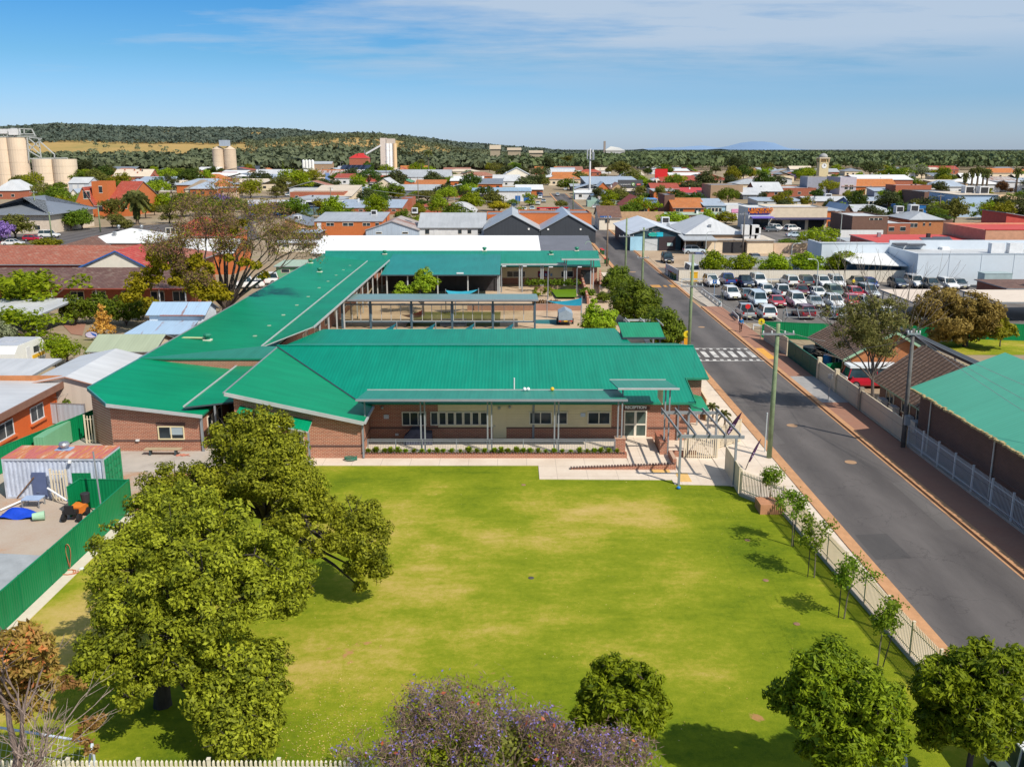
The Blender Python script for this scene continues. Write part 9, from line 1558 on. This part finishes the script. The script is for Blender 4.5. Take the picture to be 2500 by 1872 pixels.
rvp=(32.6,83.3);rv=car(rvp,'kombi','red','red and white van parked nose out behind the cream fence',R(-90),None);m=MB();m.slab([(-.82,-2.2,2.12),(.82,-2.2,2.12),(.86,2.3,2.12),(-.86,2.3,2.12)],.22);o=m.build('roof',plain((.70,.76,.80),.4,.05));o.parent=rv;o.location=(0,0,0)
m=MB();m.box(-.96,.96,-2.48,-2.40,.95,1.12);o=m.build('front_panel',WHITE);o.parent=rv;o.location=(0,0,0)
q=onz('K',1860,1620);wv=car((17.4,26.5),'van','white','white van mostly hidden by the corner ash tree',0,None)
power_pole((17.98,62.7),9.6,POLEG,'pale green timber pole standing by the school forecourt',((.7,2.2),));power_pole((18.3,95.5),10.7,POLEG,'green timber pole with long crossarm at the crossing',((3.2,2.3),));power_pole((18.3,132),10.5,POLEG,'mottled green timber pole past the hedge trees',((4.2,1.6),(.4,1.2)));power_pole((18.3,152),10.4,POLEG,'green timber pole with crossarm before the workshop',((2.9,2.4),));power_pole((17.55,174.6),9.3,POLEB,'brown timber pole beside the red topped bins',((.5,1.4),));power_pole((28.3,65.1),8.8,POLEGREY,'dark weathered pole leaning by the palisade fence',((.35,.9),),False,'timber power poles',.15,-.12)
m=MB();m.obox((28.3,64.85,2.2),(.35,.25,.7));tag(m.build('meter_box',plain((.3,.32,.33),.6)),'grey meter box strapped to the dark pole','meter box')
for(s,x,yb,yt,mt,lb)in(('A',315,1060,730,POLEG,'green timber pole before the slate hall'),('A',428,1120,905,POLEG,'short green pole beside the white four wheel drive'),('A',830,1070,845,POLEG,'green pole with street name sign by the church'),('A',962,920,700,POLEB,'slim brown pole in front of the church'),('B',705,745,565,POLEB,'brown pole in front of the blue grey roof'),('B',1163,580,350,POLEGREY,'tall grey pole before the cream gable'),('B',1425,720,480,POLEB,'brown pole before the olive crown'),('C',672,720,410,POLEG,'green pole at the main street corner'),('C',925,640,515,POLEB,'pole in front of the dark blue hip roof'),('C',1062,620,470,POLEGREY,'grey pole left of the orange gable'),('C',2070,1050,705,POLEGREY,'dark pole in front of the cream garages'),('C',1885,750,610,POLEB,'brown pole beside the pale blue shop'),('C',1955,630,560,POLEGREY,'thin pole right of the pale blue shop'),('D',440,810,580,POLEGREY,'dark pole in front of the parapet shops'),('D',1445,740,610,POLEGREY,'grey pole in front of the brown store'),('D',1490,760,560,POLEB,'brown pole right of the grey one'),('D',1955,740,615,POLEB,'brown pole at the end of the blue clad store'),('D',1840,990,870,TRIM_D,'short dark post at the red roofed store'),('W',1720,900,450,POLEB,'brown pole among the jacaranda branches'),('U',1505,560,260,POLEGREY,'dark pole before the blue showroom')):
 q=onz(s,x,yb);power_pole((q.x,q.y),max(4,ony(s,x,yt,q.y).z),mt,lb,((.4,2.0),))
for(s,x,yb,yt,lb,sd)in(('D',672,1010,695,'tall dark street light left of the dark brick block',-1),('D',478,1410,1090,'pale light pole standing in the middle of the car park',-1),('D',855,1200,965,'thin light pole right of the round trees',-1),('D',270,1180,960,'thin light pole between two round trees',1),('D',2190,1290,1115,'curved light pole at the warehouse wall',-1),('D',1590,745,600,'curved street light before the blue clad store',-1),('D',1285,460,310,'pale green light mast right of the theatre',1),('D',1610,440,315,'tall light mast above the tan store',1),('D',1088,400,305,'light mast behind the theatre roof',1),('C',1765,1070,865,'slim pole beside the first round tree',1),('H',1505,500,345,'slim grey light pole in front of the brown tree',1),('B',630,500,400,'pale light pole in the car yard',1),('B',788,540,360,'tall pale light pole in the car yard',1),('B',1720,690,555,'blue grey light pole by the bright tree',-1),('C',218,690,500,'pale light pole in the rear car park',-1),('D',2085,440,330,'paired light mast near the lone palm',1)):
 q=onz(s,x,yb);street_light((q.x,q.y),max(3,ony(s,x,yt,q.y).z),lb,1.0,sd,plain((.45,.5,.5),.4))
q=onz('H',460,1285);m=MB();m.tube([(q.x,q.y,0),(q.x,q.y,2.9)],.045,8);m.lathe((q.x,q.y,2.9),[(.06,0),(.05,.08)],8);tag(m.build('signpost',plain((.5,.55,.56),.4)),'bare pale steel post beside the green timber pole','post')
P1,P2,P3,P4,P5,P6=(17.98,62.55,8.9),(18.3,95.4,10.0),(18.3,131.9,8.9),(18.3,151.9,9.0),(17.55,174.5,8.8),(28.2,65.0,8.4)
for dx in(-.9,0,.9):
 nm={-.9:'west',0:'middle',.9:'east'}[dx]
 cable((P1[0]+dx*.9,10,9.4),(P1[0]+dx,P1[1],P1[2]),.5,f'{nm} overhead wire running over the lawn to the forecourt pole',.006);cable((P1[0]+dx,P1[1],P1[2]),(P2[0]+dx,P2[1],P2[2]-2.4),.6,f'{nm} overhead wire from forecourt pole to crossing pole',.01);cable((P2[0]+dx,P2[1],P2[2]-2.4),(P3[0]+dx*.7,P3[1],P3[2]-2.4),.6,f'{nm} overhead wire from crossing pole to the mottled pole')
for k,(a,b,lb)in enumerate(((P6,(36,30,7.2),'upper pale service wire sweeping right from the dark pole'),(P6,(33,30,6.0),'middle pale service wire sweeping right from the dark pole'),(P6,(31.5,30,5.0),'lower pale service wire sweeping right from the dark pole'),((18.6,95.4,7.4),(30.5,90,2.9),'service wire dropping from crossing pole to the tile house'),((17.98,62.6,8.6),(28.2,65,8.2),'wire crossing the street to the dark pole'),(P6,(28.8,100,6.5),'wire from the dark pole back toward the green yard'),((18.3,131.9,8.6),(34,150,5.5),'stay wire from mottled pole over the car park'),((18.3,151.9,8.6),(30,176,6.5),'service wire to the teal workshop gable'))):cable(a,b,.8,lb,.016,plain((.35,.36,.37),.5)if k<4 else BLACK)
for(s,x0,y0,x1,y1,Y,lb)in(('B',1050,590,2190,690,330,'long thin wire across the middle of town'),('D',1160,635,2190,620,300,'long thin wire in front of the brown store'),('C',980,600,1330,610,330,'thin wire right of the comms tower')):
 cable(ony(s,x0,y0,Y),ony(s,x1,y1,Y),.6,lb,.05,plain((.3,.3,.31),.5))
def sign(p,h,shape,mat,label,text=None,tmat=None,size=.62,kind='street_sign',post=STEEL):
 r_=thing(kind,label,'sign',(p[0],p[1],0));m=MB();m.tube([(p[0],p[1],0),(p[0],p[1],h)],.035,8);m.build('post',post,r_);z=h-size*.5;y=p[1]-.06;m=MB();n=20
 pts=[(size*.5*math.cos(i*2*math.pi/n),size*.5*math.sin(i*2*math.pi/n))for i in range(n)]if shape=='o' else([(-size/2,-size/2),(size/2,-size/2),(size/2,size/2),(-size/2,size/2)]if shape=='s' else([(0,-size*.6),(size*.6,0),(0,size*.6),(-size*.6,0)]if shape=='d' else[(size*.5*math.cos(math.pi/8+i*math.pi/4),size*.5*math.sin(math.pi/8+i*math.pi/4))for i in range(8)]))
 m.poly([(p[0]+a,y,z+b)for a,b in pts]);m.poly([(p[0]+a,y+.025,z+b)for a,b in pts][::-1])
 for(a,b),(c,d)in zip(pts,pts[1:]+pts[:1]):m.poly([(p[0]+a,y+.025,z+b),(p[0]+c,y+.025,z+d),(p[0]+c,y,z+d),(p[0]+a,y,z+b)])
 pl_=m.build('plate',mat,r_)
 if text=='walker':
  m=MB();k=size/.62
  for a,b,c,d in((0,.05,.02,-.06),(.02,-.06,.10,-.2),(.02,-.06,-.09,-.18),(0,.05,.1,-.03),(0,.05,-.09,.0)):m.bar((p[0]+a*k,y-.012,z+b*k),(p[0]+c*k,y-.012,z+d*k),.045*k,.01)
  m.lathe((p[0]+.01,y-.012,z+.09*k),[(.02,0),(.05,.04),(.02,.09)],8);m.build('walking_figure',BLACK,pl_)
 elif text:lettering(text,(p[0],y-.01,z),size*.7,tmat or WHITE,pl_)
 return r_
SY=plain((.72,.55,.02),.5,.05)
q=onz('H',430,525);sign(q,2.5,'o',SY,'round yellow pedestrian crossing sign on the car park side','walker',None,.75);q=onz('G',752,550);sign((18.25,96.6),2.7,'o',SY,'round yellow pedestrian crossing sign beside the green pole','walker',None,.75);m=MB();m.box(17.95,18.6,96.5,96.55,1.2,1.9);tag(m.build('orange_plate',plain((.72,.33,.02),.5)),'orange plate below the yellow crossing sign by the pole','sign')
q=onz('H',118,248);sign(q,2.8,'s',BLUE,'blue parking sign with white P on a blue post','P',WHITE,.6,post=plain((.25,.4,.6),.5));q=onz('H',85,215);sign(q,2.6,'d',plain((.6,.6,.6),.5),'grey diamond sign seen from behind beside the parking sign',None,None,.7);q=onz('H',340,415);sign(q,2.5,'oct',RED,'red stop sign at the car park exit',None,None,.65);q=onz('H',888,935);sign(q,2.4,'s',plain((.45,.45,.44),.6),'small square parking sign on the brick footpath',None,None,.4)
q=onz('A',2142,785);sign(q,3.2,'d',plain((.72,.36,.02),.5),'orange diamond warning sign by the boat trailer',None,None,1.3)
for x,lb in((165,'dark timber bollard at the car park entrance, left'),(178,'dark timber bollard at the car park entrance, right')):q=onz('H',x,268);m=MB();m.tube([(q.x,q.y,0),(q.x,q.y,1.5)],.05,8);tag(m.build('bollard',plain((.12,.13,.11),.7)),lb,'bollard')
q=onz('H',158,300);m=MB();m.box(q.x-.15,q.x+.15,q.y-.15,q.y+.15,0,.75);tag(m.build('rail_end',plain((.4,.5,.5),.5)),'grey green end block of the entrance rail','bollard')
def bin_(p,body,lid,label,grp):
 r_=thing('wheelie_bin',label,'bin',(p[0],p[1],0),grp);m=MB();w0,w1=.24,.29;m.v+=[(p[0]-w0,p[1]-w0,.06),(p[0]+w0,p[1]-w0,.06),(p[0]+w0,p[1]+w0,.06),(p[0]-w0,p[1]+w0,.06),(p[0]-w1,p[1]-.34,.98),(p[0]+w1,p[1]-.34,.98),(p[0]+w1,p[1]+.36,.98),(p[0]-w1,p[1]+.36,.98)]
 for q in((0,3,2,1),(4,5,6,7),(0,1,5,4),(1,2,6,5),(2,3,7,6),(3,0,4,7)):m.f.append(q);m.m.append(0)
 m.build('body',body,r_);m=MB();m.slab([(p[0]-w1-.02,p[1]-.38,1.02),(p[0]+w1+.02,p[1]-.38,1.02),(p[0]+w1+.02,p[1]+.4,1.09),(p[0]-w1-.02,p[1]+.4,1.09)],.05);m.build('lid',lid,r_)
 for dx in(-.27,.27):m=MB();m.tube([(p[0]+dx-.03,p[1]+.28,.1),(p[0]+dx+.03,p[1]+.28,.1)],.1,8);m.build('wheel',TYRE,r_)
BG=plain((.02,.10,.035),.5)
for i in range(6):q=onz('C',1450+i*14,1215+i*11);bin_((q.x,q.y+.6),BG,RED if i<4 else plain((.5,.3,.02),.5),'green wheelie bin with red lid beside the white fence' if i<4 else 'green wheelie bin with amber lid beside the white fence','wheelie bins by the white fence')
for x,y,lb in((905,1045,'red lidded bin on the verge behind the back block'),(918,1055,'second red lidded bin behind the back block'),(942,1130,'red lidded bin beside the brown pole'),(955,1130,'green bin beside the brown pole')):q=onz('C',x,y);bin_((q.x,q.y),BG,RED if 'red' in lb else BG,lb,None)
q=onz('C',1665,1275);m=MB();m.box(q.x-.6,q.x+.6,q.y-.4,q.y+.5,0,1.5);m.slab([(q.x-.65,q.y-.45,1.6),(q.x+.65,q.y-.45,1.6),(q.x+.65,q.y+.55,1.75),(q.x-.65,q.y+.55,1.75)],.15);tag(m.build('donation_bin',plain((.75,.42,.02),.5)),'yellow collection bin beside the green pole','bin')
q=onz('C',1603,1200);m=MB();m.box(q.x-.35,q.x+.35,q.y-.1,q.y,0.6,1.9);m.box(q.x-.05,q.x+.05,q.y,q.y+.1,0,.8);tag(m.build('notice_board',CREAM_W),'small white notice board on the fence corner','sign')
def flag(base,top,label,txt,wmax):
 r_=thing('feather_flag',label,'flag',(base[0],base[1],0));a,b=Vector(base),Vector(top);m=MB();bend=lambda u:a.lerp(b,u)+Vector((0,0,.28*math.sin(math.pi*u)));pts=[bend(i/14)for i in range(15)];m.tube(pts,[.03-.0014*i for i in range(15)],6);m.build('pole',BLACK,r_)
 d=(b-a).normalized();side=Vector((d.z,0,-d.x)).normalized();m=MB();n=14;prev=None
 for i in range(3,n+1):
  u=i/n;p=bend(u);w_=wmax*(math.sin(math.pi*min(1,(u-.18)/.82*.92+.08))**.7)*(1.05-u*.55)
  if prev:m.poly([prev[0],prev[1],p+side*w_,p]);m.poly([prev[0]+Vector((0,.01,0)),p+Vector((0,.01,0)),p+side*w_+Vector((0,.01,0)),prev[1]+Vector((0,.01,0))])
  prev=(p,p+side*w_)
 c_=m.build('cloth',plain((.045,.012,.05),.6,.25,0,3),r_);ang=math.atan2(d.z,d.x)
 for i,ch in enumerate(txt):
  u=.36+.085*i;p=bend(u)+side*wmax*.42;lettering(ch,(p.x,p.y-.02,p.z),wmax*.75,plain((.62,.50,.75),.5),c_,'letter',(math.pi/2,0,0)if False else(math.pi/2,-(ang-math.pi/2),0))
b0=onz('X',40,1010);t0=ony('X',565,235,b0 .y-.3);flag(b0,t0,'dark purple feather flag behind the pergola corner','PEPCO'[1:4],.42);b1=onz('X',600,1560);b1=Vector((b1 .x+.1,b1 .y,0));t1=ony('X',1000,830,b1 .y+.6);flag(b1,t1,'narrow dark feather flag turned edge on at the cream fence','EP',.22)
def goal(a,b,h,dp,label):
 r_=thing('soccer_goal',label,'goal',(a[0],a[1],0));m=MB();a,b=Vector((a[0],a[1],0)),Vector((b[0],b[1],0));up=Vector((0,0,h));bk=Vector((0,-dp,0));
 for p,q in((a,a+up),(b,b+up),(a+up,b+up),(a+up,a+bk),(b+up,b+bk),(a+bk,b+bk),(a,a+bk),(b,b+bk)):m.tube([p,q],.045,8)
 m.build('frame',plain((.55,.62,.72),.4),r_);m=MB()
 for i in range(19):p=a.lerp(b,i/18);m.bar(p+up,p+bk,.008)
 for j in range(9):u=j/8;m.bar((a+up).lerp(a+bk,u),(b+up).lerp(b+bk,u),.008)
 m.build('net',OFFW,r_)
goal((-18.0,28.9),(-14.2,28.0),1.55,1.0,'white framed soccer goal under the gum tree');q=onz('K',1180,1600,.6);goal((11.2,27.9),(13.2,27.7),1.4,.7,'small netted soccer goal between the two ash trees')
def person(p,heading,label,shirt,trousers,hair,step=.28,h=1.75,sleeves=True):
 root=thing('person',label,'person',(p[0],p[1],.1));k=h/1.75
 def skin(name,verts,edges,rad,mat,root_i=0,sub=1):
  me=bpy.data.meshes.new(name);me.from_pydata([tuple(Vector(v)*k)for v in verts],edges,[]);o=bpy.data.objects.new(name,me);COL.objects.link(o);md=o.modifiers.new('skin','SKIN');md.use_smooth_shade=True
  for i,r in enumerate(rad):sv=me.skin_vertices[0].data[i];sv.radius=(r[0]*k,r[1]*k)if isinstance(r,tuple)else(r*k,r*k);sv.use_root=(i==root_i)
  s=o.modifiers.new('sub','SUBSURF');s.levels=sub;s.render_levels=sub;me.materials.append(mat);o.parent=root;return o
 f=step
 V=[(0,0,.95),(0,0,1.12),(0,.01,1.32),(0,.01,1.45),(0,.015,1.54),(0,.03,1.63),(0,.03,1.70),(.09,.02,.90),(.10,f*.55,.50),(.10,f*.55,.09),(.10,f*.55+.15,.05),(-.09,0,.90),(-.10,-f*.15,.50),(-.10,-f*1.0,.14),(-.10,-f*.85,.04),(.17,0,1.42),(.22,-.10,1.16),(.23,-.08,.93),(.23,-.06,.84),(-.17,0,1.42),(-.22,.08,1.16),(-.23,.20,.95),(-.23,.24,.87)]
 E_=[(0,1),(1,2),(2,3),(3,4),(4,5),(5,6),(0,7),(7,8),(8,9),(9,10),(0,11),(11,12),(12,13),(13,14),(3,15),(15,16),(16,17),(17,18),(3,19),(19,20),(20,21),(21,22)]
 RD=[(.15,.10),(.13,.10),(.16,.11),(.12,.09),.055,(.085,.10),(.07,.085),.09,.06,.042,.04,.09,.06,.042,.04,.06,.042,.03,(.038,.018),.06,.042,.03,(.038,.018)]
 for b,sg in((18,1),(22,-1)):
  x,y,z=V[b]
  for i in range(4):V.append((x+sg*.004,y+(-.024+.016*i),z-.075-(.012 if i in(1,2)else 0)));E_.append((b,len(V)-1));RD.append(.009)
  V.append((x-sg*.01,y+.045,z-.02));E_.append((b,len(V)-1));RD.append(.010)
 skin('body',V,E_,RD,SKIN)
 skin('shirt',[(0,0,.90),(0,0,1.12),(0,.01,1.32),(0,.01,1.46),(.18,0,1.42),(.225,-.10,1.14),(-.18,0,1.42),(-.225,.08,1.14)]+([(.232,-.08,.95),(-.232,.19,.97)]if sleeves else[]),[(0,1),(1,2),(2,3),(3,4),(4,5),(3,6),(6,7)]+([(5,8),(7,9)]if sleeves else[]),[(.17,.125),(.155,.12),(.185,.13),(.13,.10),.078,.056,.078,.056]+([.045,.045]if sleeves else[]),shirt)
 skin('trousers',[(0,0,.97),(.09,.02,.88),(.10,f*.55,.50),(.10,f*.55,.12),(-.09,0,.88),(-.10,-f*.15,.50),(-.10,-f*.98,.17)],[(0,1),(1,2),(2,3),(0,4),(4,5),(5,6)],[(.165,.12),.108,.076,.062,.108,.076,.062],trousers)
 skin('hair',[(0,.0,1.66),(0,-.01,1.73),(0,.04,1.755)],[(0,1),(1,2)],[(.08,.09),(.085,.095),(.06,.06)],hair)
 for(x,y,z)in((.10,f*.55+.05,.045),(-.10,-f*.92,.06)):m=MB();m.obox((x*k,y*k,z*k),(.1*k,.27*k,.09*k));o=m.build('shoe',BLACK);o.parent=root;o.location=(0,0,0)
 m=MB();m.obox((0,.13*k,1.615*k),(.03*k,.05*k,.04*k));
 for sx in(-.09,.09):m.obox((sx*k,.03*k,1.62*k),(.02*k,.04*k,.06*k))
 o=m.build('nose_and_ears',SKIN);o.parent=root;m=MB()
 for sx in(-.033,.033):m.obox((sx*k,.118*k,1.645*k),(.024*k,.02*k,.012*k))
 m.obox((0,.115*k,1.575*k),(.05*k,.02*k,.01*k));o=m.build('eyes_and_mouth',plain((.12,.05,.04),.6));o.parent=root
 root.rotation_euler=(0,0,heading);return root
q=onz('H',297,474);person(q,R(172),'man in bright blue shirt and brown trousers walking on the car park footpath',plain((.02,.20,.50),.8),plain((.13,.06,.045),.8),plain((.06,.04,.03),.8),.3,1.78)
q=onz('V',1005,262);person((q.x,q.y),R(30),'person in yellow vest and dark trousers standing among the parked cars',plain((.75,.58,.03),.7),plain((.015,.015,.02),.8),plain((.10,.07,.05),.8),.08,1.75)
